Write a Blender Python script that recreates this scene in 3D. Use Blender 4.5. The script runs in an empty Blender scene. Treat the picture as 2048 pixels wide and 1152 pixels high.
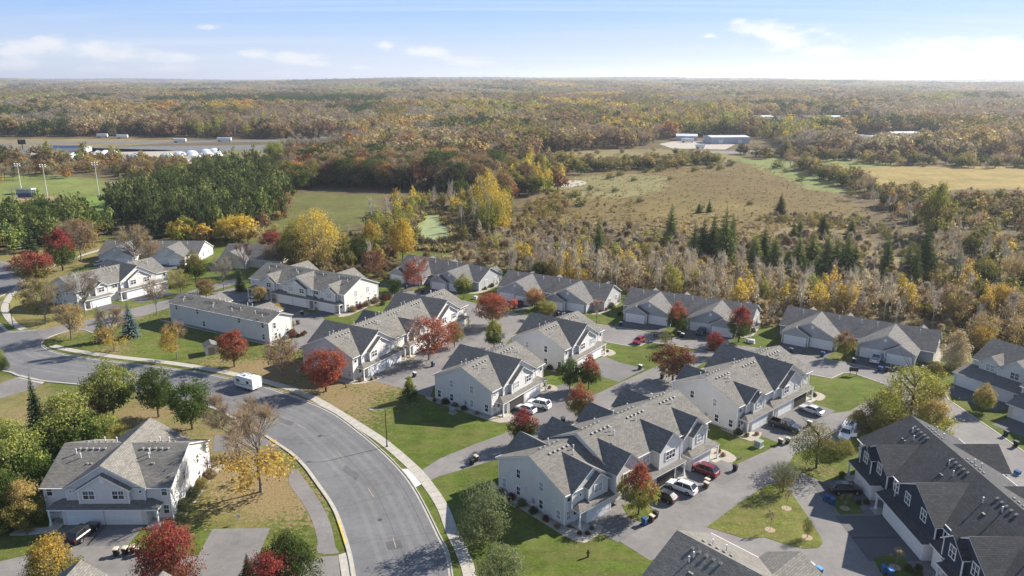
import bpy, math, random
import numpy as np
from mathutils import Vector, Matrix
from mathutils.geometry import tessellate_polygon
R = math.radians
SC = bpy.context.scene
COL = SC.collection

# ---------------------------------------------------------------- camera
CAM_H, FPX, HZN = 62.0, 1500.0, 155.0        # flying height (m), focal length and horizon row of the 2048 px survey photograph
PITCH = math.atan((576 - HZN) / FPX)
cd = bpy.data.cameras.new('camera')
cd.sensor_width = 36; cd.lens = 36 * FPX / 2048; cd.clip_start = 0.5; cd.clip_end = 60000
cam = bpy.data.objects.new('camera', cd); COL.objects.link(cam)
cam.location = (0, 0, CAM_H); cam.rotation_euler = (math.pi / 2 - PITCH, 0, 0)
SC.camera = cam

def g(px, py, z=0.0):
    """survey: a point of the photograph to its place on the ground (or at height z), in metres"""
    u = (px - 1024) / FPX; v = (py - 576) / FPX
    fw = math.cos(PITCH) - v * math.sin(PITCH); dn = math.sin(PITCH) + v * math.cos(PITCH)
    t = (CAM_H - z) / dn
    return (u * t, fw * t)

# ---------------------------------------------------------------- sun, sky, exposure
SUN_AZ, SUN_EL = R(29), R(32)                 # azimuth from +X towards +Y
sd = bpy.data.lights.new('sun', 'SUN'); sd.energy = 5.0; sd.angle = R(0.53); sd.color = (1.0, 0.93, 0.83)
sun = bpy.data.objects.new('sun', sd); COL.objects.link(sun); sun.location = (60, 40, 120)
sdir = Vector((math.cos(SUN_EL) * math.cos(SUN_AZ), math.cos(SUN_EL) * math.sin(SUN_AZ), math.sin(SUN_EL)))
sun.rotation_euler = sdir.to_track_quat('Z', 'Y').to_euler()
VS = SC.view_settings
VS.view_transform = 'Standard'; VS.look = 'None'; VS.gamma = 1.0; VS.use_curve_mapping = False; VS.exposure = 1.06
SC.cycles.use_denoising = True
SC.cycles.max_bounces = 5; SC.cycles.diffuse_bounces = 2; SC.cycles.glossy_bounces = 2
SC.cycles.transmission_bounces = 3; SC.cycles.volume_bounces = 0; SC.cycles.transparent_max_bounces = 6
SC.cycles.caustics_reflective = False; SC.cycles.caustics_refractive = False

def build_world():
    w = bpy.data.worlds.new('World'); SC.world = w; w.use_nodes = True
    nt = w.node_tree; N = nt.nodes; Lk = nt.links; N.clear()
    out = N.new('ShaderNodeOutputWorld'); bg = N.new('ShaderNodeBackground'); bg.inputs[1].default_value = 0.1
    Lk.new(bg.outputs[0], out.inputs[0])
    sky = N.new('ShaderNodeTexSky'); sky.sky_type = 'NISHITA'; sky.sun_disc = False
    sky.sun_elevation = SUN_EL; sky.sun_rotation = math.pi / 2 - SUN_AZ
    sky.altitude = 300; sky.air_density = 1.0; sky.dust_density = 0.12; sky.ozone_density = 2.0
    tc = N.new('ShaderNodeTexCoord')
    sx = N.new('ShaderNodeSeparateXYZ'); Lk.new(tc.outputs['Generated'], sx.inputs[0])
    # clear dry air: the blue starts low above the horizon, all round
    sv = N.new('ShaderNodeVectorMath'); sv.operation = 'MULTIPLY_ADD'; Lk.new(tc.outputs['Generated'], sv.inputs[0]); sv.inputs[1].default_value = (1, 1, 2.6); sv.inputs[2].default_value = (0, 0, .05)
    sn = N.new('ShaderNodeVectorMath'); sn.operation = 'NORMALIZE'; Lk.new(sv.outputs[0], sn.inputs[0]); Lk.new(sn.outputs[0], sky.inputs[0])
    def m(op, a, b=None, c=None):
        n = N.new('ShaderNodeMath'); n.operation = op
        for i, q in enumerate((a, b, c)):
            if q is None: continue
            if isinstance(q, (int, float)): n.inputs[i].default_value = q
            else: Lk.new(q, n.inputs[i])
        return n.outputs[0]
    az = m('ARCTAN2', sx.outputs[0], sx.outputs[1]); el = m('ARCSINE', sx.outputs[2])
    cb = N.new('ShaderNodeCombineXYZ'); Lk.new(az, cb.inputs[0]); Lk.new(m('MULTIPLY', el, 2.6), cb.inputs[1])
    def noise(vec, sc, det, rough=0.55, dist=0.0):
        n = N.new('ShaderNodeTexNoise'); Lk.new(vec, n.inputs['Vector'])
        n.inputs['Scale'].default_value = sc; n.inputs['Detail'].default_value = det
        n.inputs['Roughness'].default_value = rough; n.inputs['Distortion'].default_value = dist
        return n.outputs['Fac']
    nz = noise(cb.outputs[0], 26, 7, 0.6)
    nz2 = noise(cb.outputs[0], 8, 4, 0.5)
    # the cumulus banks along the horizon: azimuth and elevation of each heap, all round the sky
    heaps = []
    for (x, y, wd, ht) in [(62, 98, 62, 22), (180, 108, 60, 20), (260, 112, 70, 18), (335, 120, 55, 12), (28, 132, 44, 14),
                           (235, 145, 80, 11), (330, 142, 60, 13), (425, 55, 22, 10), (515, 108, 42, 10), (585, 118, 55, 17), (630, 128, 32, 9),
                           (775, 92, 22, 8), (850, 104, 55, 12), (950, 124, 52, 14), (1195, 146, 22, 8), (720, 136, 22, 5), (575, 148, 30, 7),
                           (1515, 64, 66, 22), (1590, 88, 74, 25), (1645, 100, 56, 17), (1420, 72, 20, 7), (1815, 92, 50, 16), (1880, 98, 55, 18),
                           (1990, 100, 52, 18), (2060, 104, 50, 18), (1880, 122, 70, 9), (1380, 148, 44, 7)]:
        u, v = (x - 1024) / FPX, (y - 576) / FPX
        fw = math.cos(PITCH) - v * math.sin(PITCH); dn = math.sin(PITCH) + v * math.cos(PITCH)
        heaps.append((math.atan2(u, fw), math.atan(-dn / math.hypot(u, fw)), 1.25 * wd / FPX, 1.25 * ht / FPX))
    rr = random.Random(5)
    for i in range(26):
        a = rr.uniform(0.75, 5.5); a = a if a < math.pi else a - 2 * math.pi
        heaps.append((a, rr.uniform(0.01, 0.08), rr.uniform(.02, .05), rr.uniform(.006, .016)))
    tot = None
    for (a, e, wd, ht) in heaps:
        dx = m('MULTIPLY', m('SUBTRACT', az, a), 1 / wd)
        dy0 = m('SUBTRACT', el, e)
        dy = m('MAXIMUM', m('MULTIPLY', dy0, 1 / ht), m('MULTIPLY', dy0, -1.7 / ht))
        d = m('SQRT', m('ADD', m('MULTIPLY', dx, dx), m('MULTIPLY', dy, dy)))
        v = m('SUBTRACT', 1.0, d)
        tot = v if tot is None else m('MAXIMUM', tot, v)
    val = m('ADD', m('ADD', m('MULTIPLY', tot, 0.85), m('MULTIPLY', m('SUBTRACT', nz, 0.5), 2.6)), m('MULTIPLY', m('SUBTRACT', nz2, 0.5), 1.0))
    mr = N.new('ShaderNodeMapRange'); mr.interpolation_type = 'SMOOTHSTEP'; Lk.new(val, mr.inputs[0])
    mr.inputs[1].default_value = 0.02; mr.inputs[2].default_value = 0.85; mr.inputs[3].default_value = 0; mr.inputs[4].default_value = 0.88
    gate = m('MULTIPLY', mr.outputs[0], m('GREATER_THAN', tot, -0.9))
    # thin high cloud, drawn out in streaks
    zc = m('MAXIMUM', sx.outputs[2], 0.02)
    pv = N.new('ShaderNodeCombineXYZ')
    Lk.new(m('DIVIDE', sx.outputs[0], m('ADD', zc, 0.05)), pv.inputs[0]); Lk.new(m('DIVIDE', sx.outputs[1], m('ADD', zc, 0.05)), pv.inputs[1])
    mp = N.new('ShaderNodeMapping'); mp.inputs['Rotation'].default_value = (0, 0, R(24)); mp.inputs['Scale'].default_value = (0.10, 0.62, 1)
    Lk.new(pv.outputs[0], mp.inputs[0])
    ci = noise(mp.outputs[0], 1.5, 6, 0.6, 0.6)
    mc = N.new('ShaderNodeMapRange'); mc.interpolation_type = 'SMOOTHSTEP'; Lk.new(ci, mc.inputs[0])
    mc.inputs[1].default_value = 0.46; mc.inputs[2].default_value = 0.80; mc.inputs[4].default_value = 0.42
    ve = N.new('ShaderNodeMapRange'); ve.interpolation_type = 'SMOOTHSTEP'; Lk.new(el, ve.inputs[0]); ve.inputs[1].default_value = -.01; ve.inputs[2].default_value = .14; ve.inputs[3].default_value = .98; ve.inputs[4].default_value = .78
    ve2 = N.new('ShaderNodeMapRange'); Lk.new(el, ve2.inputs[0]); ve2.inputs[1].default_value = .14; ve2.inputs[2].default_value = .5; ve2.inputs[3].default_value = 1.0; ve2.inputs[4].default_value = .0
    vf = m('MULTIPLY', ve.outputs[0], ve2.outputs[0])
    veil = N.new('ShaderNodeMix'); veil.data_type = 'RGBA'; Lk.new(vf, veil.inputs[0]); Lk.new(sky.outputs[0], veil.inputs[6]); 
    vc = N.new('ShaderNodeMix'); vc.data_type = 'RGBA'; vr = N.new('ShaderNodeMapRange'); vr.interpolation_type = 'SMOOTHSTEP'; Lk.new(el, vr.inputs[0]); vr.inputs[1].default_value = 0; vr.inputs[2].default_value = .11
    Lk.new(vr.outputs[0], vc.inputs[0]); vc.inputs[6].default_value = (3.3, 3.7, 4.4, 1); vc.inputs[7].default_value = (1.5, 2.72, 4.9, 1); Lk.new(vc.outputs[2], veil.inputs[7])      # thin autumn veil, whiter low down
    mix1 = N.new('ShaderNodeMix'); mix1.data_type = 'RGBA'; Lk.new(mc.outputs[0], mix1.inputs[0]); Lk.new(veil.outputs[2], mix1.inputs[6])
    mix1.inputs[7].default_value = (4.4, 4.6, 5.0, 1)
    mix2 = N.new('ShaderNodeMix'); mix2.data_type = 'RGBA'; Lk.new(gate, mix2.inputs[0]); Lk.new(mix1.outputs[2], mix2.inputs[6])
    mix2.inputs[7].default_value = (4.7, 4.75, 4.85, 1)
    Lk.new(mix2.outputs[2], bg.inputs[0])
build_world()

# ---------------------------------------------------------------- materials
MATS = {}
def _new(name):
    m = bpy.data.materials.new(name); m.use_nodes = True
    nt = m.node_tree; b = nt.nodes['Principled BSDF']
    MATS[name] = m
    return m, nt, b
def mat(name, col, rough=0.7, var=0.12, scale=1.5, bump=0.0, bscale=30, metal=0.0, spec=0.3, col2=None, detail=4, coat=0.0):
    m, nt, b = _new(name)
    N, Lk = nt.nodes, nt.links
    tc = N.new('ShaderNodeTexCoord')
    nz = N.new('ShaderNodeTexNoise'); nz.inputs['Scale'].default_value = scale; nz.inputs['Detail'].default_value = detail; nz.inputs['Roughness'].default_value = .6
    Lk.new(tc.outputs['Object'], nz.inputs['Vector'])
    mr = N.new('ShaderNodeMapRange'); Lk.new(nz.outputs['Fac'], mr.inputs[0]); mr.inputs[1].default_value = .3; mr.inputs[2].default_value = .7
    mx = N.new('ShaderNodeMix'); mx.data_type = 'RGBA'; Lk.new(mr.outputs[0], mx.inputs[0])
    c2 = col2 or tuple(c * (1 + var) for c in col); c1 = col if col2 else tuple(c * (1 - var) for c in col)
    mx.inputs[6].default_value = (*c1, 1); mx.inputs[7].default_value = (*c2, 1)
    Lk.new(mx.outputs[2], b.inputs['Base Color'])
    b.inputs['Roughness'].default_value = rough; b.inputs['Metallic'].default_value = metal; b.inputs['Specular IOR Level'].default_value = spec
    b.inputs['Coat Weight'].default_value = coat
    if bump:
        n2 = N.new('ShaderNodeTexNoise'); n2.inputs['Scale'].default_value = bscale; n2.inputs['Detail'].default_value = 3
        Lk.new(tc.outputs['Object'], n2.inputs['Vector'])
        bp = N.new('ShaderNodeBump'); bp.inputs['Strength'].default_value = bump; bp.inputs['Distance'].default_value = .05
        Lk.new(n2.outputs['Fac'], bp.inputs['Height']); Lk.new(bp.outputs[0], b.inputs['Normal'])
    return m

def shingle_mat(name, col, var=0.22):
    """asphalt shingles: courses across the slope, tabs along it, blotchy weathering"""
    m, nt, b = _new(name); N, Lk = nt.nodes, nt.links
    tc = N.new('ShaderNodeTexCoord'); uv = tc.outputs['UV']
    br = N.new('ShaderNodeTexBrick'); Lk.new(uv, br.inputs['Vector']); br.inputs['Scale'].default_value = 1.0
    br.inputs['Brick Width'].default_value = .62; br.inputs['Row Height'].default_value = .27; br.inputs['Mortar Size'].default_value = .022
    br.inputs['Color1'].default_value = (.80, .80, .80, 1); br.inputs['Color2'].default_value = (1.16, 1.16, 1.16, 1); br.inputs['Mortar'].default_value = (.55, .55, .55, 1)
    n1 = N.new('ShaderNodeTexNoise'); n1.inputs['Scale'].default_value = .35; n1.inputs['Detail'].default_value = 5; Lk.new(tc.outputs['Object'], n1.inputs['Vector'])
    n2 = N.new('ShaderNodeTexNoise'); n2.inputs['Scale'].default_value = 6; n2.inputs['Detail'].default_value = 3; Lk.new(tc.outputs['Object'], n2.inputs['Vector'])
    def mrg(s, lo, hi):
        r = N.new('ShaderNodeMapRange'); Lk.new(s, r.inputs[0]); r.inputs[1].default_value = .3; r.inputs[2].default_value = .7; r.inputs[3].default_value = lo; r.inputs[4].default_value = hi; return r.outputs[0]
    mu = N.new('ShaderNodeMath'); mu.operation = 'MULTIPLY'; Lk.new(mrg(n1.outputs['Fac'], 1 - var * .6, 1 + var * .6), mu.inputs[0]); Lk.new(mrg(n2.outputs['Fac'], 1 - var, 1 + var), mu.inputs[1])
    v1 = N.new('ShaderNodeVectorMath'); v1.operation = 'SCALE'; Lk.new(br.outputs['Color'], v1.inputs[0]); Lk.new(mu.outputs[0], v1.inputs['Scale'])
    v2 = N.new('ShaderNodeVectorMath'); v2.operation = 'MULTIPLY'; Lk.new(v1.outputs[0], v2.inputs[0]); v2.inputs[1].default_value = col
    Lk.new(v2.outputs[0], b.inputs['Base Color']); b.inputs['Roughness'].default_value = .9; b.inputs['Specular IOR Level'].default_value = .2
    bp = N.new('ShaderNodeBump'); bp.inputs['Strength'].default_value = .5; bp.inputs['Distance'].default_value = .03; Lk.new(br.outputs['Fac'], bp.inputs['Height']); bp.invert = True
    Lk.new(bp.outputs[0], b.inputs['Normal'])
    return m

def siding_mat(name, col):
    m, nt, b = _new(name); N, Lk = nt.nodes, nt.links
    tc = N.new('ShaderNodeTexCoord'); sp = N.new('ShaderNodeSeparateXYZ'); Lk.new(tc.outputs['Object'], sp.inputs[0])
    mm = N.new('ShaderNodeMath'); mm.operation = 'MODULO'; mm.inputs[1].default_value = .11; Lk.new(sp.outputs[2], mm.inputs[0])
    n1 = N.new('ShaderNodeTexNoise'); n1.inputs['Scale'].default_value = .8; n1.inputs['Detail'].default_value = 5; Lk.new(tc.outputs['Object'], n1.inputs['Vector'])
    mr = N.new('ShaderNodeMapRange'); Lk.new(n1.outputs['Fac'], mr.inputs[0]); mr.inputs[3].default_value = .9; mr.inputs[4].default_value = 1.08
    ms = N.new('ShaderNodeMapRange'); Lk.new(mm.outputs[0], ms.inputs[0]); ms.inputs[1].default_value = 0; ms.inputs[2].default_value = .02; ms.inputs[3].default_value = .8; ms.inputs[4].default_value = 1.0
    mu = N.new('ShaderNodeMath'); mu.operation = 'MULTIPLY'; Lk.new(mr.outputs[0], mu.inputs[0]); Lk.new(ms.outputs[0], mu.inputs[1])
    v = N.new('ShaderNodeVectorMath'); v.operation = 'SCALE'; v.inputs[0].default_value = col; Lk.new(mu.outputs[0], v.inputs['Scale'])
    Lk.new(v.outputs[0], b.inputs['Base Color']); b.inputs['Roughness'].default_value = .6; b.inputs['Specular IOR Level'].default_value = .25
    bp = N.new('ShaderNodeBump'); bp.inputs['Strength'].default_value = .25; bp.inputs['Distance'].default_value = .02; Lk.new(mm.outputs[0], bp.inputs['Height']); Lk.new(bp.outputs[0], b.inputs['Normal'])
    return m

def asphalt_mat(name, col, var=.14, patch=.5):
    m, nt, b = _new(name); N, Lk = nt.nodes, nt.links
    tc = N.new('ShaderNodeTexCoord')
    def nz(s, d, lo, hi):
        n = N.new('ShaderNodeTexNoise'); n.inputs['Scale'].default_value = s; n.inputs['Detail'].default_value = d; n.inputs['Roughness'].default_value = .65; Lk.new(tc.outputs['Object'], n.inputs['Vector'])
        r = N.new('ShaderNodeMapRange'); Lk.new(n.outputs['Fac'], r.inputs[0]); r.inputs[1].default_value = .3; r.inputs[2].default_value = .7; r.inputs[3].default_value = lo; r.inputs[4].default_value = hi
        return r.outputs[0]
    a = nz(.12, 5, 1 - var, 1 + var); c = nz(9, 3, .86, 1.14); e = nz(.9, 6, 1 - var * .6, 1 + var * .6)
    vo = N.new('ShaderNodeTexVoronoi'); vo.feature = 'DISTANCE_TO_EDGE'; vo.inputs['Scale'].default_value = .16
    dn = N.new('ShaderNodeTexNoise'); dn.inputs['Scale'].default_value = 1.2; dn.inputs['Detail'].default_value = 4; Lk.new(tc.outputs['Object'], dn.inputs['Vector'])
    ad = N.new('ShaderNodeVectorMath'); ad.operation = 'ADD'; sc = N.new('ShaderNodeVectorMath'); sc.operation = 'SCALE'; sc.inputs['Scale'].default_value = 1.6
    Lk.new(dn.outputs['Color'], sc.inputs[0]); Lk.new(tc.outputs['Object'], ad.inputs[0]); Lk.new(sc.outputs[0], ad.inputs[1]); Lk.new(ad.outputs[0], vo.inputs['Vector'])
    cr = N.new('ShaderNodeMapRange'); Lk.new(vo.outputs['Distance'], cr.inputs[0]); cr.inputs[1].default_value = 0; cr.inputs[2].default_value = .012; cr.inputs[3].default_value = patch; cr.inputs[4].default_value = 1
    def mul(x, y):
        q = N.new('ShaderNodeMath'); q.operation = 'MULTIPLY'; Lk.new(x, q.inputs[0]); Lk.new(y, q.inputs[1]); return q.outputs[0]
    f = mul(mul(a, c), mul(e, cr.outputs[0]))
    v = N.new('ShaderNodeVectorMath'); v.operation = 'SCALE'; v.inputs[0].default_value = col; Lk.new(f, v.inputs['Scale'])
    Lk.new(v.outputs[0], b.inputs['Base Color']); b.inputs['Roughness'].default_value = .85; b.inputs['Specular IOR Level'].default_value = .25
    return m

def ground_mat(name):
    """turf, leaf litter and field colours: the colour of each plot comes from the mesh, the blades, tufts and litter from noise"""
    m, nt, b = _new(name); N, Lk = nt.nodes, nt.links
    tc = N.new('ShaderNodeTexCoord')
    at = N.new('ShaderNodeAttribute'); at.attribute_name = 'plot'
    li = N.new('ShaderNodeAttribute'); li.attribute_name = 'litter'
    def nz(s, d, lo, hi, a=.3, c=.7):
        n = N.new('ShaderNodeTexNoise'); n.inputs['Scale'].default_value = s; n.inputs['Detail'].default_value = d; n.inputs['Roughness'].default_value = .65; Lk.new(tc.outputs['Object'], n.inputs['Vector'])
        r = N.new('ShaderNodeMapRange'); Lk.new(n.outputs['Fac'], r.inputs[0]); r.inputs[1].default_value = a; r.inputs[2].default_value = c; r.inputs[3].default_value = lo; r.inputs[4].default_value = hi
        return r.outputs[0]
    def mul(x, y):
        q = N.new('ShaderNodeMath'); q.operation = 'MULTIPLY'; Lk.new(x, q.inputs[0]); Lk.new(y, q.inputs[1]); return q.outputs[0]
    f = mul(mul(nz(.05, 5, .74, 1.24), nz(2.2, 4, .7, 1.3)), nz(.45, 5, .78, 1.22))
    mp = N.new('ShaderNodeMapping'); mp.inputs['Scale'].default_value = (.25, 1.5, 1); mp.inputs['Rotation'].default_value = (0, 0, .5); Lk.new(tc.outputs['Object'], mp.inputs[0])
    sn = N.new('ShaderNodeTexNoise'); sn.inputs['Scale'].default_value = .55; sn.inputs['Detail'].default_value = 4; Lk.new(mp.outputs[0], sn.inputs['Vector'])
    sr = N.new('ShaderNodeMapRange'); Lk.new(sn.outputs['Fac'], sr.inputs[0]); sr.inputs[1].default_value = .3; sr.inputs[2].default_value = .7; sr.inputs[3].default_value = .84; sr.inputs[4].default_value = 1.16
    f = mul(f, sr.outputs[0])
    v = N.new('ShaderNodeVectorMath'); v.operation = 'SCALE'; Lk.new(at.outputs['Color'], v.inputs[0]); Lk.new(f, v.inputs['Scale'])
    dry = N.new('ShaderNodeMix'); dry.data_type = 'RGBA'; Lk.new(nz(.22, 7, 0, .75, .44, .74), dry.inputs[0]); Lk.new(v.outputs[0], dry.inputs[6]); dry.inputs[7].default_value = (.165, .14, .055, 1)
    q = N.new('ShaderNodeMath'); q.operation = 'ADD'; Lk.new(li.outputs['Fac'], q.inputs[0]); Lk.new(nz(1.3, 6, -.75, .6), q.inputs[1])
    r2 = N.new('ShaderNodeMapRange'); Lk.new(q.outputs[0], r2.inputs[0]); r2.inputs[1].default_value = .32; r2.inputs[2].default_value = .62
    lc = N.new('ShaderNodeMix'); lc.data_type = 'RGBA'; Lk.new(nz(3, 3, 0, 1), lc.inputs[0]); lc.inputs[6].default_value = (.15, .105, .045, 1); lc.inputs[7].default_value = (.30, .23, .125, 1)
    mx = N.new('ShaderNodeMix'); mx.data_type = 'RGBA'; Lk.new(r2.outputs[0], mx.inputs[0]); Lk.new(dry.outputs[2], mx.inputs[6]); Lk.new(lc.outputs[2], mx.inputs[7])
    Lk.new(mx.outputs[2], b.inputs['Base Color']); b.inputs['Roughness'].default_value = .95; b.inputs['Specular IOR Level'].default_value = .1
    bn = N.new('ShaderNodeTexNoise'); bn.inputs['Scale'].default_value = 5; bn.inputs['Detail'].default_value = 4; Lk.new(tc.outputs['Object'], bn.inputs['Vector'])
    bp = N.new('ShaderNodeBump'); bp.inputs['Strength'].default_value = .45; bp.inputs['Distance'].default_value = .15; Lk.new(bn.outputs['Fac'], bp.inputs['Height']); Lk.new(bp.outputs[0], b.inputs['Normal'])
    return m

def foliage_mat(name, trans=.3, vary=.45):
    """leaves: the species' two leaf colours (upper and lower crown) come from the tree; every leaf differs a little"""
    m, nt, b = _new(name); N, Lk = nt.nodes, nt.links; N.remove(b)
    out = N['Material Output']
    t1 = N.new('ShaderNodeAttribute'); t1.attribute_type = 'INSTANCER'; t1.attribute_name = 'tint'
    t2 = N.new('ShaderNodeAttribute'); t2.attribute_type = 'INSTANCER'; t2.attribute_name = 'tint_low'
    tc = N.new('ShaderNodeTexCoord'); sp = N.new('ShaderNodeSeparateXYZ'); Lk.new(tc.outputs['Object'], sp.inputs[0])
    ge = N.new('ShaderNodeNewGeometry')
    nz = N.new('ShaderNodeTexNoise'); nz.inputs['Scale'].default_value = 5; nz.inputs['Detail'].default_value = 2; Lk.new(tc.outputs['Object'], nz.inputs['Vector'])
    def m2(op, a, c):
        q = N.new('ShaderNodeMath'); q.operation = op
        for i, s in enumerate((a, c)):
            if isinstance(s, (int, float)): q.inputs[i].default_value = s
            else: Lk.new(s, q.inputs[i])
        return q.outputs[0]
    h = m2('ADD', sp.outputs[2], m2('MULTIPLY', m2('SUBTRACT', nz.outputs['Fac'], .5), .9))
    h = m2('ADD', h, m2('MULTIPLY', m2('SUBTRACT', ge.outputs['Random Per Island'], .5), .16))
    mr = N.new('ShaderNodeMapRange'); Lk.new(h, mr.inputs[0]); mr.inputs[1].default_value = .52; mr.inputs[2].default_value = .68
    mx = N.new('ShaderNodeMix'); mx.data_type = 'RGBA'; Lk.new(mr.outputs[0], mx.inputs[0]); Lk.new(t2.outputs['Color'], mx.inputs[6]); Lk.new(t1.outputs['Color'], mx.inputs[7])
    wn = N.new('ShaderNodeTexWhiteNoise'); wn.noise_dimensions = '1D'; Lk.new(ge.outputs['Random Per Island'], wn.inputs['W'])
    sc = N.new('ShaderNodeMapRange'); Lk.new(wn.outputs['Value'], sc.inputs[0]); sc.inputs[3].default_value = 1 - vary; sc.inputs[4].default_value = 1 + vary
    v = N.new('ShaderNodeVectorMath'); v.operation = 'SCALE'; Lk.new(mx.outputs[2], v.inputs[0]); Lk.new(sc.outputs[0], v.inputs['Scale'])
    hn = N.new('ShaderNodeTexNoise'); hn.inputs['Scale'].default_value = 7; hn.inputs['Detail'].default_value = 3; Lk.new(tc.outputs['Object'], hn.inputs['Vector'])
    hm = N.new('ShaderNodeMapRange'); Lk.new(hn.outputs['Fac'], hm.inputs[0]); hm.inputs[1].default_value = .35; hm.inputs[2].default_value = .7
    hv = N.new('ShaderNodeVectorMath'); hv.operation = 'MULTIPLY'; Lk.new(v.outputs[0], hv.inputs[0]); hv.inputs[1].default_value = (1.18, 1.2, 1.1)
    hx = N.new('ShaderNodeMix'); hx.data_type = 'RGBA'; Lk.new(hm.outputs[0], hx.inputs[0]); Lk.new(v.outputs[0], hx.inputs[6]); Lk.new(hv.outputs[0], hx.inputs[7])
    v = hx
    df = N.new('ShaderNodeBsdfDiffuse'); Lk.new(v.outputs[2], df.inputs[0]); tr = N.new('ShaderNodeBsdfTranslucent'); Lk.new(v.outputs[2], tr.inputs[0])
    ms = N.new('ShaderNodeMixShader'); ms.inputs[0].default_value = trans; Lk.new(df.outputs[0], ms.inputs[1]); Lk.new(tr.outputs[0], ms.inputs[2]); Lk.new(ms.outputs[0], out.inputs[0])
    return m
def bark_mat(name):
    m, nt, b = _new(name); N, Lk = nt.nodes, nt.links
    t1 = N.new('ShaderNodeAttribute'); t1.attribute_type = 'INSTANCER'; t1.attribute_name = 'bark'
    tc = N.new('ShaderNodeTexCoord'); nz = N.new('ShaderNodeTexNoise'); nz.inputs['Scale'].default_value = 30; Lk.new(tc.outputs['Object'], nz.inputs['Vector'])
    mr = N.new('ShaderNodeMapRange'); Lk.new(nz.outputs['Fac'], mr.inputs[0]); mr.inputs[3].default_value = .6; mr.inputs[4].default_value = 1.4
    v = N.new('ShaderNodeVectorMath'); v.operation = 'SCALE'; Lk.new(t1.outputs['Color'], v.inputs[0]); Lk.new(mr.outputs[0], v.inputs['Scale'])
    Lk.new(v.outputs[0], b.inputs['Base Color']); b.inputs['Roughness'].default_value = .9; b.inputs['Specular IOR Level'].default_value = .15
    return m

mat('concrete', (.40, .37, .32), .85, .14, 1.2, .15, 20)
mat('concrete_new', (.56, .55, .52), .8, .08, 1.5, .1, 20)
mat('foundation', (.34, .33, .31), .85, .1, 2)
asphalt_mat('road', (.150, .150, .152), .16, .86)
asphalt_mat('road_worn', (.172, .170, .168), .16, .9)
asphalt_mat('road_dark', (.112, .112, .114), .2, .9)
asphalt_mat('alley', (.195, .182, .172), .18, .86)
asphalt_mat('driveway', (.165, .156, .15), .12, .8)
asphalt_mat('driveway_dark', (.115, .112, .112), .12, .85)
mat('crack', (.085, .085, .085), .9, .3, 2)
mat('manhole', (.07, .065, .06), .6, .3, 4)
mat('blind', (.36, .355, .34), .35, .1, 2, spec=.6)
mat('paint_yellow', (.33, .27, .16), .8, .35, 3)
mat('paint_curb', (.62, .42, .06), .7, .15, 3)
mat('rock_mulch', (.36, .32, .26), .95, .4, 5, .6, 14)
mat('rock_grey', (.22, .21, .20), .95, .45, 5, .6, 14)
shingle_mat('shingle', (.192, .180, .158), .15)
shingle_mat('shingle_dark', (.070, .070, .072), .18)
shingle_mat('shingle_ranch', (.165, .157, .147), .15)
siding_mat('siding', (.66, .635, .61))
siding_mat('siding_grey', (.42, .42, .43))
siding_mat('siding_white', (.80, .80, .80))
siding_mat('siding_navy', (.028, .042, .07))
siding_mat('siding_beige', (.60, .53, .42))
mat('trim_white', (.80, .80, .79), .5, .05, 3)
mat('door_white', (.78, .78, .78), .45, .05, 2, .0)
mat('door_dark', (.10, .09, .085), .5, .1, 2)
mat('stone_veneer', (.24, .23, .22), .85, .5, 6, .5, 10)
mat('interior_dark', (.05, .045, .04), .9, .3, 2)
mat('vent_tan', (.30, .285, .26), .6, .15, 8)
mat('vent_dark', (.10, .10, .10), .6, .15, 8)
mat('pipe_white', (.72, .72, .70), .5, .08, 8)
mat('glass', (.035, .042, .05), .06, .25, .7, spec=.8)
mat('car_glass', (.018, .022, .026), .04, .2, 1, spec=.9)
mat('tyre', (.02, .02, .02), .85, .2, 6)
mat('rim', (.45, .45, .46), .3, .1, 6, metal=.8)
mat('plastic_black', (.022, .022, .023), .5, .2, 6)
mat('plastic_brown', (.06, .04, .03), .5, .2, 6)
mat('lid_tan', (.52, .45, .35), .55, .1, 5)
mat('plastic_blue', (.022, .085, .23), .45, .12, 5)
mat('plastic_navy', (.03, .05, .12), .45, .12, 5)
mat('lid_blue', (.10, .30, .62), .45, .1, 5)
mat('lid_pale', (.55, .56, .60), .45, .1, 5)
mat('metal_dark', (.03, .028, .026), .5, .2, 5)
mat('metal_grey', (.40, .41, .42), .45, .12, 5, metal=.4)
mat('box_green', (.24, .29, .26), .55, .12, 4)
mat('lamp_head', (.62, .62, .62), .4, .1, 5)
mat('tail_red', (.35, .02, .015), .2, .1, 5)
mat('lens', (.75, .75, .75), .15, .05, 5)
for nm, c in dict(white=(.80, .80, .80), black=(.012, .013, .015), red=(.24, .012, .018), maroon=(.17, .012, .018), silver=(.62, .63, .64), darkblue=(.02, .026, .035), charcoal=(.04, .046, .05)).items():
    mat('paint_' + nm, c, .28, .04, 1, spec=.5, coat=.6)
mat('graphic_grey', (.18, .2, .25), .4, .1, 3)
mat('red_load', (.30, .05, .04), .6, .2, 3)
mat('wood_tan', (.33, .25, .17), .8, .15, 3)
mat('water_duckweed', (.20, .235, .075), .4, .1, .25, col2=(.33, .36, .15))
mat('poly_white', (.74, .77, .80), .4, .08, .2)
mat('steel_wall', (.46, .50, .55), .5, .08, .3)
mat('steel_roof', (.60, .62, .64), .45, .08, .3)
mat('trailer_white', (.78, .78, .78), .5, .05, .5)
mat('gravel_lot', (.38, .34, .28), .9, .12, .2)
mat('dirt_infield', (.34, .22, .14), .9, .12, .4)
ground_mat('turf')
foliage_mat('leaves', .46); foliage_mat('needles', .28, .4); bark_mat('bark')

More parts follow.
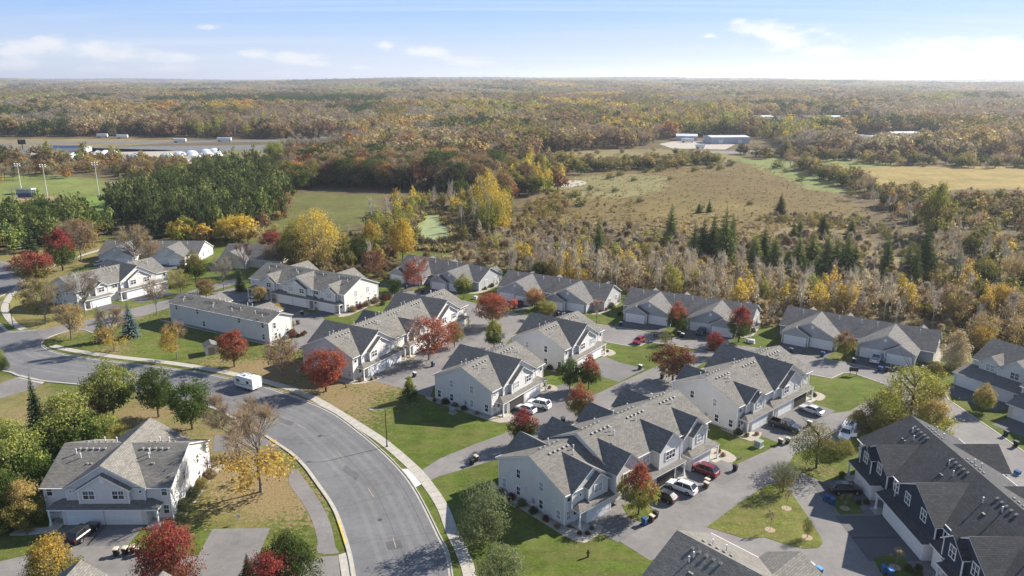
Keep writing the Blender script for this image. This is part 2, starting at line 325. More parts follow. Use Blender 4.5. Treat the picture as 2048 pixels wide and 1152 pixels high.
# ---------------------------------------------------------------- mesh helpers
class MB:
    def __init__(s): s.v = []; s.f = []; s.m = []; s.uv = {}
    def add(s, vs, fs, mi=0):
        o = len(s.v); s.v += [tuple(p) for p in vs]
        for f in fs: s.f.append(tuple(i + o for i in f)); s.m.append(mi)
        return o
    def box(s, x0, y0, z0, x1, y1, z1, mi=0):
        s.add([(x0, y0, z0), (x1, y0, z0), (x1, y1, z0), (x0, y1, z0), (x0, y0, z1), (x1, y0, z1), (x1, y1, z1), (x0, y1, z1)],
              [(3, 2, 1, 0), (4, 5, 6, 7), (0, 1, 5, 4), (1, 2, 6, 5), (2, 3, 7, 6), (3, 0, 4, 7)], mi)
    def hexa(s, b, t, mi=0):
        s.add(list(b) + list(t), [(3, 2, 1, 0), (4, 5, 6, 7), (0, 1, 5, 4), (1, 2, 6, 5), (2, 3, 7, 6), (3, 0, 4, 7)], mi)
    def tube(s, a, b, ra, rb, n=8, mi=0, cap=True):
        a, b = Vector(a), Vector(b); d = (b - a)
        if d.length < 1e-6: return
        d.normalize(); q = d.orthogonal().normalized(); r = d.cross(q)
        vs = []
        for p, rad in ((a, ra), (b, rb)):
            for i in range(n):
                t = 2 * math.pi * i / n; vs.append(p + q * (rad * math.cos(t)) + r * (rad * math.sin(t)))
        fs = [(i, (i + 1) % n, n + (i + 1) % n, n + i) for i in range(n)]
        if cap: fs += [tuple(range(n - 1, -1, -1)), tuple(range(n, 2 * n))]
        s.add(vs, fs, mi)
    def build(s, name, mats, parent=None, smooth=False, uv=None):
        me = bpy.data.meshes.new(name); me.from_pydata(s.v, [], s.f)
        for mm in (mats if isinstance(mats, (list, tuple)) else [mats]): me.materials.append(MATS[mm])
        if len(me.materials) > 1: me.polygons.foreach_set('material_index', s.m)
        if smooth: me.polygons.foreach_set('use_smooth', [True] * len(s.f))
        if uv == 'slope': slope_uv(me)
        me.update()
        return link(name, me, parent)
def slope_uv(me):
    """u along the horizontal of each face, v up its slope, in metres"""
    l = me.uv_layers.new(name='UVMap')
    for p in me.polygons:
        n = p.normal
        h = Vector((-n.y, n.x, 0))
        h = h.normalized() if h.length > 1e-4 else Vector((1, 0, 0))
        w = n.cross(h)
        for li in p.loop_indices:
            c = me.vertices[me.loops[li].vertex_index].co
            l.data[li].uv = (c.dot(h), c.dot(w))
def link(name, data, parent=None):
    o = bpy.data.objects.new(name, data); COL.objects.link(o)
    if parent is not None: o.parent = parent
    return o
def empty(name, x, y, z=0, rz=0):
    o = link(name, None); o.location = (x, y, z); o.rotation_euler = (0, 0, rz); o.empty_display_size = .5; return o
def tag(o, label, cat, group=None):
    o['label'] = label; o['category'] = cat
    if group: o['group'] = group
    return o
def struct(o, kind='structure'):
    o['kind'] = kind; return o
def catmull(pts, n=6, closed=False):
    P = [np.array(p, float) for p in pts]; out = []
    k = len(P)
    rng = range(k) if closed else range(k - 1)
    for i in rng:
        p0 = P[(i - 1) % k] if closed or i > 0 else P[0]; p1 = P[i]; p2 = P[(i + 1) % k]; p3 = P[(i + 2) % k] if closed or i + 2 < k else P[-1]
        for j in range(n):
            t = j / n
            out.append(tuple(.5 * ((2 * p1) + (-p0 + p2) * t + (2 * p0 - 5 * p1 + 4 * p2 - p3) * t * t + (-p0 + 3 * p1 - 3 * p2 + p3) * t ** 3)))
    if not closed: out.append(tuple(P[-1]))
    return out
def gl(pts): return [g(*p) for p in pts]
def sheet(name, pts, z, m, parent=None):
    vs = [Vector((x, y, z)) for x, y in pts]
    tri = tessellate_polygon([vs])
    mb = MB(); mb.v = [tuple(v) for v in vs]
    for t in tri:
        a, b, c = (vs[i] for i in t)
        if (b - a).cross(c - a).z < 0: t = (t[0], t[2], t[1])
        mb.f.append(tuple(t)); mb.m.append(0)
    return mb.build(name, m, parent)
def ribbon(mb, pts, off0, off1, z0, z1):
    """a band along pts between two sideways offsets; box profile when z0 < z1"""
    n = len(pts); base = len(mb.v)
    for i in range(n):
        a = np.array(pts[max(i - 1, 0)]); b = np.array(pts[min(i + 1, n - 1)]); d = b - a; d = d / (np.linalg.norm(d) + 1e-9); nn = np.array((-d[1], d[0]))
        p = np.array(pts[i]); q0 = p + nn * off0; q1 = p + nn * off1
        mb.v += [(q0[0], q0[1], z1), (q1[0], q1[1], z1), (q0[0], q0[1], z0), (q1[0], q1[1], z0)]
    for i in range(n - 1):
        a = base + 4 * i; b = a + 4
        mb.f += [(a, a + 1, b + 1, b)] if off0 > off1 else [(a, b, b + 1, a + 1)]
        mb.m.append(0)
        if z1 - z0 > .005:
            mb.f += [(a + 2, b + 2, b, a), (a + 1, b + 1, b + 3, a + 3)]; mb.m += [0, 0]
    return mb
def inpoly(x, y, poly):
    x = np.asarray(x); y = np.asarray(y); c = np.zeros(x.shape, bool); n = len(poly); j = n - 1
    for i in range(n):
        xi, yi = poly[i]; xj, yj = poly[j]
        if yi != yj:
            c ^= ((yi > y) != (yj > y)) & (x < (xj - xi) * (y - yi) / (yj - yi) + xi)
        j = i
    return c
# ================================================================ GROUND
LAWN = (.084, .116, .019); DRYLAWN = (.20, .175, .06); WOODF = (.115, .088, .05)
def hill(x, y):
    """gentle relief, only far away"""
    d = np.hypot(x, y); k = np.clip((d - 950) / 2600, 0, 1)
    return k * (8 + 11 * np.sin(x / 1250 + 1.3) + 9 * np.sin(y / 620 + x / 2100) + 7 * np.sin(x / 410 + y / 530) + 4 * np.sin(y / 210 - x / 700)) * np.clip(d / 5000, .55, 1.5) * np.clip(1.9 - d / 12000, .3, 1)
def axis(lo, hi, near, step, grow):
    out = [near[0]]
    while out[-1] < near[1]: out.append(out[-1] + step)
    s = step
    while out[-1] < hi: s *= 1 + grow; out.append(out[-1] + s)
    s = step; pre = [near[0]]
    while pre[-1] > lo: s *= 1 + grow; pre.append(pre[-1] - s)
    return np.array(pre[:0:-1] + out)
PLOTS = [  # field and lawn plots (survey points), colour, in painting order
    ([(-900, 620), (-900, 1500), (2900, 1500), (2900, 800), (2300, 760), (2048, 705), (1880, 665), (1700, 640), (1540, 655), (1380, 600), (1240, 572), (1000, 530), (900, 505), (800, 500), (780, 540), (640, 560), (560, 545), (500, 480), (200, 475), (60, 500), (-200, 540)], LAWN),
    ([(-300, 520), (60, 500), (200, 478), (330, 520), (330, 560), (200, 520), (110, 560), (60, 600), (190, 640), (300, 620), (280, 640), (190, 668), (60, 665), (-10, 610), (40, 560), (-300, 600)], DRYLAWN),
    ([(-300, 760), (30, 752), (120, 775), (300, 790), (420, 830), (430, 870), (340, 860), (240, 850), (0, 860), (-300, 900)], (.16, .15, .055)),
    ([(425, 870), (560, 890), (600, 950), (560, 1000), (520, 1050), (420, 1050), (350, 1000), (400, 930)], (.15, .14, .045)),
    ([(520, 480), (535, 430), (555, 402), (610, 386), (700, 388), (765, 390), (750, 412), (725, 445), (690, 478), (600, 490)], (.112, .118, .038)),
    ([(1010, 470), (1060, 400), (1100, 372), (1160, 350), (1300, 335), (1440, 325), (1530, 328), (1610, 368), (1700, 400), (1740, 430), (1700, 470), (1500, 460), (1300, 450), (1150, 460)], (.152, .110, .044)),
    ([(1100, 372), (1180, 350), (1330, 350), (1330, 380), (1200, 400), (1120, 400)], (.20, .18, .08)),
    ([(1380, 345), (1600, 360), (1680, 400), (1560, 408), (1400, 385)], (.142, .098, .042)),
    ([(1300, 400), (1480, 400), (1560, 430), (1440, 445), (1280, 430)], (.172, .13, .048)),
    ([(820, 545), (900, 505), (1010, 465), (1300, 445), (1500, 452), (1700, 458), (1870, 560), (1900, 645), (1700, 640), (1540, 655), (1380, 600), (1240, 572), (1000, 530)], (.20, .155, .085)),
    ([(1060, 345), (1060, 308), (1200, 300), (1310, 298), (1460, 303), (1500, 315), (1440, 326), (1300, 335)], (.20, .17, .08)),
    ([(1470, 318), (1600, 314), (1780, 326), (1780, 334), (1670, 335), (1640, 345), (1700, 392), (1620, 378), (1540, 345)], (.17, .20, .065)),
    ([(1665, 336), (1780, 333), (2400, 334), (2400, 380), (1990, 379), (1800, 380), (1720, 362)], (.29, .215, .072)),
    ([(-300, 440), (-300, 350), (60, 346), (200, 358), (232, 385), (215, 425), (120, 440)], (.165, .20, .055)),
    ([(90, 430), (120, 395), (215, 390), (225, 408), (205, 432)], (.16, .25, .045)),
    ([(-300, 293), (0, 288), (120, 292), (330, 296), (560, 288), (700, 283), (700, 300), (560, 312), (300, 330), (-300, 330)], (.16, .155, .085)),
    ([(-300, 288), (-300, 280), (100, 278), (280, 278), (400, 284), (200, 293)], (.23, .18, .09)),
    ([(1700, 283), (1720, 278), (1800, 280), (1880, 288), (1780, 294)], (.21, .24, .10)),
    ([(280, 178), (330, 173), (400, 176), (380, 181)], (.27, .22, .16)), ([(480, 186), (560, 180), (600, 186), (560, 196), (490, 194)], (.28, .23, .16)),
    ([(480, 236), (600, 232), (620, 238), (490, 242)], (.36, .29, .12)),
    ([(-100, 250), (40, 247), (60, 250), (-100, 256)], (.20, .26, .08)),
]
LITTER = [(520, 735, 6, .9), (570, 745, 7, 1), (640, 775, 8, .9), (690, 800, 8, .75), (760, 765, 7, .8), (735, 745, 6, .8), (800, 735, 6, .9), (850, 722, 7, 1.3), (905, 705, 5, .9),
          (985, 640, 7, .8), (940, 640, 5, .7), (480, 735, 6, .7), (430, 725, 5, .5), (520, 975, 7, 1.0), (560, 1000, 6, .85), (470, 935, 7, .95), (600, 1020, 5, .6), (450, 880, 6, .8), (150, 560, 9, .6),
          (90, 545, 9, .6), (60, 520, 10, .8), (250, 630, 8, .6), (130, 660, 8, .55), (230, 700, 6, .45), (840, 585, 5, .7), (1350, 758, 4, .7), (1140, 845, 3, .4), (1440, 1050, 5, .5), (1470, 1030, 4, .5), (350, 870, 6, .6),
          (290, 830, 6, .8), (60, 830, 8, .6), (600, 790, 6, .8), (720, 830, 5, .5), (1065, 870, 3, .5), (650, 565, 8, .6), (740, 555, 7, .6), (1690, 715, 2.5, .6), (1280, 1035, 2.5, .4), (1640, 940, 5, .45), (1160, 1060, 3, .3)]
def make_ground():
    xs = axis(-14000, 14000, (-150, 130), 1.6, .022); ys = axis(30, 26000, (60, 270), 1.6, .016)
    X, Y = np.meshgrid(xs, ys); Z = hill(X, Y)
    nx, ny = len(xs), len(ys)
    co = np.stack([X, Y, Z], -1).reshape(-1, 3)
    i = (np.arange(ny - 1)[:, None] * nx + np.arange(nx - 1)[None, :]).reshape(-1)
    quads = np.stack([i, i + 1, i + 1 + nx, i + nx], -1)
    me = bpy.data.meshes.new('ground')
    me.vertices.add(len(co)); me.vertices.foreach_set('co', co.astype('f').ravel())
    me.loops.add(quads.size); me.loops.foreach_set('vertex_index', quads.astype('i').ravel())
    me.polygons.add(len(quads)); me.polygons.foreach_set('loop_start', (np.arange(len(quads)) * 4).astype('i'))
    me.update(calc_edges=True)
    col = np.tile(np.array((*WOODF, 1.0)), (len(co), 1))
    px, py = co[:, 0], co[:, 1]
    jx = px + (np.sin(px * .31 + py * .17) + np.sin(py * .43 - px * .11)) * (.35 + py * .004); jy = py + (np.sin(px * .27 - py * .21) + np.sin(px * .13)) * (.35 + py * .004)
    for poly, c in PLOTS: col[inpoly(jx, jy, gl(poly)), :3] = c
    lit = np.zeros(len(co))
    for (a, b, r, s) in LITTER:
        c = g(a, b); d = np.hypot(px - c[0], py - c[1]); lit = np.maximum(lit, s * np.exp(-(d / r) ** 2))
    lit += .16 * ((jx < -20) & (jy < 230) & (jy > 90))
    a = me.attributes.new('plot', 'FLOAT_COLOR', 'POINT'); a.data.foreach_set('color', col.astype('f').ravel())
    a = me.attributes.new('litter', 'FLOAT', 'POINT'); a.data.foreach_set('value', lit.astype('f'))
    me.materials.append(MATS['turf'])
    return struct(link('ground', me))
make_ground()
def lawn(name, pts, z, c=LAWN, lit=0.0, n=0):
    o = sheet(name, catmull(pts, n, True) if n else pts, z, 'turf')
    me = o.data; k = len(me.vertices)
    a = me.attributes.new('plot', 'FLOAT_COLOR', 'POINT'); a.data.foreach_set('color', list((*c, 1)) * k)
    a = me.attributes.new('litter', 'FLOAT', 'POINT'); a.data.foreach_set('value', [lit] * k)
    return struct(o)

# ---------------------------------------------------------------- streets
north = catmull(gl([(925, 1300), (908, 1215), (899, 1165), (890, 1109), (872, 1071), (847, 1019), (822, 974), (795, 939), (757, 901), (712, 863), (660, 826), (600, 800), (560, 786), (525, 775), (457, 759), (400, 747), (350, 740), (250, 727), (175, 718), (125, 710), (95, 701), (82, 692)]), 5)
mouth = catmull(gl([(82, 692), (85, 682), (107, 671), (140, 661), (165, 659), (186, 666)]), 4)
nw = catmull(gl([(72, 661), (47, 663), (15, 664), (0, 652), (-30, 628), (-45, 612), (-30, 600), (0, 592), (30, 574), (45, 559), (42, 545), (0, 524), (-120, 505)]), 5)
south = catmull(gl([(-400, 730), (-120, 735), (7, 741), (42, 751), (90, 761), (160, 768), (260, 779), (350, 795), (422, 813), (500, 850), (562, 889), (590, 909), (615, 934), (637, 964), (665, 1004), (682, 1039), (702, 1101), (712, 1152), (722, 1215), (735, 1300)]), 5)
street = struct(sheet('street', north[:-1] + mouth[:6] + nw[:21] + gl([(-45, 612), (-160, 600), (-420, 640)]) + south, .030, 'road'))
struct(sheet('side_street', nw[28:] + gl([(-300, 500), (-300, 620), (-45, 612)]), .034, 'road'))
curb = MB()
ribbon(curb, north, 0, -.42, 0, .045); ribbon(curb, north, -.42, -.60, 0, .14)
ribbon(curb, mouth, 0, -.3, 0, .10); ribbon(curb, nw, 0, -.42, 0, .045); ribbon(curb, nw, -.42, -.6, 0, .14)
ribbon(curb, south, 0, -.42, 0, .045); ribbon(curb, south, -.42, -.60, 0, .14)
struct(curb.build('curb', 'concrete'))
yc = MB(); sy = south[-30:]
sy = [p for p in south if g(682, 1039)[1] >= p[1] >= g(700, 1099)[1] and p[0] < 0]
ribbon(yc, sy, -.40, -.62, .10, .146); struct(yc.build('curb_paint', 'paint_curb'))
for k, (a, b) in enumerate([((595, 849), (612, 858)), ((674, 904), (687, 917)), ((736, 976), (748, 995)), ((786, 1076), (792, 1096)), ((530, 818), (545, 824))]):
    mb = MB(); ribbon(mb, [g(*a), g(*b)], .06, -.06, .034, .036); o = mb.build('lane_dash', 'paint_yellow', street)
for a in ([(672, 1015), (700, 1010), (740, 1000), (790, 985)], [(702, 1088), (760, 1078), (830, 1070), (868, 1066)], [(560, 880), (610, 878), (650, 872), (700, 858)], [(500, 838), (540, 815), (575, 796)], [(640, 960), (660, 955), (700, 950), (760, 935)]):
    mb = MB(); ribbon(mb, catmull(gl(a), 3), .03, -.03, .035, .037); mb.build('crack', 'crack', street)

# wheel tracks, seams and covers in the street
for a, b_, mt, z in ((2.0, 2.7, 'road_worn', .0335), (3.6, 4.3, 'road_worn', .0335), (6.6, 7.3, 'road_worn', .0335), (8.2, 8.9, 'road_worn', .0335), (5.38, 5.44, 'crack', .036), (1.2, 1.26, 'crack', .036)):
    mb = MB(); ribbon(mb, north[8:], b_, a, z, z); mb.build('wheel_track' if mt != 'crack' else 'seam', mt, street)
for (a, b_, r) in ((640, 872, .38), (760, 1040, .38), (470, 800, .38), (250, 745, .38)):
    x, y = g(a, b_); mb = MB(); mb.tube((x, y, .03), (x, y, .039), r, r, 14); mb.build('manhole_cover', 'manhole', street)
for (p) in ([(690, 930), (720, 950), (712, 962), (684, 941)], [(560, 835), (590, 845), (580, 852), (552, 842)], [(770, 1085), (800, 1080), (806, 1096), (776, 1101)]):
    sheet('asphalt_patch', gl(p), .0345, 'road_dark', street)
# concrete walk, slab by slab
wc = gl([(955, 1260), (940, 1152), (922, 1100), (905, 1066), (886, 1016), (862, 978), (830, 939), (772, 888), (731, 860), (682, 829), (631, 799), (582, 778), (527, 762), (475, 750), (405, 736), (325, 724), (250, 716), (175, 706), (125, 697), (98, 689)])
def resample(pts, step):
    out = [np.array(pts[0])]; acc = 0
    for a, b in zip(pts[:-1], pts[1:]):
        a, b = np.array(a), np.array(b); L = np.linalg.norm(b - a); t = step - acc
        while t < L: out.append(a + (b - a) * t / L); t += step
        acc = L - (t - step)
    return [tuple(p) for p in out]
walk = empty('sidewalk', 0, 0); struct(walk)
def slabs(center, wd, step, par, z1=.055, gap=.02):
    P = resample(catmull(center, 6), step)
    for i in range(len(P) - 1):
        a, b = np.array(P[i]), np.array(P[i + 1])
        def nrm(j):
            q = np.array(P[min(j + 1, len(P) - 1)]) - np.array(P[max(j - 1, 0)]); q = q / np.linalg.norm(q); return np.array((-q[1], q[0]))
        d = (b - a) / np.linalg.norm(b - a) * gap; n0, n1 = nrm(i), nrm(i + 1)
        c = [a + d - n0 * wd / 2, b - d - n1 * wd / 2, b - d + n1 * wd / 2, a + d + n0 * wd / 2]
        zz = z1 + random.Random(i).uniform(0, .008)
        mb = MB(); mb.hexa([(*p, .0) for p in c], [(*p, zz) for p in c]); mb.build('slab', 'concrete', par)
slabs(wc, 1.75, 1.75, walk)
walk2 = empty('footpath', 0, 0); struct(walk2)
slabs(gl([(47, 659), (28, 648), (10, 622), (14, 602), (30, 581), (52, 562)]), 1.75, 1.9, walk2)
mb = MB(); ribbon(mb, catmull(gl([(52, 562), (80, 545), (120, 526), (160, 512), (205, 498)]), 4), .9, -.9, 0, .05); mb.build('slab', 'concrete', walk2)

# private lanes and courts
struct(sheet('trail', catmull(gl([(588, 938), (577, 964), (604, 1004), (625, 1044), (635, 1081), (636, 1106), (677, 1106), (671, 1094), (660, 1044), (637, 999), (607, 956)]), 3, True), .018, 'alley'))
LANES = [
    ('lane', [(842, 941), (880, 917), (940, 892), (1022, 862), (1050, 852), (1085, 842), (1110, 815), (1150, 802), (1190, 789), (1250, 761), (1312, 733), (1345, 722), (1380, 703), (1412, 698), (1445, 704), (1400, 730), (1372, 748), (1345, 770), (1335, 800), (1260, 815), (1200, 850), (1100, 880), (1010, 912), (990, 920), (880, 952), (850, 966), (822, 945)], 'alley'),
    ('lane', [(738, 760), (790, 735), (830, 715), (880, 690), (925, 662), (945, 640), (935, 610), (1040, 636), (1045, 650), (1010, 690), (955, 722), (905, 748), (870, 768), (860, 795), (800, 775)], 'alley'),
    ('lane', [(50, 664), (120, 652), (190, 637), (290, 611), (345, 597), (385, 580), (475, 556), (482, 566), (400, 588), (360, 605), (335, 617), (282, 633), (190, 667), (165, 659.5), (140, 661.5), (107, 671.5), (84, 684), (84, 690), (60, 680)], 'alley'),
    ('lane', [(345, 606), (400, 592), (470, 575), (500, 588), (560, 608), (640, 632), (662, 648), (640, 668), (612, 690), (590, 704), (578, 694), (590, 670), (588, 645), (560, 625), (480, 605), (400, 602)], 'alley'),
    ('lane', [(755, 592), (800, 580), (870, 586), (925, 602), (1000, 620), (1080, 636), (1202, 650), (1272, 660), (1340, 675), (1405, 682), (1502, 695), (1580, 707), (1692, 725), (1753, 739), (1862, 744), (1888, 770), (1898, 800), (1996, 867), (2060, 912), (2160, 980), (2160, 1080), (2060, 1000), (1900, 870), (1830, 832), (1790, 795), (1766, 767), (1708, 747), (1686, 746), (1663, 757), (1622, 749), (1430, 706), (1355, 692), (1295, 684), (1280, 692), (1257, 692), (1212, 684), (1100, 657), (1040, 645), (940, 640), (900, 618), (800, 604)], 'alley'),
    ('court', [(1180, 1040), (1237, 1000), (1300, 965), (1330, 950), (1370, 925), (1422, 893), (1455, 915), (1470, 930), (1530, 903), (1565, 885), (1590, 862), (1640, 830), (1700, 822), (1745, 795), (1770, 800), (1740, 850), (1700, 880), (1640, 893), (1590, 905), (1575, 932), (1555, 968), (1412, 1054), (1340, 1112), (1300, 1121), (1240, 1083)], 'alley'),
    ('court', [(1380, 1075), (1540, 964), (1578, 930), (1600, 945), (1640, 962), (1690, 960), (1705, 985), (1760, 1030), (1830, 1090), (1900, 1160), (1990, 1260), (1480, 1260)], 'alley'),
    ('court', [(-100, 1137), (0, 1123), (57, 1110), (100, 1085), (125, 1056), (275, 1054), (250, 1086), (247, 1096), (300, 1115), (397, 1111), (425, 1058), (540, 1056), (516, 1114), (612, 1116), (677, 1111), (690, 1260), (-100, 1260)], 'alley'),
    ('driveway', [(42, 751), (90, 763), (70, 776), (0, 797), (-120, 812), (-120, 780), (0, 767)], 'alley'),
    ('driveway', [(1165, 735), (1207, 712), (1240, 725), (1292, 738), (1237, 764), (1200, 752)], 'driveway'),
    ('driveway', [(1000, 842), (1092, 775), (1130, 768), (1195, 791), (1150, 822), (1110, 848), (1050, 856)], 'driveway'),
    ('driveway', [(425, 905), (428, 872), (470, 865), (540, 872), (580, 900), (500, 888), (470, 900)], 'driveway'),
]
for i, (nm, p, m) in enumerate(LANES): struct(sheet(nm, gl(p), .006 + .0035 * (i % 4) + (.004 if nm == 'driveway' else 0), m))
struct(sheet('apron', gl([(796, 938), (821, 938), (846, 967), (829, 976)]), .040, 'concrete_new'))
struct(sheet('apron', gl([(677, 1110), (700, 1103), (715, 1165), (685, 1165)]), .040, 'concrete'))
struct(sheet('apron', gl([(42, 750), (92, 762), (84, 768), (36, 756)]), .036, 'concrete'))
# lawn islands and kerbed edges
lawn('lawn_island', gl([(1414, 1054), (1470, 1012), (1537, 967), (1572, 971), (1612, 1028), (1640, 1072), (1646, 1086), (1638, 1096), (1608, 1098), (1575, 1090), (1530, 1075), (1490, 1078)]), .045, (.125, .14, .03), .22)
lawn('lawn_island', gl([(1660, 1000), (1700, 984), (1728, 1027), (1680, 1030)]), .045)
lawn('lawn_island', gl([(1745, 1116), (1800, 1108), (1850, 1165), (1780, 1175)]), .045)
lawn('lawn_island', gl([(1243, 1010), (1290, 1005), (1310, 1022), (1290, 1047), (1258, 1035)]), .045, LAWN, .3)
kb = MB()
for p in ([(927, 602), (1000, 620)], [(1110, 640), (1202, 650), (1272, 660), (1340, 675), (1405, 682), (1502, 695), (1580, 707), (1692, 725), (1753, 739)], [(1212, 684), (1257, 692), (1280, 692), (1295, 684), (1355, 692), (1430, 705)],
          [(1622, 749), (1663, 757), (1686, 746), (1708, 747), (1766, 767)], [(1880, 772), (1898, 800), (1996, 867), (2060, 912), (2150, 975)]):
    ribbon(kb, gl(p), .15, -.15, 0, .06)
struct(kb.build('lane_edging', 'concrete'))
# duckweed pond
struct(sheet('pond', catmull(gl([(848, 432), (878, 428), (884, 445), (902, 462), (905, 476), (880, 484), (850, 480), (832, 468), (836, 448)]), 4, True), .05, 'water_duckweed'))
# far roads, yards and pale reed patches
struct(sheet('highway', gl([(-300, 300), (0, 297), (300, 292), (560, 290), (690, 284), (745, 270), (768, 266), (758, 274), (720, 289), (690, 295), (560, 299), (300, 303), (-300, 311)]), .05, 'road'))
struct(sheet('highway', gl([(-300, 288), (200, 284), (500, 280), (560, 280), (560, 283), (200, 288), (-300, 292)]), .05, 'road'))
struct(sheet('county_road', gl([(1400, 303), (1500, 301), (1560, 299), (1560, 303), (1500, 306), (1400, 308)]), .05, 'alley'))
struct(sheet('gravel_yard', gl([(1318, 288), (1345, 283), (1420, 283), (1470, 289), (1450, 299), (1345, 297)]), .05, 'gravel_lot'))
struct(sheet('gravel_yard', gl([(60, 300), (180, 296), (330, 300), (440, 310), (430, 326), (250, 330), (60, 312)]), .05, 'gravel_lot'))
struct(sheet('reed_patch', catmull(gl([(1105, 370), (1130, 362), (1165, 362), (1172, 368), (1140, 375)]), 3, True), .05, 'gravel_lot'))
struct(sheet('infield', catmull(gl([(10, 398), (60, 392), (110, 394), (125, 400), (95, 408), (20, 408)]), 3, True), .05, 'dirt_infield'))
# ================================================================ BUILDINGS
CACHE = {}
def cached(key, fn):
    if key not in CACHE:
        o = fn(); CACHE[key] = o.data; bpy.data.objects.remove(o)
    return CACHE[key]
def frame_mesh(w, h, cols, rows):
    def f():
        mb = MB(); t = .12; d = .07
        mb.box(-w / 2, -d, 0, -w / 2 + t, .02, h); mb.box(w / 2 - t, -d, 0, w / 2, .02, h)
        mb.box(-w / 2 + t, -d, 0, w / 2 - t, .02, t); mb.box(-w / 2 + t, -d, h - t, w / 2 - t, .02, h)
        iw = w - 2 * t
        for c in range(1, cols): x = -w / 2 + t + iw * c / cols; mb.box(x - .05, -d + .01, t, x + .05, .02, h - t)
        for r in range(1, rows):
            z = t + (h - 2 * t) * r / rows; k = .045 if r * 2 == rows else .018
            for c in range(cols):
                x0 = -w / 2 + t + iw * c / cols + (.05 if c else 0); x1 = -w / 2 + t + iw * (c + 1) / cols - (.05 if c < cols - 1 else 0)
                mb.box(x0, -d + .02, z - k, x1, .02, z + k)
        if w > .7:
            for c in range(cols):   # the thin upper-sash bars
                x = -w / 2 + t + iw * (c + .5) / cols; mb.box(x - .014, -d + .03, h / 2 + .05, x + .014, .02, h - t)
        return mb.build('window', 'trim_white')
    return cached(('win', w, h, cols, rows), f)
PR = random.Random(77)
def pane_mesh(w, h, m='glass'):
    def f():
        mb = MB(); mb.box(-w / 2 + .1, -.025, .1, w / 2 - .1, .0, h - .1); return mb.build('pane', m)
    return cached(('pane', w, h, m), f)
WK = dict(double=(1.85, 1.5, 2, 2), single=(1.0, 1.6, 1, 2), small=(.62, .62, 1, 1), triple=(2.5, 1.6, 3, 2), slit=(.7, .5, 1, 1), wide=(1.4, 1.75, 2, 2))
def window(par, x, y, z, rz, kind):
    w, h, c, r = WK[kind]
    o = link('window', frame_mesh(w, h, c, r), par); o.location = (x, y, z); o.rotation_euler = (0, 0, rz)
    link('pane', pane_mesh(w, h, 'blind' if PR.random() < .3 else 'glass'), o)
def garage_mesh(w, h):
    def f():
        mb = MB(); n = 4; k = max(2, round(w / 1.2))
        for i in range(n):
            z0 = .02 + i * h / n; z1 = z0 + h / n - .03
            mb.box(-w / 2, -.03, z0, w / 2, .03, z1)
            for j in range(k):
                x0 = -w / 2 + w * j / k + .12; x1 = -w / 2 + w * (j + 1) / k - .12; mb.box(x0, -.045, z0 + .1, x1, -.03, z1 - .1)
        return mb.build('garage_door', 'door_white')
    return cached(('gar', w, h), f)
def jamb_mesh(w, h):
    def f():
        mb = MB(); mb.box(-w / 2 - .14, -.07, 0, -w / 2, .02, h + .14); mb.box(w / 2, -.07, 0, w / 2 + .14, .02, h + .14); mb.box(-w / 2, -.07, h, w / 2, .02, h + .14)
        return mb.build('door_frame', 'trim_white')
    return cached(('jamb', w, h), f)
def vent_mesh(m):
    def f():
        mb = MB(); mb.box(-.14, -.14, -.15, .14, .14, .12); mb.hexa([(-.22, -.2, .12), (.22, -.2, .12), (.22, .2, .12), (-.22, .2, .12)], [(-.17, -.15, .2), (.17, -.15, .2), (.17, .15, .2), (-.17, .15, .2)])
        return mb.build('roof_vent', m)
    return cached(('vent', m), f)
def pipe_mesh():
    def f():
        mb = MB(); mb.tube((0, 0, -.2), (0, 0, .65), .075, .075, 8); mb.tube((0, 0, .65), (0, 0, .8), .11, .11, 8); return mb.build('vent_pipe', 'pipe_white')
    return cached('pipe', f)
def louver_mesh():
    def f():
        mb = MB(); mb.box(-.3, -.05, 0, .3, .02, .75)
        for i in range(5): mb.hexa([(-.24, -.075, .08 + i * .13), (.24, -.075, .08 + i * .13), (.24, -.045, .08 + i * .13), (-.24, -.045, .08 + i * .13)], [(-.24, -.06, .15 + i * .13), (.24, -.06, .15 + i * .13), (.24, -.045, .15 + i * .13), (-.24, -.045, .15 + i * .13)])
        return mb.build('gable_vent', 'trim_white')
    return cached('louver', f)
def entry_mesh():
    def f():
        mb = MB(); mb.box(-.5, -.05, 0, .5, .02, 2.12, 0); mb.box(-.42, -.07, .1, .42, -.05, .95, 0); mb.box(-.36, -.066, 1.1, .36, -.05, 1.95, 1)
        return mb.build('door', ['door_white', 'glass'])
    return cached('entry', f)

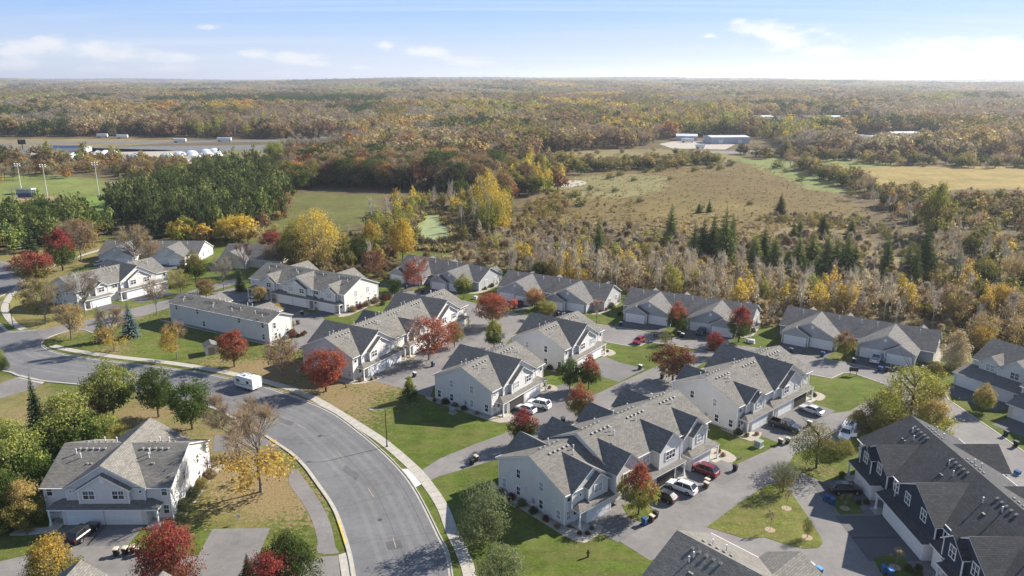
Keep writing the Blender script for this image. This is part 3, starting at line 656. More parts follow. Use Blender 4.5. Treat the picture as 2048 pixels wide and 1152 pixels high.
def gable_roof(sh, tr, ax, c, a0, a1, hw, ze, zr, t=.07, tt=.17):
    """two slabs meeting in a ridge: ax 'u' or 'v' is the ridge direction, c its position, a0..a1 its run, hw the half width, ze the edge and zr the ridge height"""
    def P(a, b, z): return (a, b, z) if ax == 'u' else (b, a, z)
    for sgn in (-1, 1):
        e = c + sgn * hw
        q = [P(a0, e, ze), P(a1, e, ze), P(a1, c, zr), P(a0, c, zr)]
        sh.hexa([(x, y, z - t) for x, y, z in q], q)
        s = (zr - ze) / hw; ins = .03
        q2 = [P(a0 + ins, e - sgn * ins, ze - t + s * ins), P(a1 - ins, e - sgn * ins, ze - t + s * ins), P(a1 - ins, c, zr - t), P(a0 + ins, c, zr - t)]
        tr.hexa([(x, y, z - tt) for x, y, z in q2], [(x, y, z - .001) for x, y, z in q2])
def wall_prism(w, ax, c, a0, a1, hw, z0, ze, zr):
    def P(a, b, z): return (a, b, z) if ax == 'u' else (b, a, z)
    ring = [(c - hw, z0), (c + hw, z0), (c + hw, ze), (c, zr), (c - hw, ze)]
    w.add([P(a, b, z) for a in (a0, a1) for b, z in ring], [(0, 1, 2, 3, 4), (9, 8, 7, 6, 5)] + [(i, (i + 1) % 5, 5 + (i + 1) % 5, 5 + i) for i in range(5)])
OV = .4
class House: pass
def house(name, label, lf, hdg, L, D, ze=5.3, zr=8.6, gables=(), skirts=(), wins=(), doors=(), louvers=(), wall='siding', roof='shingle', gwall=None, cat='townhouse', group=None, vents='units', unit=9.2, drive=6.5, dmat='driveway', bay=None, found=True, ventmat='vent_tan', pipes=True):
    """one building. lf: front-left corner of the roof edge, hdg: heading of the front from left to right, L x D: roof size.
    local axes: x along the front, y into the depth, origin at the front-left wall corner"""
    c, s = math.cos(R(hdg)), math.sin(R(hdg))
    ox, oy = lf[0] + OV * c - OV * s, lf[1] + OV * s + OV * c
    T = empty(name, ox, oy, 0, R(hdg)); tag(T, label, cat, group)
    l, d = L - 2 * OV, D - 2 * OV; sl = (zr - ze) / (D / 2)
    sh, tr, wl, fd = MB(), MB(), MB(), MB(); GW = []
    gable_roof(sh, tr, 'u', d / 2, -OV, l + OV, d / 2 + OV, ze, zr)
    wall_prism(wl, 'u', d / 2, 0, l, d / 2, 0, ze + sl * OV - .13, zr - .13)
    if found: fd.box(-.04, -.04, 0, l + .04, d + .04, .28)
    for (x, y) in ((0, 0), (l, 0), (0, d), (l, d)): tr.box(x - .07, y - .07, .3, x + .07, y + .07, ze + sl * OV - .2)
    # gutters
    tr.box(-OV, -OV - .12, ze - .14, l + OV, -OV - .01, ze - .03); tr.box(-OV, d + OV + .01, ze - .14, l + OV, d + OV + .12, ze - .03)
    def newgw(): GW.append(MB()); return GW[-1]
    for G in gables:
        u, w, z = G['u'] - OV, G['w'], G['zr']; pr = G.get('proj', .4); gz = G.get('ze', ze); gs = (z - gz) / (w / 2)
        vin = min(d / 2, (z - ze) / sl - OV + .3)
        side = G.get('side', 'front')
        v0 = -pr - OV if side in ('front', 'both') else d - vin; v1 = d + pr + OV if side in ('back', 'both') else vin
        gable_roof(sh, tr, 'v', u, v0, v1, w / 2, gz, z)
        wv0 = v0 + OV if side in ('front', 'both') else v0 + .6; wv1 = v1 - OV if side in ('back', 'both') else v1 - .6
        wall_prism(newgw() if gwall else wl, 'v', u, wv0, wv1, w / 2 - OV, G.get('z0', 0 if pr > 2.5 else 2.6), gz + gs * OV - .13, z - .13)
        if pr > 2.5 and found: fd.box(u - w / 2 + OV - .04, wv0 - .04, 0, u + w / 2 - OV + .04, wv0 + 1, .28)
        for x in (u - w / 2 + OV, u + w / 2 - OV):
            if side != 'back': tr.box(x - .07, wv0 - .07, max(.3, 0 if pr > 2.5 else 2.6), x + .07, wv0 + .07, gz + gs * OV - .2)
        I = G.get('inner')
        if I:
            iu = u + I.get('du', 0); ip = pr + I['proj']; iw = I['w']; izr = I['zr']; ize = I.get('ze', gz); isl = (izr - ize) / (iw / 2)
            for sd_ in (['front'] if side == 'front' else ['front', 'back'] if side == 'both' else ['back']):
                if sd_ == 'front': r0, r1, w0, w1 = -ip - OV, -pr + .6, -ip, -pr + .5
                else: r0, r1, w0, w1 = d + pr - .6, d + ip + OV, d + pr - .5, d + ip
                gable_roof(sh, tr, 'v', iu, r0, r1, iw / 2, ize, izr)
                wall_prism(newgw() if gwall else wl, 'v', iu, w0, w1, iw / 2 - OV, I.get('z0', 0 if ip > 2.5 else 2.6), ize + isl * OV - .13, izr - .13)
                if sd_ == 'front':
                    for x in (iu - iw / 2 + OV, iu + iw / 2 - OV): tr.box(x - .07, w0 - .07, .3 if ip > 2.5 else 2.6, x + .07, w0 + .07, ize + isl * OV - .2)
    posts = []
    for S in skirts:
        u0, u1 = S['u0'] - OV, S['u1'] - OV; pd = S.get('pd', 1.95); zb = S.get('zb', 2.7); zt = S.get('zt', 3.45); vw = S.get('vw', 0.0); hl, hr = S.get('hl', 1.5), S.get('hr', 1.5)
        vs = [(u0, -pd, zb), (u1, -pd, zb), (u1, vw, zb), (u0, vw, zb), (u0 + hl, vw, zt), (u1 - hr, vw, zt)]
        sh.add(vs, [(0, 1, 5, 4), (1, 2, 5), (3, 0, 4), (2, 3, 4, 5), (3, 2, 1, 0)])
        tr.box(u0 + .03, -pd + .03, zb - .22, u1 - .03, vw, zb - .005)
        pl, pr_ = S.get('pl', 1.9), S.get('pr', 1.9); bd = S.get('bd', pd - .45)
        wl.box(u0 + pl, -bd, 0, u1 - pr_, 0.05, zb - .2)
        for (uu, ww, op) in S.get('doors', ()):
            uu -= OV
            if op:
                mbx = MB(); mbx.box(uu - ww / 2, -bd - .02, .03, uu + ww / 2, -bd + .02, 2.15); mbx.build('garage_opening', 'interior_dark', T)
            else:
                o = link('garage_door', garage_mesh(round(ww, 2), 2.13), T); o.location = (uu, -bd - .02, .02)
            o = link('door_frame', jamb_mesh(round(ww, 2), 2.15), T); o.location = (uu, -bd - .005, 0)
            if drive:
                q = [(uu - ww / 2 - .4, -bd - drive), (uu + ww / 2 + .4, -bd - drive), (uu + ww / 2 + .4, -bd - .05), (uu - ww / 2 - .4, -bd - .05)]
                struct(sheet('driveway', [(ox + x * c - y * s, oy + x * s + y * c) for x, y in q], .0255, dmat))
        for side_, wd_ in (('l', pl), ('r', pr_)):
            if wd_ > 1.2:
                ue = u0 + .25 if side_ == 'l' else u1 - .25
                mbp = MB(); mbp.box(ue - .1, -pd + .12, 0, ue + .1, -pd + .32, zb - .2); mbp.box(ue - .16, -pd + .06, 0, ue + .16, -pd + .38, .5); mbp.build('post', 'trim_white', T)
                o = link('door', entry_mesh(), T); o.location = (u0 + pl * .55 if side_ == 'l' else u1 - pr_ * .55, 0.0, .12)
                q = [(u0 - .1, -pd - .6), (u0 + pl, -pd - .6), (u0 + pl, 0), (u0 - .1, 0)] if side_ == 'l' else [(u1 - pr_, -pd - .6), (u1 + .1, -pd - .6), (u1 + .1, 0), (u1 - pr_, 0)]
                struct(sheet('stoop', [(ox + x * c - y * s, oy + x * s + y * c) for x, y in q], .065, 'concrete'))
    for (face, a, z, kind, *off) in wins:
        k = off[0] if off else 0
        if face == 'F': window(T, a - OV, -k - .0, z, 0, kind)
        elif face == 'B': window(T, a - OV, d + k, z, math.pi, kind)
        elif face == 'L': window(T, -k, a - OV, z, -math.pi / 2, kind)
        elif face == 'R': window(T, l + k, a - OV, z, math.pi / 2, kind)
    for (uu, vv, ww) in doors:
        o = link('garage_door', garage_mesh(ww, 2.13), T); o.location = (uu - OV, vv - .02, .02)
        o = link('door_frame', jamb_mesh(ww, 2.15), T); o.location = (uu - OV, vv - .005, 0)
        if drive:
            uu -= OV; q = [(uu - ww / 2 - .4, vv - drive), (uu + ww / 2 + .4, vv - drive), (uu + ww / 2 + .4, vv - .05), (uu - ww / 2 - .4, vv - .05)]
            struct(sheet('driveway', [(ox + x * c - y * s, oy + x * s + y * c) for x, y in q], .0255, dmat))
            mbs = MB(); mbs.box(uu - ww / 2 - .45, vv - .1, 0, uu - ww / 2 - .15, vv - .0, .9); mbs.box(uu + ww / 2 + .15, vv - .1, 0, uu + ww / 2 + .45, vv - .0, .9); mbs.build('stone_base', 'stone_veneer', T)
    for (uu, vv, z) in louvers:
        o = link('gable_vent', louver_mesh(), T); o.location = (uu - OV, vv, z)
    rf = sh.build('roof', roof, T, uv='slope'); tr.build('trim', 'trim_white', T)
    wl.build('wall', wall, T)
    for q in GW: q.build('gable_wall', gwall, T)
    if found: fd.build('foundation', 'foundation', T)
    # vents and pipes in rows below the ridge, skipping the cross gables
    if vents:
        rnd = random.Random(hash(name) % 1000 + int(L * 10))
        def clear(u, v):
            for G in gables:
                dd = abs(u - (G['u'] - OV)); gz = G['zr'] - dd * (G['zr'] - ze) / (G['w'] / 2)
                if dd < G['w'] / 2 and gz > zr - abs(v - d / 2) * sl - .1: return False
            return True
        n = max(1, round(L / unit))
        for i in range(n):
            uc = (i + .5) * L / n - OV
            for sgn in (-1, 1):
                for j in range(5):
                    u = uc + (j - 2) * .95; v = d / 2 + sgn * 1.05
                    if -.0 < u < l and clear(u, v):
                        o = link('roof_vent', vent_mesh(ventmat), rf); o.location = (u, v, zr - 1.05 * sl); o.rotation_euler = (-sgn * math.atan(sl), 0, 0)
                if pipes:
                    for j in range(2):
                        u = uc + rnd.uniform(-2.5, 2.5); v = d / 2 + sgn * (1.9 + .7 * j)
                        if 0 < u < l and clear(u, v):
                            o = link('vent_pipe', pipe_mesh(), rf); o.location = (u, v, zr - (1.9 + .7 * j) * sl)
            for j in range(2):
                u = uc + rnd.uniform(-1, 1) + .5 * j; v = d / 2 - 3.6
                if 0 < u < l and clear(u, v):
                    o = link('roof_vent', vent_mesh(ventmat), rf); o.location = (u, v, zr - 3.6 * sl); o.scale = (.7, .7, .7)
    H = House(); H.T, H.l, H.d = T, l, d
    H.w = lambda x, y: (ox + x * c - y * s, oy + x * s + y * c)
    return H

BIG = lambda u, w=12.0, zr=9.05, side='both': dict(u=u, w=w, zr=zr, proj=.35, side=side, inner=dict(w=w * .66, proj=.6, zr=5.3 + (w * .33) * .62))
SMALL = lambda u, w=6.4, side='front': dict(u=u, w=w, zr=5.3 + w * .5 * .66, proj=.35, side=side, inner=dict(w=w * .68, proj=.6, zr=5.3 + w * .34 * .62, du=.6))
def gwin(u, kind='double', dx=2.1): return [('F', u - dx, 3.75, kind, .97), ('F', u + dx, 3.75, kind, .97), ('F', u - 5.0, 4.4, 'small', .36), ('F', u + 5.0, 4.4, 'small', .36)]
SIDE = lambda f: [(f, 5.2, 3.6, 'single'), (f, 10.2, 3.6, 'single'), (f, 5.2, .7, 'single'), (f, 10.2, .7, 'single'), (f, 1.6, .7, 'single'), (f, 13.4, .7, 'single')]
def duplex(name, label, lf, hdg, L, D, open_=None, **k):
    return house(name, label, lf, hdg, L, D, gables=[BIG(L / 2)], skirts=[dict(u0=1.5, u1=L - 1.5, doors=[(L / 2 - 2.75, 4.88, open_ == 0), (L / 2 + 2.75, 4.88, open_ == 1)], pl=1.9, pr=1.9)],
                 wins=gwin(L / 2) + SIDE('L') + SIDE('R') + [('F', 1.2, 3.75, 'single'), ('F', L - 1.2, 3.75, 'single'), ('F', 1.2, .8, 'single'), ('F', L - 1.2, .8, 'single')],
                 louvers=[(L / 2, -.95, 6.4)], **k)
HS = {}
HS['b1'] = duplex('townhouse', 'grey two-unit townhouse at lower left, black car on its driveway', (-67.9, 95.8), 0.3, 18.9, 15.0, drive=5)
HS['m1'] = duplex('townhouse', 'two-unit townhouse by the curving street, white cars before its open garage', g(984, 784.5, 5.3), 54.5, 18.3, 14.8, open_=0, drive=0)
HS['m2'] = duplex('townhouse', 'two-unit townhouse facing the red car lane, empty pale driveway in front', g(1130, 701, 5.3), 54.0, 17.3, 14.6, drive=0)
HS['e'] = house('townhouse', 'three-unit townhouse with dark pickup and silver sedan on its driveways', g(1478, 815, 5.3), 41.4, 26.6, 15.2,
                gables=[SMALL(5.3), BIG(17.6), dict(u=5.3, w=6, zr=7.6, proj=.4, side='back')], skirts=[dict(u0=1, u1=9.4, doors=[(5.6, 4.88, False)], pl=1.9, pr=.5, hr=.2), dict(u0=9.6, u1=25, doors=[(14.5, 4.88, False), (20.2, 4.88, True)], pl=1.7, pr=2.1)],
                wins=gwin(17.6) + SIDE('L')[:2] + [('L', 4.6, .7, 'single'), ('L', 1.6, .7, 'single'), ('F', 5.9, 3.75, 'double', .97), ('F', 1.2, 3.75, 'single'), ('F', 1.2, .8, 'single'), ('F', 10.6, 4.0, 'small'), ('F', 25.4, 3.75, 'single')] + SIDE('R'), louvers=[(17.6, -.95, 6.4), (5.9, -.95, 6.0)], drive=6)
HS['fl'] = house('townhouse', 'grey end townhouse nearest the walk, tree shadow on its white garage', g(1130, 993, 5.3), 41.5, 10.4, 15.1,
                 gables=[dict(u=5.4, w=8.6, zr=8.0, proj=.35, side='front', inner=dict(w=4.8, proj=.6, zr=7.0, du=.9)), dict(u=5.4, w=8, zr=7.9, proj=.4, side='back')], skirts=[dict(u0=1.5, u1=9.2, doors=[(6.0, 4.7, False)], pl=2.0, pr=.5, hr=.2)],
                 wins=SIDE('L') + [('F', 6.3, 3.75, 'double', .97), ('F', 1.2, 3.75, 'single'), ('F', 1.2, .8, 'single'), ('F', 3.2, 4.0, 'small', .36)], drive=6, unit=10)
def fpt(u, v): 
    a = g(1130, 993, 5.3); c, s = math.cos(R(41.5)), math.sin(R(41.5)); return (a[0] + u * c - v * s, a[1] + u * s + v * c)
HS['fm'] = house('townhouse', 'long taupe townhouse row with four steep gables, white and maroon cars before it', fpt(9.2, -.5), 41.5, 25.4, 14.4, ze=6.1, zr=9.5,
                 gables=[dict(u=2.6, w=6.2, zr=8.6, proj=1.5, side='front'), dict(u=12.8, w=6.2, zr=8.6, proj=1.5, side='front'), dict(u=20.6, w=7.0, zr=8.4, proj=.5, side='front', ze=5.6, inner=dict(w=4.6, proj=.6, zr=7.2, ze=5.5, du=.6)),
                         dict(u=2.6, w=6.5, zr=8.7, proj=.8, side='back'), dict(u=11.4, w=6.5, zr=8.7, proj=.8, side='back'), dict(u=20.5, w=6.5, zr=8.7, proj=.8, side='back')],
                 skirts=[dict(u0=7.6, u1=16.3, doors=[(11.6, 4.7, True)], pl=.4, pr=1.9, pd=2.3, bd=1.7, hl=.3, hr=.8), dict(u0=17.4, u1=25.2, doors=[(20.8, 4.5, False)], pl=.4, pr=1.9, pd=2.6, bd=2.1, hr=1.0)],
                 wins=[('F', 2.6, 3.9, 'triple', 1.52), ('F', 12.8, 3.9, 'triple', 1.52), ('F', 8.6, 3.9, 'double'), ('F', 21.3, 3.8, 'double', 1.12), ('F', 24.4, 3.9, 'single'), ('R', 4.5, 3.9, 'single'), ('R', 10, 3.9, 'single'), ('R', 5, .8, 'single')], wall='siding', drive=6, unit=8.5)
HS['d'] = house('townhouse', 'longest white townhouse row, red trees before both its ends', g(705, 717, 5.3), 60.4, 44.7, 15.0,
                gables=[BIG(8.4), SMALL(21.8, 6.8), BIG(35.0), dict(u=21.8, w=7, zr=7.8, proj=.4, side='back')], skirts=[dict(u0=1.5, u1=16.2, doors=[(6.6, 4.88, False), (12.2, 4.88, False)], pl=1.9, pr=1.6), dict(u0=17.6, u1=26, doors=[(21.8, 4.88, False)], pl=1.6, pr=1.6), dict(u0=27.8, u1=43, doors=[(32.5, 4.88, False), (38, 4.88, False)], pl=1.9, pr=1.9)],
                wins=gwin(8.4) + gwin(35) + [('F', 16.6, 3.8, 'double'), ('F', 21.8, 3.8, 'double', .97), ('F', 26.4, 3.8, 'double'), ('L', 13.4, .7, 'single'), ('L', 1.4, .7, 'single'), ('L', 8, 3.7, 'single'), ('F', 1.2, 3.75, 'single'), ('F', 43.5, 3.75, 'single')] + SIDE('R'), louvers=[(8.4, -.95, 6.4), (35, -.95, 6.4)], unit=9)
HS['g'] = house('townhouse', 'white townhouse behind leafless trees at the left bend of the lane', g(151, 584.5, 5.3), 58.3, 28.2, 15.0,
                gables=[SMALL(6.3), BIG(18.5)], skirts=[dict(u0=1, u1=10, doors=[(6.0, 4.88, False)], pl=1.9, pr=1.2), dict(u0=11.6, u1=26.6, doors=[(16.2, 4.88, False), (21.6, 4.88, False)], pl=1.9, pr=1.9)],
                wins=gwin(18.5) + [('F', 6.8, 3.8, 'double', .97), ('F', 11.3, 3.8, 'double'), ('F', 1.3, 3.8, 'single'), ('F', 26.9, 3.8, 'single')] + SIDE('L') + SIDE('R'), louvers=[(18.5, -.95, 6.4)], drive=7, dmat='driveway_dark')
HS['h'] = house('townhouse', 'long white townhouse seen from its plain rear beside the small shed', g(334, 605, 5.3), -28.6, 36.4, 8.2, zr=6.95, gables=[dict(u=9, w=8.6, zr=6.8, proj=1.8, side='back'), dict(u=27, w=8.6, zr=6.8, proj=1.8, side='back')],
                wins=[('F', u, z, k) for u, z, k in ((3, 3.6, 'single'), (5.6, 4.6, 'slit'), (11, 3.6, 'single'), (15, 4.6, 'slit'), (22, 4.6, 'slit'), (26, 3.6, 'single'), (31, 4.6, 'slit'), (34, 3.6, 'single'), (4, .9, 'slit'), (13, .6, 'single'), (24, .6, 'slit'), (34, .6, 'single'))] + [('R', 2.2, 3.3, 'single'), ('R', 2.4, .7, 'single'), ('R', 6.2, .7, 'single')], ventmat='vent_dark')
HS['i'] = house('townhouse', 'grey townhouse row with four garage doors, lawn along its sunlit gable end', g(497.5, 556, 5.3), -29.4, 36.6, 15.0,
                gables=[SMALL(8.2, 7), dict(u=19.4, w=12, zr=8.4, proj=.35, side='front', inner=dict(w=7.6, proj=.6, zr=7.4)), SMALL(31.2, 7), BIG(9, 11, 8.5, 'back'), BIG(27, 11, 8.5, 'back')],
                skirts=[dict(u0=.5, u1=9, doors=[(5.4, 4.88, False)], pl=1.9, pr=.5), dict(u0=9.8, u1=26.8, doors=[(15.4, 4.88, False), (21, 4.88, False)], pl=2.1, pr=2.1), dict(u0=27.0, u1=36, doors=[(31, 4.88, False)], pl=.6, pr=2)],
                wins=gwin(19.4) + [('F', 8.7, 3.8, 'double', .97), ('F', 31.7, 3.8, 'double', .97), ('F', 12.6, 3.9, 'small'), ('F', 26, 3.8, 'double'), ('F', 1.4, 3.9, 'small'), ('F', 35, 3.9, 'small')] + SIDE('R'), louvers=[(19.4, -.95, 6.2), (8.7, -.95, 6.2), (31.7, -.95, 6.2)], wall='siding', dmat='driveway_dark', ventmat='vent_dark', drive=7)
def ranch(label, lf, hdg, L, D=12.8, cs=(9.0, 25.4), sides=(-1, 1), wall='siding_grey', roof='shingle_ranch', extra=(), **k):
    gb, dr, lv = [], [], []
    for u, sgn in zip(cs, sides):
        gb.append(dict(u=u, w=13.0, zr=6.15, proj=4.3, side='front', inner=dict(w=6.9, proj=1.1, zr=4.75, du=sgn * 3.05)))
        dr += [(u + sgn * 3.05, -5.4, 4.88), (u - sgn * 2.75, -4.3, 4.88)]; lv.append((u - sgn * .4, -4.3, 4.5))
    for u in [c_ + 5 for c_ in cs] + [cs[0] - 4]:
        gb.append(dict(u=u, w=4.4, zr=4.6, proj=2.0, side='back', z0=0))
    return house('ranch_rowhouse', label, lf, hdg, L, D, ze=2.85, zr=6.2, gables=gb, doors=dr, louvers=lv, wall=wall, roof=roof, wins=[('R', 4.2, 1.0, 'wide'), ('R', 9, 1.0, 'single'), ('L', 4.2, 1.0, 'wide'), ('F', (cs[0] + cs[-1]) / 2 - .8, .9, 'double')] + list(extra), cat='rowhouse', group='single-storey rowhouses along the back lane', vents=None, dmat='driveway_dark', drive=6, **k)
HS['l'] = ranch('single-storey rowhouse with a pinkish red tree before its garages', g(791, 536, 2.85), -32.8, 33, cs=(8.2, 24.4), sides=(-1, -1))
HS['n'] = ranch('single-storey rowhouse with a dark red truck on its driveway', g(995, 571, 2.85), -29.2, 34.2, cs=(8.4, 24.2), sides=(1, -1))
HS['o'] = ranch('single-storey rowhouse with two red-topped maples and a dark car', g(1244, 609, 2.85), -28.5, 34.3, cs=(8.6, 25.2), sides=(-1, 1))
HS['p'] = ranch('single-storey rowhouse with a white pickup on its driveway', g(1558, 649, 2.85), -35.2, 34.5, cs=(8.4, 25.0), sides=(-1, 1))
HS['j'] = ranch('single-storey rowhouse behind a tall brown leafless tree at upper left', (-145, 255.5), -1.5, 36, cs=(9, 27), sides=(1, 1), wall='siding')
for k_ in 'lnopj':      # slim vent pipes on the ranch roofs
    Hh = HS[k_]
    for u in (4, 12.5, 17.5, 21, 30):
        o = link('vent_pipe', pipe_mesh(), [q for q in Hh.T.children if q.name.startswith('roof')][0]); o.location = (u, 4.2, 2.85 + 4.6 * .523); o.scale = (1, 1, 1.3)
kx, ky = g(437, 516, 2.85)
HS['k'] = house('cottage', 'beige single-storey house with a porch, behind a leafless purple tree', (kx, ky), -12, 23, 13.5, ze=2.85, zr=6.6, gables=[dict(u=6, w=11, zr=5.9, proj=2.2, side='front', z0=0, inner=dict(w=5, proj=.8, zr=4.4, du=-2))], wall='siding_beige', roof='shingle_ranch', wins=[('F', 5, 1, 'double', 2.2), ('F', 16, 1, 'double'), ('R', 4, .9, 'wide'), ('R', 9, 1, 'single')], cat='house', vents=None)
HS['r'] = house('townhouse', 'white and navy townhouse row with a huge charcoal roof at lower right', (56.3, 111.0), -90, 52, 16.4, ze=5.4, zr=9.5,
                gables=[dict(u=7.6, w=8.6, zr=8.3, proj=1.0, side='front', inner=dict(w=4.4, proj=.5, zr=7.4, ze=5.6, du=-2.0)), dict(u=19.4, w=11.4, zr=8.6, proj=1.0, side='front'), dict(u=31.8, w=9.6, zr=8.5, proj=1.0, side='front', inner=dict(w=5.0, proj=.7, zr=7.6, ze=5.6, du=-1.9)), dict(u=44, w=11, zr=8.6, proj=1, side='front'),
                        dict(u=7.3, w=8, zr=8.2, proj=1.5, side='back'), dict(u=19.6, w=9, zr=8.2, proj=1.5, side='back'), dict(u=32, w=9, zr=8.2, proj=1.5, side='back')],
                skirts=[dict(u0=2.4, u1=10.2, doors=[(7.0, 4.88, False)], pl=1.8, pr=.4, pd=2.7, bd=2.2, hl=.2, hr=.2, zb=2.75, zt=3.7), dict(u0=11.9, u1=25.0, doors=[(16.7, 4.6, False), (22.0, 4.6, False)], pl=1.8, pr=.4, pd=2.7, bd=2.2, hl=.2, hr=.2, zb=2.75, zt=3.7), dict(u0=25.2, u1=28.6, doors=[], pl=.4, pr=.4, pd=1.9, hl=.2, hr=.2, zb=3.2, zt=4.0), dict(u0=28.8, u1=41, doors=[(33, 4.6, False), (38.3, 4.6, False)], pl=1.8, pr=.4, pd=2.9, bd=2.4, hl=.2, hr=.2, zb=2.75, zt=3.7)],
                wins=[('F', 5.6, 4.1, 'wide', 1.5), ('F', 9.0, 4.1, 'wide', 1.0), ('F', 17.4, 4.1, 'wide', 1.0), ('F', 21.6, 4.1, 'wide', 1.0), ('F', 14.2, 4.1, 'wide', 1.0), ('F', 25.6, 4.0, 'wide'), ('F', 29.8, 4.1, 'wide', 1.7), ('F', 33.4, 4.1, 'wide', 1.0), ('L', 4, 3.8, 'single'), ('L', 11, 3.8, 'single')],
                wall='siding_white', gwall='siding_navy', roof='shingle_dark', unit=10.5, ventmat='vent_tan', drive=7, dmat='driveway_dark')
a9 = g(1354, 1060, 9.0); hs = -48.6
HS['s'] = house('townhouse', 'townhouse cut by the bottom frame edge, only its grey shingle roof in view', (a9[0] - 7.5 * math.cos(R(hs + 90)), a9[1] - 7.5 * math.sin(R(hs + 90))), hs, 30, 15, zr=9.0, gables=[dict(u=11.2, w=8.6, zr=7.6, proj=1.8, side='back')], wins=[('L', 5, 3.6, 'single'), ('L', 10, 3.6, 'single'), ('L', 5, .8, 'single')], ventmat='vent_tan')
t2 = g(1943, 716, 5.3)
HS['t'] = house('townhouse', 'grey townhouse at the right frame edge, small yellow tree before its garage', t2, -62, 13.5, 13, zr=8.7, gables=[dict(u=4.2, w=5.0, zr=7.2, proj=.7, side='front'), dict(u=9.2, w=7.4, zr=7.9, proj=1.0, side='front')], skirts=[dict(u0=-1.0, u1=12.4, doors=[(2.6, 4.88, False), (8.6, 4.88, False)], pl=.4, pr=1.0, pd=4.8, bd=4.4, zt=4.0, hl=.3, hr=.3)], wins=[('F', 4.2, 3.9, 'double', .72), ('F', 9.2, 3.9, 'double', 1.02), ('R', 5, 3.6, 'single')], dmat='driveway_dark', vents=None, wall='siding', drive=6)
c3 = g(2011, 806, 2.7); t3 = (c3[0] - .2 * math.cos(R(-62)) - 4.2 * math.sin(R(-62)), c3[1] - .2 * math.sin(R(-62)) + 4.2 * math.cos(R(-62)))
HS['t3'] = house('townhouse', 'townhouse cut by the right frame edge, white garage door above black bins', t3, -62, 20, 13, zr=8.7, gables=[dict(u=8, w=9, zr=8.0, proj=1.0, side='front')], skirts=[dict(u0=.2, u1=13, doors=[(4.2, 4.88, False), (9.8, 4.88, False)], pl=.5, pr=1.6, pd=4.6, bd=4.2, zt=4.0, hl=.3, hr=.3)], wins=[('F', 6, 3.9, 'double', 1.02)], dmat='driveway_dark', vents=None, drive=6)
q1 = g(165, 1115, 8.6); q2 = g(378, 1134, 8.6)
HS['q'] = house('townhouse', 'townhouse cut by the bottom frame edge, two roof gables peeking in at lower left', (q1[0] - 8, q1[1] - 17.2), 0, 24, 15, zr=8.6, gables=[dict(u=8, w=9.5, zr=8.6, proj=1.8, side='back'), dict(u=17.6, w=6.5, zr=7.6, proj=1.2, side='back')], wins=[('B', 8, 3.6, 'double', 1.8)], vents=None)
# dryer vents, meters and coolers on the gable ends
def fittings(H, side, seed):
    rnd = random.Random(seed); x0 = -.09 if side == 'L' else H.l + .09
    for i in range(6):
        v = rnd.uniform(1, H.d - 1); z = rnd.choice((2.9, 2.6, 3.1, 1.4)); mb = MB(); mb.box(x0 - .08, v - .11, z, x0 + .08, v + .11, z + .2); mb.build('wall_vent', 'trim_white', H.T)
    mb = MB(); v = H.d * .45; mb.box(x0 - .1, v - .2, 1.0, x0 + .1, v + .2, 1.7); mb.build('meter_box', 'metal_grey', H.T)
    mb = MB(); xa = x0 + (-.8 if side == 'L' else .1); mb.box(xa, H.d * .6, .05, xa + .7, H.d * .6 + .7, .8); mb.build('air_conditioner', 'metal_grey', H.T)
for i, (k_, sd_) in enumerate((('m1', 'L'), ('m2', 'L'), ('fl', 'L'), ('e', 'L'), ('d', 'L'), ('b1', 'R'), ('i', 'R'), ('h', 'R'), ('g', 'L'))): fittings(HS[k_], sd_, i)
# rock beds along foundations
def bed(H, pts, m='rock_mulch', n=3): struct(sheet('rock_bed', catmull([H.w(*p) for p in pts], n, True), .032, m))
bed(HS['m1'], [(-1.2, -2.8), (-1.4, 6), (-1.2, 14.6), (.2, 15.4), (.2, -.1), (3, -2.6), (2.4, -3.6)])
bed(HS['m1'], [(15.4, -3), (18, -3.4), (19.6, -1.5), (18.8, 1), (17.3, .2)])
bed(HS['m2'], [(14.6, -3), (17, -3.6), (18.6, -1.5), (17.8, 1), (16.4, .2)])
bed(HS['m2'], [(-1, -1), (-1.1, 6), (-1, 13.6), (.2, 14), (.2, -.2)])
bed(HS['fl'], [(-1.3, -3.5), (-1.5, 6), (-1.3, 14.8), (.2, 15.4), (.2, -.1), (3.4, -2.2), (4.2, -3.6), (1.5, -4.6)])
bed(HS['fm'], [(24.6, -4.4), (27, -4.6), (28, -2), (27, .2), (24.8, .0)])
bed(HS['e'], [(-.8, -3.6), (3.4, -3.2), (3.2, -2), (.3, .1), (-.6, 3)])
bed(HS['e'], [(24.6, -3), (27.6, -3), (28.6, -1), (27.4, 1.4), (25.9, .2)])
bed(HS['d'], [(-1.3, -1.5), (-1.6, 8), (-2.6, 13.5), (-.5, 15), (.2, 8), (.2, -.2), (4.5, -2.8), (4, -4)])
bed(HS['i'], [(35.9, -2.5), (38.2, -1), (37.6, 8), (37.6, 14.5), (35.9, 14.6)])
bed(HS['h'], [(-1, -.1), (-1, -1), (18, -1), (37, -1.1), (38.5, 0), (37.2, 4), (39, 8.5), (36, 9.5), (35.7, -.1)], 'rock_mulch')
bed(HS['b1'], [(18.2, -.1), (19.3, -1), (19.6, 6), (19.4, 13), (21.5, 15.2), (18.2, 14.6)])
bed(HS['b1'], [(-2.4, -2.5), (2.2, -2.2), (2.6, -3.4), (-3, -4.2)], 'concrete')
bed(HS['r'], [(9.6, -2.6), (10.4, -5.6), (11.6, -6), (12, -2.4), (11.8, -.1), (10, -.1)], 'rock_grey')
bed(HS['r'], [(25.2, -2.4), (26, -6.4), (28.6, -6), (28.6, -2.2)], 'rock_grey')
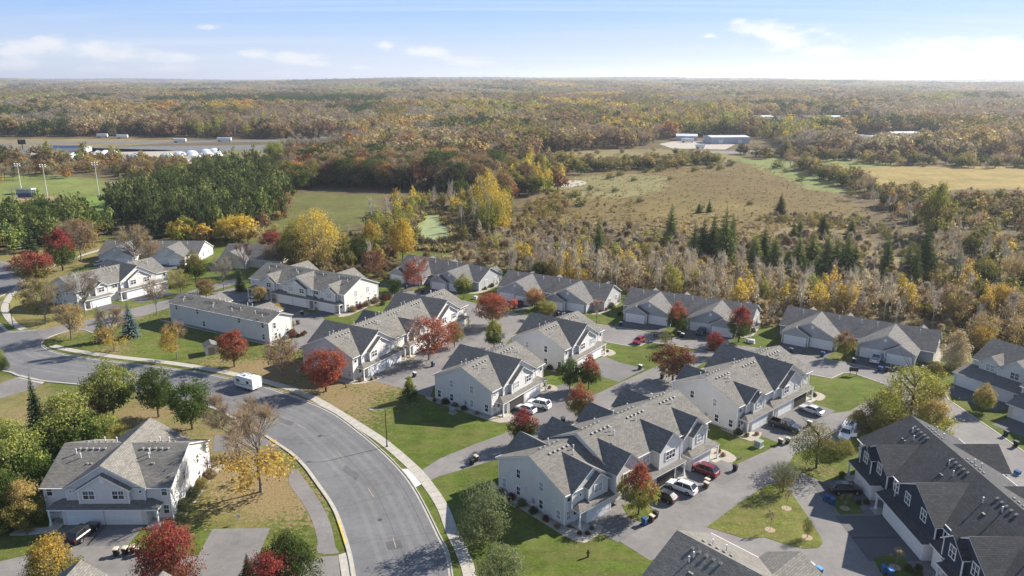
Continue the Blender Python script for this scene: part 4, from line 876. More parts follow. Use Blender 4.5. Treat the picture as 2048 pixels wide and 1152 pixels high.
bed(HS['o'], [(32.6, -4), (34.6, -1), (34.6, 8), (33.6, 12.2), (33.4, -.2), (31, -4.2)], 'rock_mulch'); bed(HS['p'], [(32.6, -4), (35, -1), (35, 8), (33.8, 12.2), (33.6, -.2), (31, -4.2)])
bed(HS['n'], [(32.6, -4), (34.4, -1), (34.4, 8), (33.6, 12.2), (33.4, -.2), (31, -4.2)]); bed(HS['l'], [(31, -4), (33.8, -1), (33.6, 8), (32.4, 12), (32.2, -.2), (30, -4.2)])
# the little garden shed
sx_, sy_ = g(412, 712)
S = empty('garden_shed', sx_, sy_, 0, R(28)); tag(S, 'small white garden shed on the lawn beside a red tree', 'shed')
sh, tr, wl = MB(), MB(), MB(); gable_roof(sh, tr, 'v', 1.3, -.3, 3.3, 1.6, 2.1, 2.9, .05, .1); wall_prism(wl, 'v', 1.3, 0, 3, 1.3, 0, 2.1, 2.8)
sh.build('roof', 'shingle', S, uv='slope'); tr.build('trim', 'trim_white', S); wl.build('wall', 'siding', S)
mb = MB(); mb.box(.6, -.05, .1, 2.0, .0, 1.9); mb.build('door', 'wood_tan', S)
# ================================================================ VEHICLES AND SMALL THINGS
def loft(mb, rings, mi=0):
    n = len(rings[0]); o = len(mb.v)
    for r in rings: mb.v += [tuple(p) for p in r]
    for i in range(len(rings) - 1):
        for j in range(n):
            a = o + i * n + j; b = o + i * n + (j + 1) % n; mb.f.append((a, b, b + n, a + n)); mb.m.append(mi)
    mb.f.append(tuple(o + j for j in range(n - 1, -1, -1))); mb.m.append(mi)
    e = o + (len(rings) - 1) * n; mb.f.append(tuple(e + j for j in range(n))); mb.m.append(mi)
CARS = dict(
    sedan=dict(l=4.8, body=[(2.4, .62, .70), (2.25, .72, .83), (1.6, .84, .90), (.95, .93, .91), (-.2, .96, .92), (-1.5, .99, .92), (-2.1, .97, .87), (-2.4, .82, .74)], cab=[(1.05, .95, .74), (.3, 1.38, .60), (-.5, 1.45, .60), (-1.15, 1.38, .58), (-1.95, .99, .70)], belt=.93, wb=1.42, wr=.33),
    hatch=dict(l=4.3, body=[(2.15, .66, .70), (2.0, .78, .83), (1.4, .92, .88), (.85, 1.0, .89), (-.4, 1.02, .9), (-1.5, 1.05, .9), (-1.95, 1.03, .86), (-2.15, .86, .76)], cab=[(1.0, 1.02, .74), (.3, 1.47, .60), (-.5, 1.53, .60), (-1.4, 1.45, .58), (-2.0, 1.05, .68)], belt=1.0, wb=1.3, wr=.33),
    suv=dict(l=4.85, body=[(2.42, .74, .74), (2.28, .92, .88), (1.6, 1.06, .93), (1.0, 1.10, .95), (-.3, 1.12, .96), (-1.7, 1.14, .96), (-2.2, 1.12, .92), (-2.42, .92, .82)], cab=[(1.15, 1.12, .80), (.45, 1.66, .66), (-.5, 1.74, .67), (-1.75, 1.70, .66), (-2.25, 1.18, .76)], belt=1.1, wb=1.42, wr=.37),
    pickup=dict(l=5.8, body=[(2.9, .80, .80), (2.75, 1.02, .93), (2.0, 1.12, .97), (1.35, 1.14, .98), (.2, 1.16, .98), (-.75, 1.16, .98)], cab=[(1.5, 1.16, .84), (.85, 1.74, .70), (.1, 1.84, .71), (-.6, 1.80, .71), (-.8, 1.2, .82)], belt=1.14, wb=1.85, wr=.40))
def car(name, label, pos, hdg, kind, paint, rack=False):
    K = CARS[kind]
    T = empty(name, pos[0], pos[1], .03, R(hdg)); tag(T, label, 'pickup' if kind == 'pickup' else 'car', 'parked vehicles')
    zb = .30 if kind != 'pickup' else .42
    P = 'paint_' + paint
    mb = MB()
    loft(mb, [[(x, -h * .86, zb), (x, -h, zb + .2), (x, -h, zt - .16), (x, -h * .88, zt), (x, h * .88, zt), (x, h, zt - .16), (x, h, zb + .2), (x, h * .86, zb)] for x, zt, h in K['body']])
    if kind == 'pickup':
        for s in (-1, 1): mb.hexa([(-2.85, s * .98, .5), (-.75, s * .98, .5), (-.75, s * .86, .5), (-2.85, s * .86, .5)], [(-2.85, s * .97, 1.2), (-.75, s * .97, 1.2), (-.75, s * .87, 1.2), (-2.85, s * .87, 1.2)])
        mb.box(-2.9, -.95, .5, -2.78, .95, 1.18)
    mb.build('body', P, T)
    if kind == 'pickup':
        q = MB(); q.box(-2.78, -.86, .5, -.76, .86, .62); q.build('bed_liner', 'plastic_black', T)
    mb = MB(); b = K['belt']; hw0 = max(h for _, _, h in K['body'])
    loft(mb, [[(x, -hw0 * .90, b - .04), (x, -h, z), (x, h, z), (x, hw0 * .90, b - .04)] for x, z, h in K['cab']]); mb.build('cabin_glass', 'car_glass', T)
    mb = MB(); cc = K['cab'][1:-1]
    loft(mb, [[(x, -h - .02, z - .05), (x, -h + .02, z + .025), (x, h - .02, z + .025), (x, h + .02, z - .05)] for x, z, h in cc])
    for i in range(len(K['cab']) - 1):          # pillars between the windows
        (x0, z0, h0), (x1, z1, h1) = K['cab'][i], K['cab'][i + 1]
        for s in (-1, 1):
            if i == 0 or i == len(K['cab']) - 2:
                mb.tube((x0, s * (h0 + (hw0 * .9 - h0) * (.9 if i == 0 else 0) + .005), z0), (x1, s * (h1 + (hw0 * .9 - h1) * (.9 if i and x1 < -1.8 else 0) + .01), z1), .05, .05, 5)
            elif i == 1: mb.tube((x1, s * hw0 * .905, b), (x1, s * (h1 + .015), z1), .05, .045, 5)
    mb.build('roof', P, T)
    for sx in (-1, 1):
        for s in (-1, 1):
            q = MB(); x = sx * K['wb']; y = s * (hw0 - .10); r = K['wr']
            q.tube((x, y - s * .12, r), (x, y + s * .13, r), r, r, 16); w = q.build('wheel', 'tyre', T)
            q = MB(); q.tube((x, y + s * .10, r), (x, y + s * .142, r), r * .62, r * .55, 10); q.build('rim', 'rim', w)
    x0, zt0, h0 = K['body'][1]; x1, zt1, h1 = K['body'][-2] if kind != 'pickup' else (-2.88, 1.15, .95)
    for s in (-1, 1):
        q = MB(); q.box(x0 - .05, min(s * h0 * .55, s * h0 * .93), zt0 - .24, x0 + .1, max(s * h0 * .55, s * h0 * .93), zt0 - .08); q.build('headlight', 'lens', T)
        q = MB(); xe = (K['body'][-1][0] if kind != 'pickup' else -2.9); q.box(xe - .03, min(s * .55, s * .80), zt1 - .34, xe + .14, max(s * .55, s * .80), zt1 - .1); q.build('taillight', 'tail_red', T)
    q = MB(); f = K['body'][0]; q.box(f[0] - .05, -.5, zb + .12, f[0] + .03, .5, f[1] - .14); q.build('grille', 'plastic_black', T)
    for s in (-1, 1):
        q = MB(); q.box(K['cab'][0][0] - .25, min(s * (hw0 - .02), s * (hw0 + .16)), b, K['cab'][0][0] - .05, max(s * (hw0 - .02), s * (hw0 + .16)), b + .15); q.build('mirror', P, T)
    if kind == 'suv':
        for s in (-1, 1):
            q = MB(); q.tube((.3, s * .6, 1.76), (-1.7, s * .6, 1.76), .025, .025, 5); q.build('roof_rail', 'plastic_black', T)
    if rack:
        q = MB()
        for x in (1.2, -.6, -2.6):
            for s in (-1, 1): q.tube((x, s * .9, 1.1), (x, s * .8, 2.15), .04, .04, 6)
            q.tube((x, -.85, 2.15), (x, .85, 2.15), .04, .04, 6)
        for s in (-1, 1): q.tube((1.3, s * .8, 2.18), (-2.75, s * .8, 2.18), .04, .04, 6)
        for s in (-.35, .05): q.tube((1.6, s, 2.25), (-2.8, s, 2.25), .03, .03, 5)
        for i in range(9): q.tube((1.4 - i * .5, -.35, 2.25), (1.4 - i * .5, .05, 2.25), .02, .02, 4)
        q.build('ladder_rack', 'metal_grey', T)
        q = MB(); q.box(-2.75, -.98, 1.2, -.8, -.6, 1.65); q.box(-2.75, .6, 1.2, -.8, .98, 1.65); q.build('tool_box', 'paint_white', T)
        q = MB(); q.hexa([(.95, .98, .5), (.35, 1.75, .5), (.31, 1.72, .5), (.9, .95, .5)], [(.95, .96, 1.2), (.35, 1.73, 1.2), (.31, 1.70, 1.2), (.9, .93, 1.2)]); q.build('open_door', 'paint_white', T)
    return T
def ahd(a, b):
    p, q = g(*a), g(*b); return math.degrees(math.atan2(q[1] - p[1], q[0] - p[0]))
car('parked_car', 'black car parked nose-in before the lower left townhouse', g(168, 1073), 78, 'suv', 'black')
car('parked_car', 'white car parked before the long grey row beside a small yellow tree', g(513, 603), ahd((490, 606), (532, 597)), 'hatch', 'white')
car('parked_car', 'red car standing at the edge of the lane below two maples', g(1278, 686), ahd((1292, 676), (1264, 694)), 'hatch', 'red')
car('parked_car', 'dark car on the driveway between the two red-topped maples', g(1402, 668), 241, 'hatch', 'charcoal')
car('pickup_truck', 'white pickup before the single-storey rowhouse, tailgate to the lane', g(1752, 722), 56, 'pickup', 'white')
car('parked_car', 'white car before the open garage, rear window dark, farther from the small red tree', g(1078, 814), 149, 'suv', 'white')
car('parked_car', 'white car half hidden behind the small red-topped tree', g(1052, 823), 143, 'hatch', 'white')
car('parked_car', 'silver white sedan on the driveway right of the dark pickup', g(1622, 825), 128, 'sedan', 'silver')
car('pickup_truck', 'dark pickup backed up to a garage, open bed towards the door', g(1570, 857), -42, 'pickup', 'charcoal')
car('pickup_truck', 'white work truck with ladder rack and open door behind the big roof', g(1693, 872), ahd((1704, 854), (1682, 889)), 'pickup', 'white', True)
car('parked_car', 'maroon car on the driveway between the grass strip and white garage', g(1408, 946), 136, 'suv', 'maroon')
car('parked_car', 'white car with dark roof bars beside the dark blue car', g(1363, 981), 140, 'suv', 'white')
car('parked_car', 'dark blue car under the red-topped maple beside a white car', g(1326, 998), 139, 'hatch', 'darkblue')
car('parked_car', 'black car in the shade of the white and navy townhouse', g(1690, 985), 0, 'suv', 'black')
car('parked_car', 'silver car near the single-storey rowhouse behind the leafless tree', g(199, 530), ahd((190, 533), (208, 526)), 'hatch', 'silver')
tk = car('pickup_truck', 'dark red truck with a raised load on the rowhouse driveway', g(1033, 613), 62, 'pickup', 'maroon')
q = MB(); q.hexa([(-2.6, -.9, .7), (-.9, -.9, .7), (-.9, .9, .7), (-2.6, .9, .7)], [(-2.4, -.8, 2.3), (-1, -.8, 2.5), (-1, .8, 2.5), (-2.4, .8, 2.3)]); q.build('load', 'red_load', tk)

# camper trailer parked on the street
ch = R(ahd((522, 783), (470, 768))); cp = g(497, 776)
T = empty('camper_trailer', cp[0], cp[1], .03, ch); tag(T, 'white camper trailer parked at the kerb of the curving street', 'camper')
mb = MB(); sec = [(2.75, .9, 1.9), (2.6, .55, 2.35), (2.1, .45, 2.75), (-2.4, .45, 2.8), (-2.75, .55, 2.65)]
loft(mb, [[(x, -1.15, z0), (x, -1.2, z0 + .1), (x, -1.2, z1 - .1), (x, -1.08, z1), (x, 1.08, z1), (x, 1.2, z1 - .1), (x, 1.2, z0 + .1), (x, 1.15, z0)] for x, z0, z1 in sec]); mb.build('body', 'trailer_white', T)
for (x0, x1, z0, z1) in ((1.1, 2.0, 1.5, 2.15), (-1.6, -.9, 1.6, 2.1)):
    for s in (-1, 1):
        q = MB(); q.box(x0, min(s * 1.2, s * 1.225), z0, x1, max(s * 1.2, s * 1.225), z1); q.build('window', 'car_glass', T)
q = MB(); q.hexa([(2.66, -.7, 1.2), (2.70, -.7, 1.2), (2.70, .7, 1.2), (2.66, .7, 1.2)], [(2.60, -.7, 1.9), (2.76, -.7, 1.9), (2.76, .7, 1.9), (2.60, .7, 1.9)]); q.build('front_panel', 'graphic_grey', T)
for s in (-1, 1):
    q = MB(); P_ = [(2.3, 1.15), (1.2, 1.05), (0, 1.12), (-1.2, 1.3), (-2.4, 1.2)]
    for (a, za), (b, zb_) in zip(P_[:-1], P_[1:]): q.hexa([(a, s * 1.2, za), (b, s * 1.2, zb_), (b, s * 1.212, zb_), (a, s * 1.212, za)], [(a, s * 1.2, za + .1), (b, s * 1.2, zb_ + .14), (b, s * 1.212, zb_ + .14), (a, s * 1.212, za + .1)])
    q.build('stripe', 'graphic_grey', T)
    for x in (-.2, -1.0):
        q = MB(); q.tube((x, s * .95, .34), (x, s * 1.17, .34), .34, .34, 16); w = q.build('wheel', 'tyre', T); q = MB(); q.tube((x, s * 1.16, .34), (x, s * 1.2, .34), .2, .18, 10); q.build('rim', 'rim', w)
q = MB(); q.box(-.1, -.4, 2.78, .7, .4, 3.05); q.build('air_conditioner', 'trailer_white', T)
q = MB(); q.box(-1.5, -.25, 2.78, -1.0, .25, 2.88); q.build('roof_hatch', 'lid_pale', T)
q = MB(); q.tube((2.6, -.7, .5), (3.9, 0, .5), .05, .05, 6); q.tube((2.6, .7, .5), (3.9, 0, .5), .05, .05, 6); q.tube((3.6, 0, .05), (3.6, 0, .9), .05, .05, 6); q.build('tongue', 'metal_dark', T)
for y in (-.18, .18):
    q = MB(); q.tube((3.1, y, .55), (3.1, y, 1.0), .16, .14, 10); q.build('gas_bottle', 'lid_pale', T)

# wheeled bins
BINP = {}
def bin_parts(body, lid):
    if (body, lid) in BINP: return BINP[(body, lid)]
    r = empty('wheeled_bin', 0, 0); P = []
    mb = MB(); mb.hexa([(-.24, -.27, .08), (.24, -.27, .08), (.24, .24, .08), (-.24, .24, .08)], [(-.31, -.36, 1.0), (.31, -.36, 1.0), (.31, .36, 1.0), (-.31, .36, 1.0)]); mb.box(-.33, -.38, .96, .33, .38, 1.02); P.append(mb.build('body', body))
    mb = MB(); mb.hexa([(-.34, -.42, 1.02), (.34, -.42, 1.02), (.34, .4, 1.02), (-.34, .4, 1.02)], [(-.28, -.34, 1.11), (.28, -.34, 1.11), (.28, .36, 1.16), (-.28, .36, 1.16)]); mb.tube((-.28, .44, 1.04), (.28, .44, 1.04), .03, .03, 6); P.append(mb.build('lid', lid))
    for s in (-1, 1):
        mb = MB(); mb.tube((s * .26, .3, .13), (s * .34, .3, .13), .13, .13, 10); P.append(mb.build('wheel', 'tyre'))
    datas = [(p.name.split('.')[0], p.data) for p in P]
    for p in P: bpy.data.objects.remove(p)
    bpy.data.objects.remove(r)
    BINP[(body, lid)] = datas
    return datas
KP = dict(k='plastic_black', n='plastic_brown', b='plastic_blue', v='plastic_navy', t='lid_tan', l='lid_blue', p='lid_pale')
def wbin(px, py, rz, code, label):
    x, y = g(px, py); T = empty('wheeled_bin', x, y, .035, R(rz)); tag(T, label, 'bin', 'wheeled bins')
    for nm, d in bin_parts(KP[code[0]], KP[code[1]]): link(nm, d, T)
for b in [(233, 1111, 8, 'kt', 'leftmost of four tan-lidded bins before the lower left townhouse'), (251, 1109, -5, 'kt', 'second from left of four tan-lidded bins at lower left'), (266.5, 1106, 10, 'kt', 'third from left of four tan-lidded bins at lower left'), (278, 1110, 0, 'kt', 'rightmost of four tan-lidded bins, next to the red bush'),
          (604, 630, -29, 'kt', 'tan-lidded bin at the lane end of the grey row driveway'), (596, 649, -29, 'nk', 'dark bin beside the lane near the sunlit gable of the rear-view house'),
          (829, 754, 54, 'kp', 'pale-lidded black bin on the lane above the small green tree'), (866, 733, 54, 'vv', 'dark blue bin on the lane behind the two-unit townhouse'),
          (952, 923, 40, 'kt', 'tan-lidded bin on the lane by the shaded lawn corner'), (944, 930, 40, 'kk', 'all-black bin tipped next to a tan-lidded one on the lane'),
          (1126, 846, 30, 'kt', 'tan-lidded bin behind the gables of the long taupe row'), (1280, 739, 50, 'kp', 'bin at the corner of the lawn below the red car'), (1324, 757, 50, 'kt', 'bin under the dark red spreading tree'),
          (1242, 652, 60, 'kp', 'bin on the lane edge left of the two red-topped maples'), (1357, 671, 60, 'kt', 'left bin of the pair under the left red-topped maple'), (1365, 675, 60, 'kp', 'right bin of the pair under the left red-topped maple'),
          (1582, 705, 55, 'kp', 'pale-lidded bin by the leftmost driveway of the white pickup rowhouse'), (1645, 713, 55, 'vb', 'navy bin at the lane edge left of the orange-topped tree'), (1708, 726, 55, 'kp', 'pale-lidded bin right of the orange-topped tree'),
          (1760, 743, 50, 'bb', 'blue bin below the white pickup'), (1773, 744, 50, 'kk', 'black bin next to the blue bin below the white pickup'),
          (1618, 853, 45, 'kp', 'pale-lidded bin between the sedan and the pickup driveways'), (1560, 889, 45, 'nt', 'brown tan-lidded bin at the end of the pickup driveway'), (1575, 887, 45, 'kp', 'black pale-lidded bin beside a brown bin below the pickup'),
          (1470, 942, 45, 'kk', 'black bin standing alone below the maroon car'), (1412, 977, 45, 'nt', 'front bin of the brown pair beside the white car'), (1414, 970, 45, 'nt', 'rear bin of the brown pair beside the white car'),
          (1288, 1050, 45, 'bb', 'blue bin below the red-topped maple'), (1303, 1044, 45, 'nt', 'brown tan-lidded bin between the blue and black bins'), (1311, 1036, 45, 'kk', 'black bin at the end of the row by the red-topped maple'),
          (1652, 1003, 10, 'bb', 'left blue bin below the black car'), (1664, 1010, 10, 'bb', 'right blue bin below the black car'), (1622, 1142, 30, 'bp', 'pale-lidded blue bin on the court near the bottom edge'), (1638, 1150, 30, 'bl', 'light blue lidded bin on the court at the bottom edge'),
          (1767, 1146, 0, 'bb', 'blue bin in shade at the navy townhouse bottom edge'), (1780, 1153, 0, 'bl', 'light blue lidded bin cut by the bottom edge in shade'),
          (2011, 873, 28, 'kk', 'upper black bin before the right edge garage'), (2031, 894, 28, 'kk', 'lower black bin before the right edge garage'),
          (357, 538, 0, 'nk', 'left dark bin before the upper left rowhouse'), (366, 538, 0, 'nk', 'right dark bin before the upper left rowhouse'), (235, 625, -30, 'nt', 'bin on the driveway of the white townhouse behind leafless trees'),
          (812, 578, 57, 'kk', 'dark bin left of the pinkish red tree'), (845, 587, 57, 'kk', 'dark bin at the lane below the pinkish red tree'), (1115, 632, 60, 'kk', 'dark bin next to the round green tree on the lane')]: wbin(*b)

def lamp(px, py, h, arm, label, dirx=-1):
    x, y = g(px, py); T = empty('street_lamp', x, y); tag(T, label, 'street lamp', 'street lamps')
    mb = MB(); mb.tube((0, 0, 0), (0, 0, h), .1, .065, 10); mb.tube((0, 0, 0), (0, 0, .25), .18, .16, 10); mb.build('pole', 'metal_dark', T)
    mb = MB(); P_ = [(0, 0, h - .15), (dirx * arm * .35, 0, h + .12), (dirx * arm * .8, 0, h + .1)]
    for a, b in zip(P_[:-1], P_[1:]): mb.tube(a, b, .045, .04, 6)
    mb.build('arm', 'lamp_head', T)
    mb = MB(); a0, a1 = sorted((dirx * arm * .75, dirx * (arm + .1))); mb.hexa([(a0, -.16, h), (a1, -.14, h), (a1, .14, h), (a0, .16, h)], [(a0, -.1, h + .16), (a1, -.06, h + .1), (a1, .06, h + .1), (a0, .1, h + .16)]); mb.build('lamp_head', 'lamp_head', T)
lamp(774, 893.5, 7.0, 2.6, 'dark street lamp with a long arm over the curving street')
lamp(27, 655, 6.6, 1.8, 'dark street lamp on the corner lawn at the left edge')
def padbox(px, py, rz, w, d, h, label, m='box_green'):
    x, y = g(px, py); T = empty('utility_cabinet', x, y, 0, R(rz)); tag(T, label, 'utility box')
    mb = MB(); mb.box(-w / 2 - .15, -d / 2 - .15, 0, w / 2 + .15, d / 2 + .15, .1); mb.build('pad', 'concrete', T)
    mb = MB(); mb.box(-w / 2, -d / 2, .1, w / 2, d / 2, h); mb.build('cabinet', m, T)
    mb = MB(); mb.hexa([(-w / 2 - .04, -d / 2 - .06, h), (w / 2 + .04, -d / 2 - .06, h), (w / 2 + .04, d / 2 + .04, h), (-w / 2 - .04, d / 2 + .04, h)], [(-w / 2, -d / 2, h + .05), (w / 2, -d / 2, h + .05), (w / 2, d / 2, h + .12), (-w / 2, d / 2, h + .12)]); mb.build('lid', m, T)
padbox(906, 826, 50, 1.1, 1.0, 1.0, 'green utility box in the shade beside the townhouse gable')
padbox(1517, 893, 42, 1.2, 1.1, 1.1, 'green utility box on the lawn between the maroon car and pickup')
padbox(1503, 686, -30, 1.3, .9, .8, 'pale utility box on the lawn right of the red-topped maples', 'lid_pale')
padbox(951, 598, -30, 1.0, .8, .8, 'pale utility box on the lawn left of the dark red truck', 'lid_pale')
padbox(1494, 684, -30, .5, .4, .8, 'narrow pale utility box beside the larger one by the maples', 'lid_pale')
padbox(2034, 949, -62, .9, .6, .6, 'small blue box with a yellow end beside the right edge roof', 'plastic_blue')
def mailboxes(px, py, rz, n, label):
    x, y = g(px, py); T = empty('mailbox_stand', x, y, 0, R(rz)); tag(T, label, 'mailbox', 'mailbox stands')
    for s in (-1, 1):
        mb = MB(); mb.box(s * n * .16 - .05, -.05, 0, s * n * .16 + .05, .05, 1.05); mb.build('post', 'metal_dark', T)
    mb = MB(); mb.box(-n * .24, -.1, 1.0, n * .24, .1, 1.08); mb.build('crossbar', 'metal_dark', T)
    for r in range(2):
        for i in range(n):
            q = MB(); xx = (i - (n - 1) / 2) * .46; q.box(xx - .19, -.28, 1.09 + r * .42, xx + .19, .25, 1.47 + r * .42); q.build('mailbox', 'metal_dark', T)
mailboxes(1312, 682, -12, 3, 'left black mailbox stand on the lawn beside the red car')
mailboxes(1338, 687, -12, 3, 'right black mailbox stand on the lawn, nearer the dark red tree')
mailboxes(1706, 751, -15, 4, 'black mailbox stand on the green lawn below the white pickup')
x, y = g(479, 1047); T = empty('small_sign', x, y, 0, R(-10)); tag(T, 'small pale blank sign on a thin post above the parking pad', 'sign')
mb = MB(); mb.tube((0, 0, 0), (0, 0, 1.5), .03, .03, 6); mb.build('post', 'metal_grey', T); mb = MB(); mb.box(-.3, -.04, .95, .3, -.02, 1.45); mb.build('panel', 'lid_pale', T)
x, y = g(1176, 1114); T = empty('yard_hydrant', x, y); tag(T, 'dark yard hydrant standing on the lawn at bottom centre', 'hydrant')
mb = MB(); mb.tube((0, 0, 0), (0, 0, .9), .14, .13, 10); mb.tube((0, 0, .9), (0, 0, 1.1), .17, .06, 10); mb.build('barrel', 'metal_dark', T)
for s in (-1, 1): mb = MB(); mb.tube((s * .1, 0, .65), (s * .26, 0, .65), .07, .07, 8); mb.build('nozzle', 'metal_dark', T)
x, y = g(1181, 1112); o = None
for (a, b, lab) in ((692, 775, 'short dark marker post on the leafy lawn before the red tree'), (1415, 923, 'white marker post on the lawn beside the maroon car'), (1482, 917, 'small pale utility cap on the lawn below the utility box')):
    x, y = g(a, b); T = empty('marker_post', x, y); tag(T, lab, 'post'); mb = MB(); mb.box(-.09, -.09, 0, .09, .09, .7); mb.build('post', 'lid_pale' if 'dark' not in lab else 'metal_dark', T); mb = MB(); mb.hexa([(-.11, -.11, .7), (.11, -.11, .7), (.11, .11, .7), (-.11, .11, .7)], [(-.03, -.03, .82), (.03, -.03, .82), (.03, .03, .82), (-.03, .03, .82)]); mb.build('cap', 'lid_tan', T)
# ================================================================ VEGETATION
TINT = dict(red=(.345, .11, .068), dkred=(.20, .085, .055), crimson=(.29, .070, .058), orange=(.43, .235, .085), rust=(.28, .18, .095), yellow=(.54, .39, .07), gold=(.47, .325, .08), ygreen=(.32, .31, .075), lime=(.28, .295, .085), green=(.085, .12, .032), dgreen=(.075, .10, .03), olive=(.235, .205, .066), sage=(.18, .20, .095),
            brown=(.26, .185, .105), tan=(.38, .30, .175), twig=(.33, .245, .165), greytwig=(.31, .265, .215), pink=(.33, .22, .185), birch=(.46, .385, .27), pine=(.080, .102, .036), spruce=(.06, .085, .036), blue=(.13, .18, .165), maroon=(.17, .07, .055), ochre=(.42, .315, .125), fir=(.20, .225, .068))
BARK = dict(dark=(.10, .08, .065), grey=(.20, .18, .16), pale=(.58, .52, .43))
def prof(kind, t):
    """crown radius (0..0.5) at height fraction t of the crown"""
    if kind == 'round': return .5 * math.sqrt(max(0, 1 - (2 * t - 1) ** 2)) ** .85
    if kind == 'oval': return .5 * max(0, math.sin(math.pi * min(1, t ** .62 * .985 + .012))) ** .75
    if kind == 'cone': return .5 * min(1, (t + .03) * 7) * max(0, 1 - t) ** .75
    if kind == 'bush': return .5 * math.sqrt(max(0, 1 - t ** 2.2)) * min(1, .72 + t * 1.2)
    if kind == 'spread': return .5 * max(0, math.sin(math.pi * (t * .82 + .14))) ** .6
    return .5 * math.sqrt(max(0, 1 - (2 * t - 1) ** 2))
def leaf_crown(kind, cb, ncl, per, leaf, seed, sig=.06, part=None, rg=.6):
    rnd = random.Random(seed); mb = MB(); ph = [rnd.uniform(0, 6.28) for _ in range(6)]
    n = 0; tries = 0
    while n < ncl and tries < ncl * 30:
        tries += 1
        t = rnd.random(); th = rnd.uniform(0, 2 * math.pi); r = prof(kind, t)
        if rnd.random() > (r / .5) ** 1.3 + .08: continue
        r *= 1 + .2 * math.sin(2 * th + ph[0] + 4 * t) + .15 * math.sin(3 * th + ph[1] - 6 * t) + .13 * math.sin(5 * th + ph[2] + 9 * t)
        rr = r * rnd.random() ** .33 * .94
        cx, cy, cz = rr * math.cos(th), rr * math.sin(th), cb + (1 - cb) * (t * .94 + .03)
        if part and not part(cx, cy, cz): continue
        n += 1
        out = Vector((cx, cy, (cz - (cb + 1) / 2) * .8 + .12)); out = out.normalized() if out.length > 1e-4 else Vector((0, 0, 1))
        cs = rnd.uniform(.6, 1.25) * sig
        for k in range(per):
            p = Vector((cx + rnd.gauss(0, cs), cy + rnd.gauss(0, cs), cz + rnd.gauss(0, cs * .75)))
            nn = (out * .75 + Vector((rnd.gauss(0, rg), rnd.gauss(0, rg), rnd.gauss(.25, rg * .8)))).normalized()
            a = nn.orthogonal().normalized(); a.rotate(Matrix.Rotation(rnd.uniform(0, 6.28), 3, nn)); b = nn.cross(a)
            s1 = leaf * rnd.uniform(.55, 1.3); s2 = s1 * rnd.uniform(.5, .85)
            mb.add([p + a * s1, p + b * s2 + nn * s1 * .2, p - a * s1, p - b * s2 + nn * s1 * .2], [(0, 1, 2, 3)])
    return mb
def trunk_mb(cb, seed, limbs=6, r0=.022, top=.62, multi=1, spread=.30, rise=.55):
    rnd = random.Random(seed); mb = MB(); tips = []
    for k in range(multi):
        bx, by = (0, 0) if multi == 1 else (rnd.uniform(-.05, .05), rnd.uniform(-.05, .05))
        lean = (rnd.uniform(-.03, .03) + bx * 1.4, rnd.uniform(-.03, .03) + by * 1.4)
        pts = [(bx, by, 0)] + [(bx + lean[0] * t + rnd.uniform(-.008, .008), by + lean[1] * t + rnd.uniform(-.008, .008), top * t) for t in (.25, .5, .75, 1)]
        rad = [r0 * 1.35 / math.sqrt(multi)] + [r0 * q / math.sqrt(multi) for q in (1, .82, .6, .3)]
        for i in range(4): mb.tube(pts[i], pts[i + 1], rad[i], rad[i + 1], 6, cap=False)
        for i in range(limbs):
            t = rnd.uniform(max(.35, cb * 1.05), .95); base = Vector(pts[0]).lerp(Vector(pts[-1]), t)
            th = rnd.uniform(0, 6.28); L = spread * rnd.uniform(.6, 1.1)
            mid = base + Vector((math.cos(th) * L * .5, math.sin(th) * L * .5, L * rise)); end = mid + Vector((math.cos(th) * L * .6, math.sin(th) * L * .6, L * rise))
            rb = r0 * (.62 - .35 * t) / math.sqrt(multi) + .003
            mb.tube(base, mid, rb, rb * .7, 4, cap=False); mb.tube(mid, end, rb * .7, rb * .25, 4, cap=False)
            tips += [(mid, end)]
    return mb, tips
def bare_tree(cb, seed, limbs=11, sub=6, twigs=16, r0=.017, wid=.0026, kind='spread', multi=1, tl=(.08, .17), top=.72, spread=.34, rise=.55):
    rnd = random.Random(seed); tr, tips = trunk_mb(cb, seed, limbs, r0, top, multi, spread, rise); cr = MB()
    for mid, end in tips:
        for j in range(sub):
            b = mid.lerp(end, rnd.uniform(0, 1)); d = (end - mid).normalized() + Vector((rnd.gauss(0, .55), rnd.gauss(0, .55), rnd.gauss(.3, .4))); d.normalize()
            L = rnd.uniform(.12, .26); e = b + d * L
            # keep within the crown
            t = (e.z - cb) / (1 - cb); r = math.hypot(e.x, e.y); m = prof(kind, min(max(t, .02), .98))
            if r > m * 1.05 and r > 1e-4: e.x *= m / r; e.y *= m / r
            if e.z > 1: e.z = 1 - rnd.uniform(0, .05)
            tr.tube(b, e, .0042, .0015, 3, cap=False)
            for k in range(twigs):
                p = b.lerp(e, rnd.uniform(.15, 1)); q = (d * .7 + Vector((rnd.gauss(0, .6), rnd.gauss(0, .6), rnd.gauss(.25, .5)))).normalized() * rnd.uniform(*tl)
                s = q.cross(Vector((rnd.gauss(0, 1), rnd.gauss(0, 1), rnd.gauss(0, 1)))).normalized() * wid
                cr.add([p - s, p + s, p + q], [(0, 1, 2)])
                if rnd.random() < .7:
                    p2 = p + q * rnd.uniform(.3, .8); q2 = (q.normalized() + Vector((rnd.gauss(0, .6), rnd.gauss(0, .6), rnd.gauss(0, .5)))).normalized() * rnd.uniform(.03, .08)
                    cr.add([p2 - s * .8, p2 + s * .8, p2 + q2], [(0, 1, 2)])
    return tr, cr
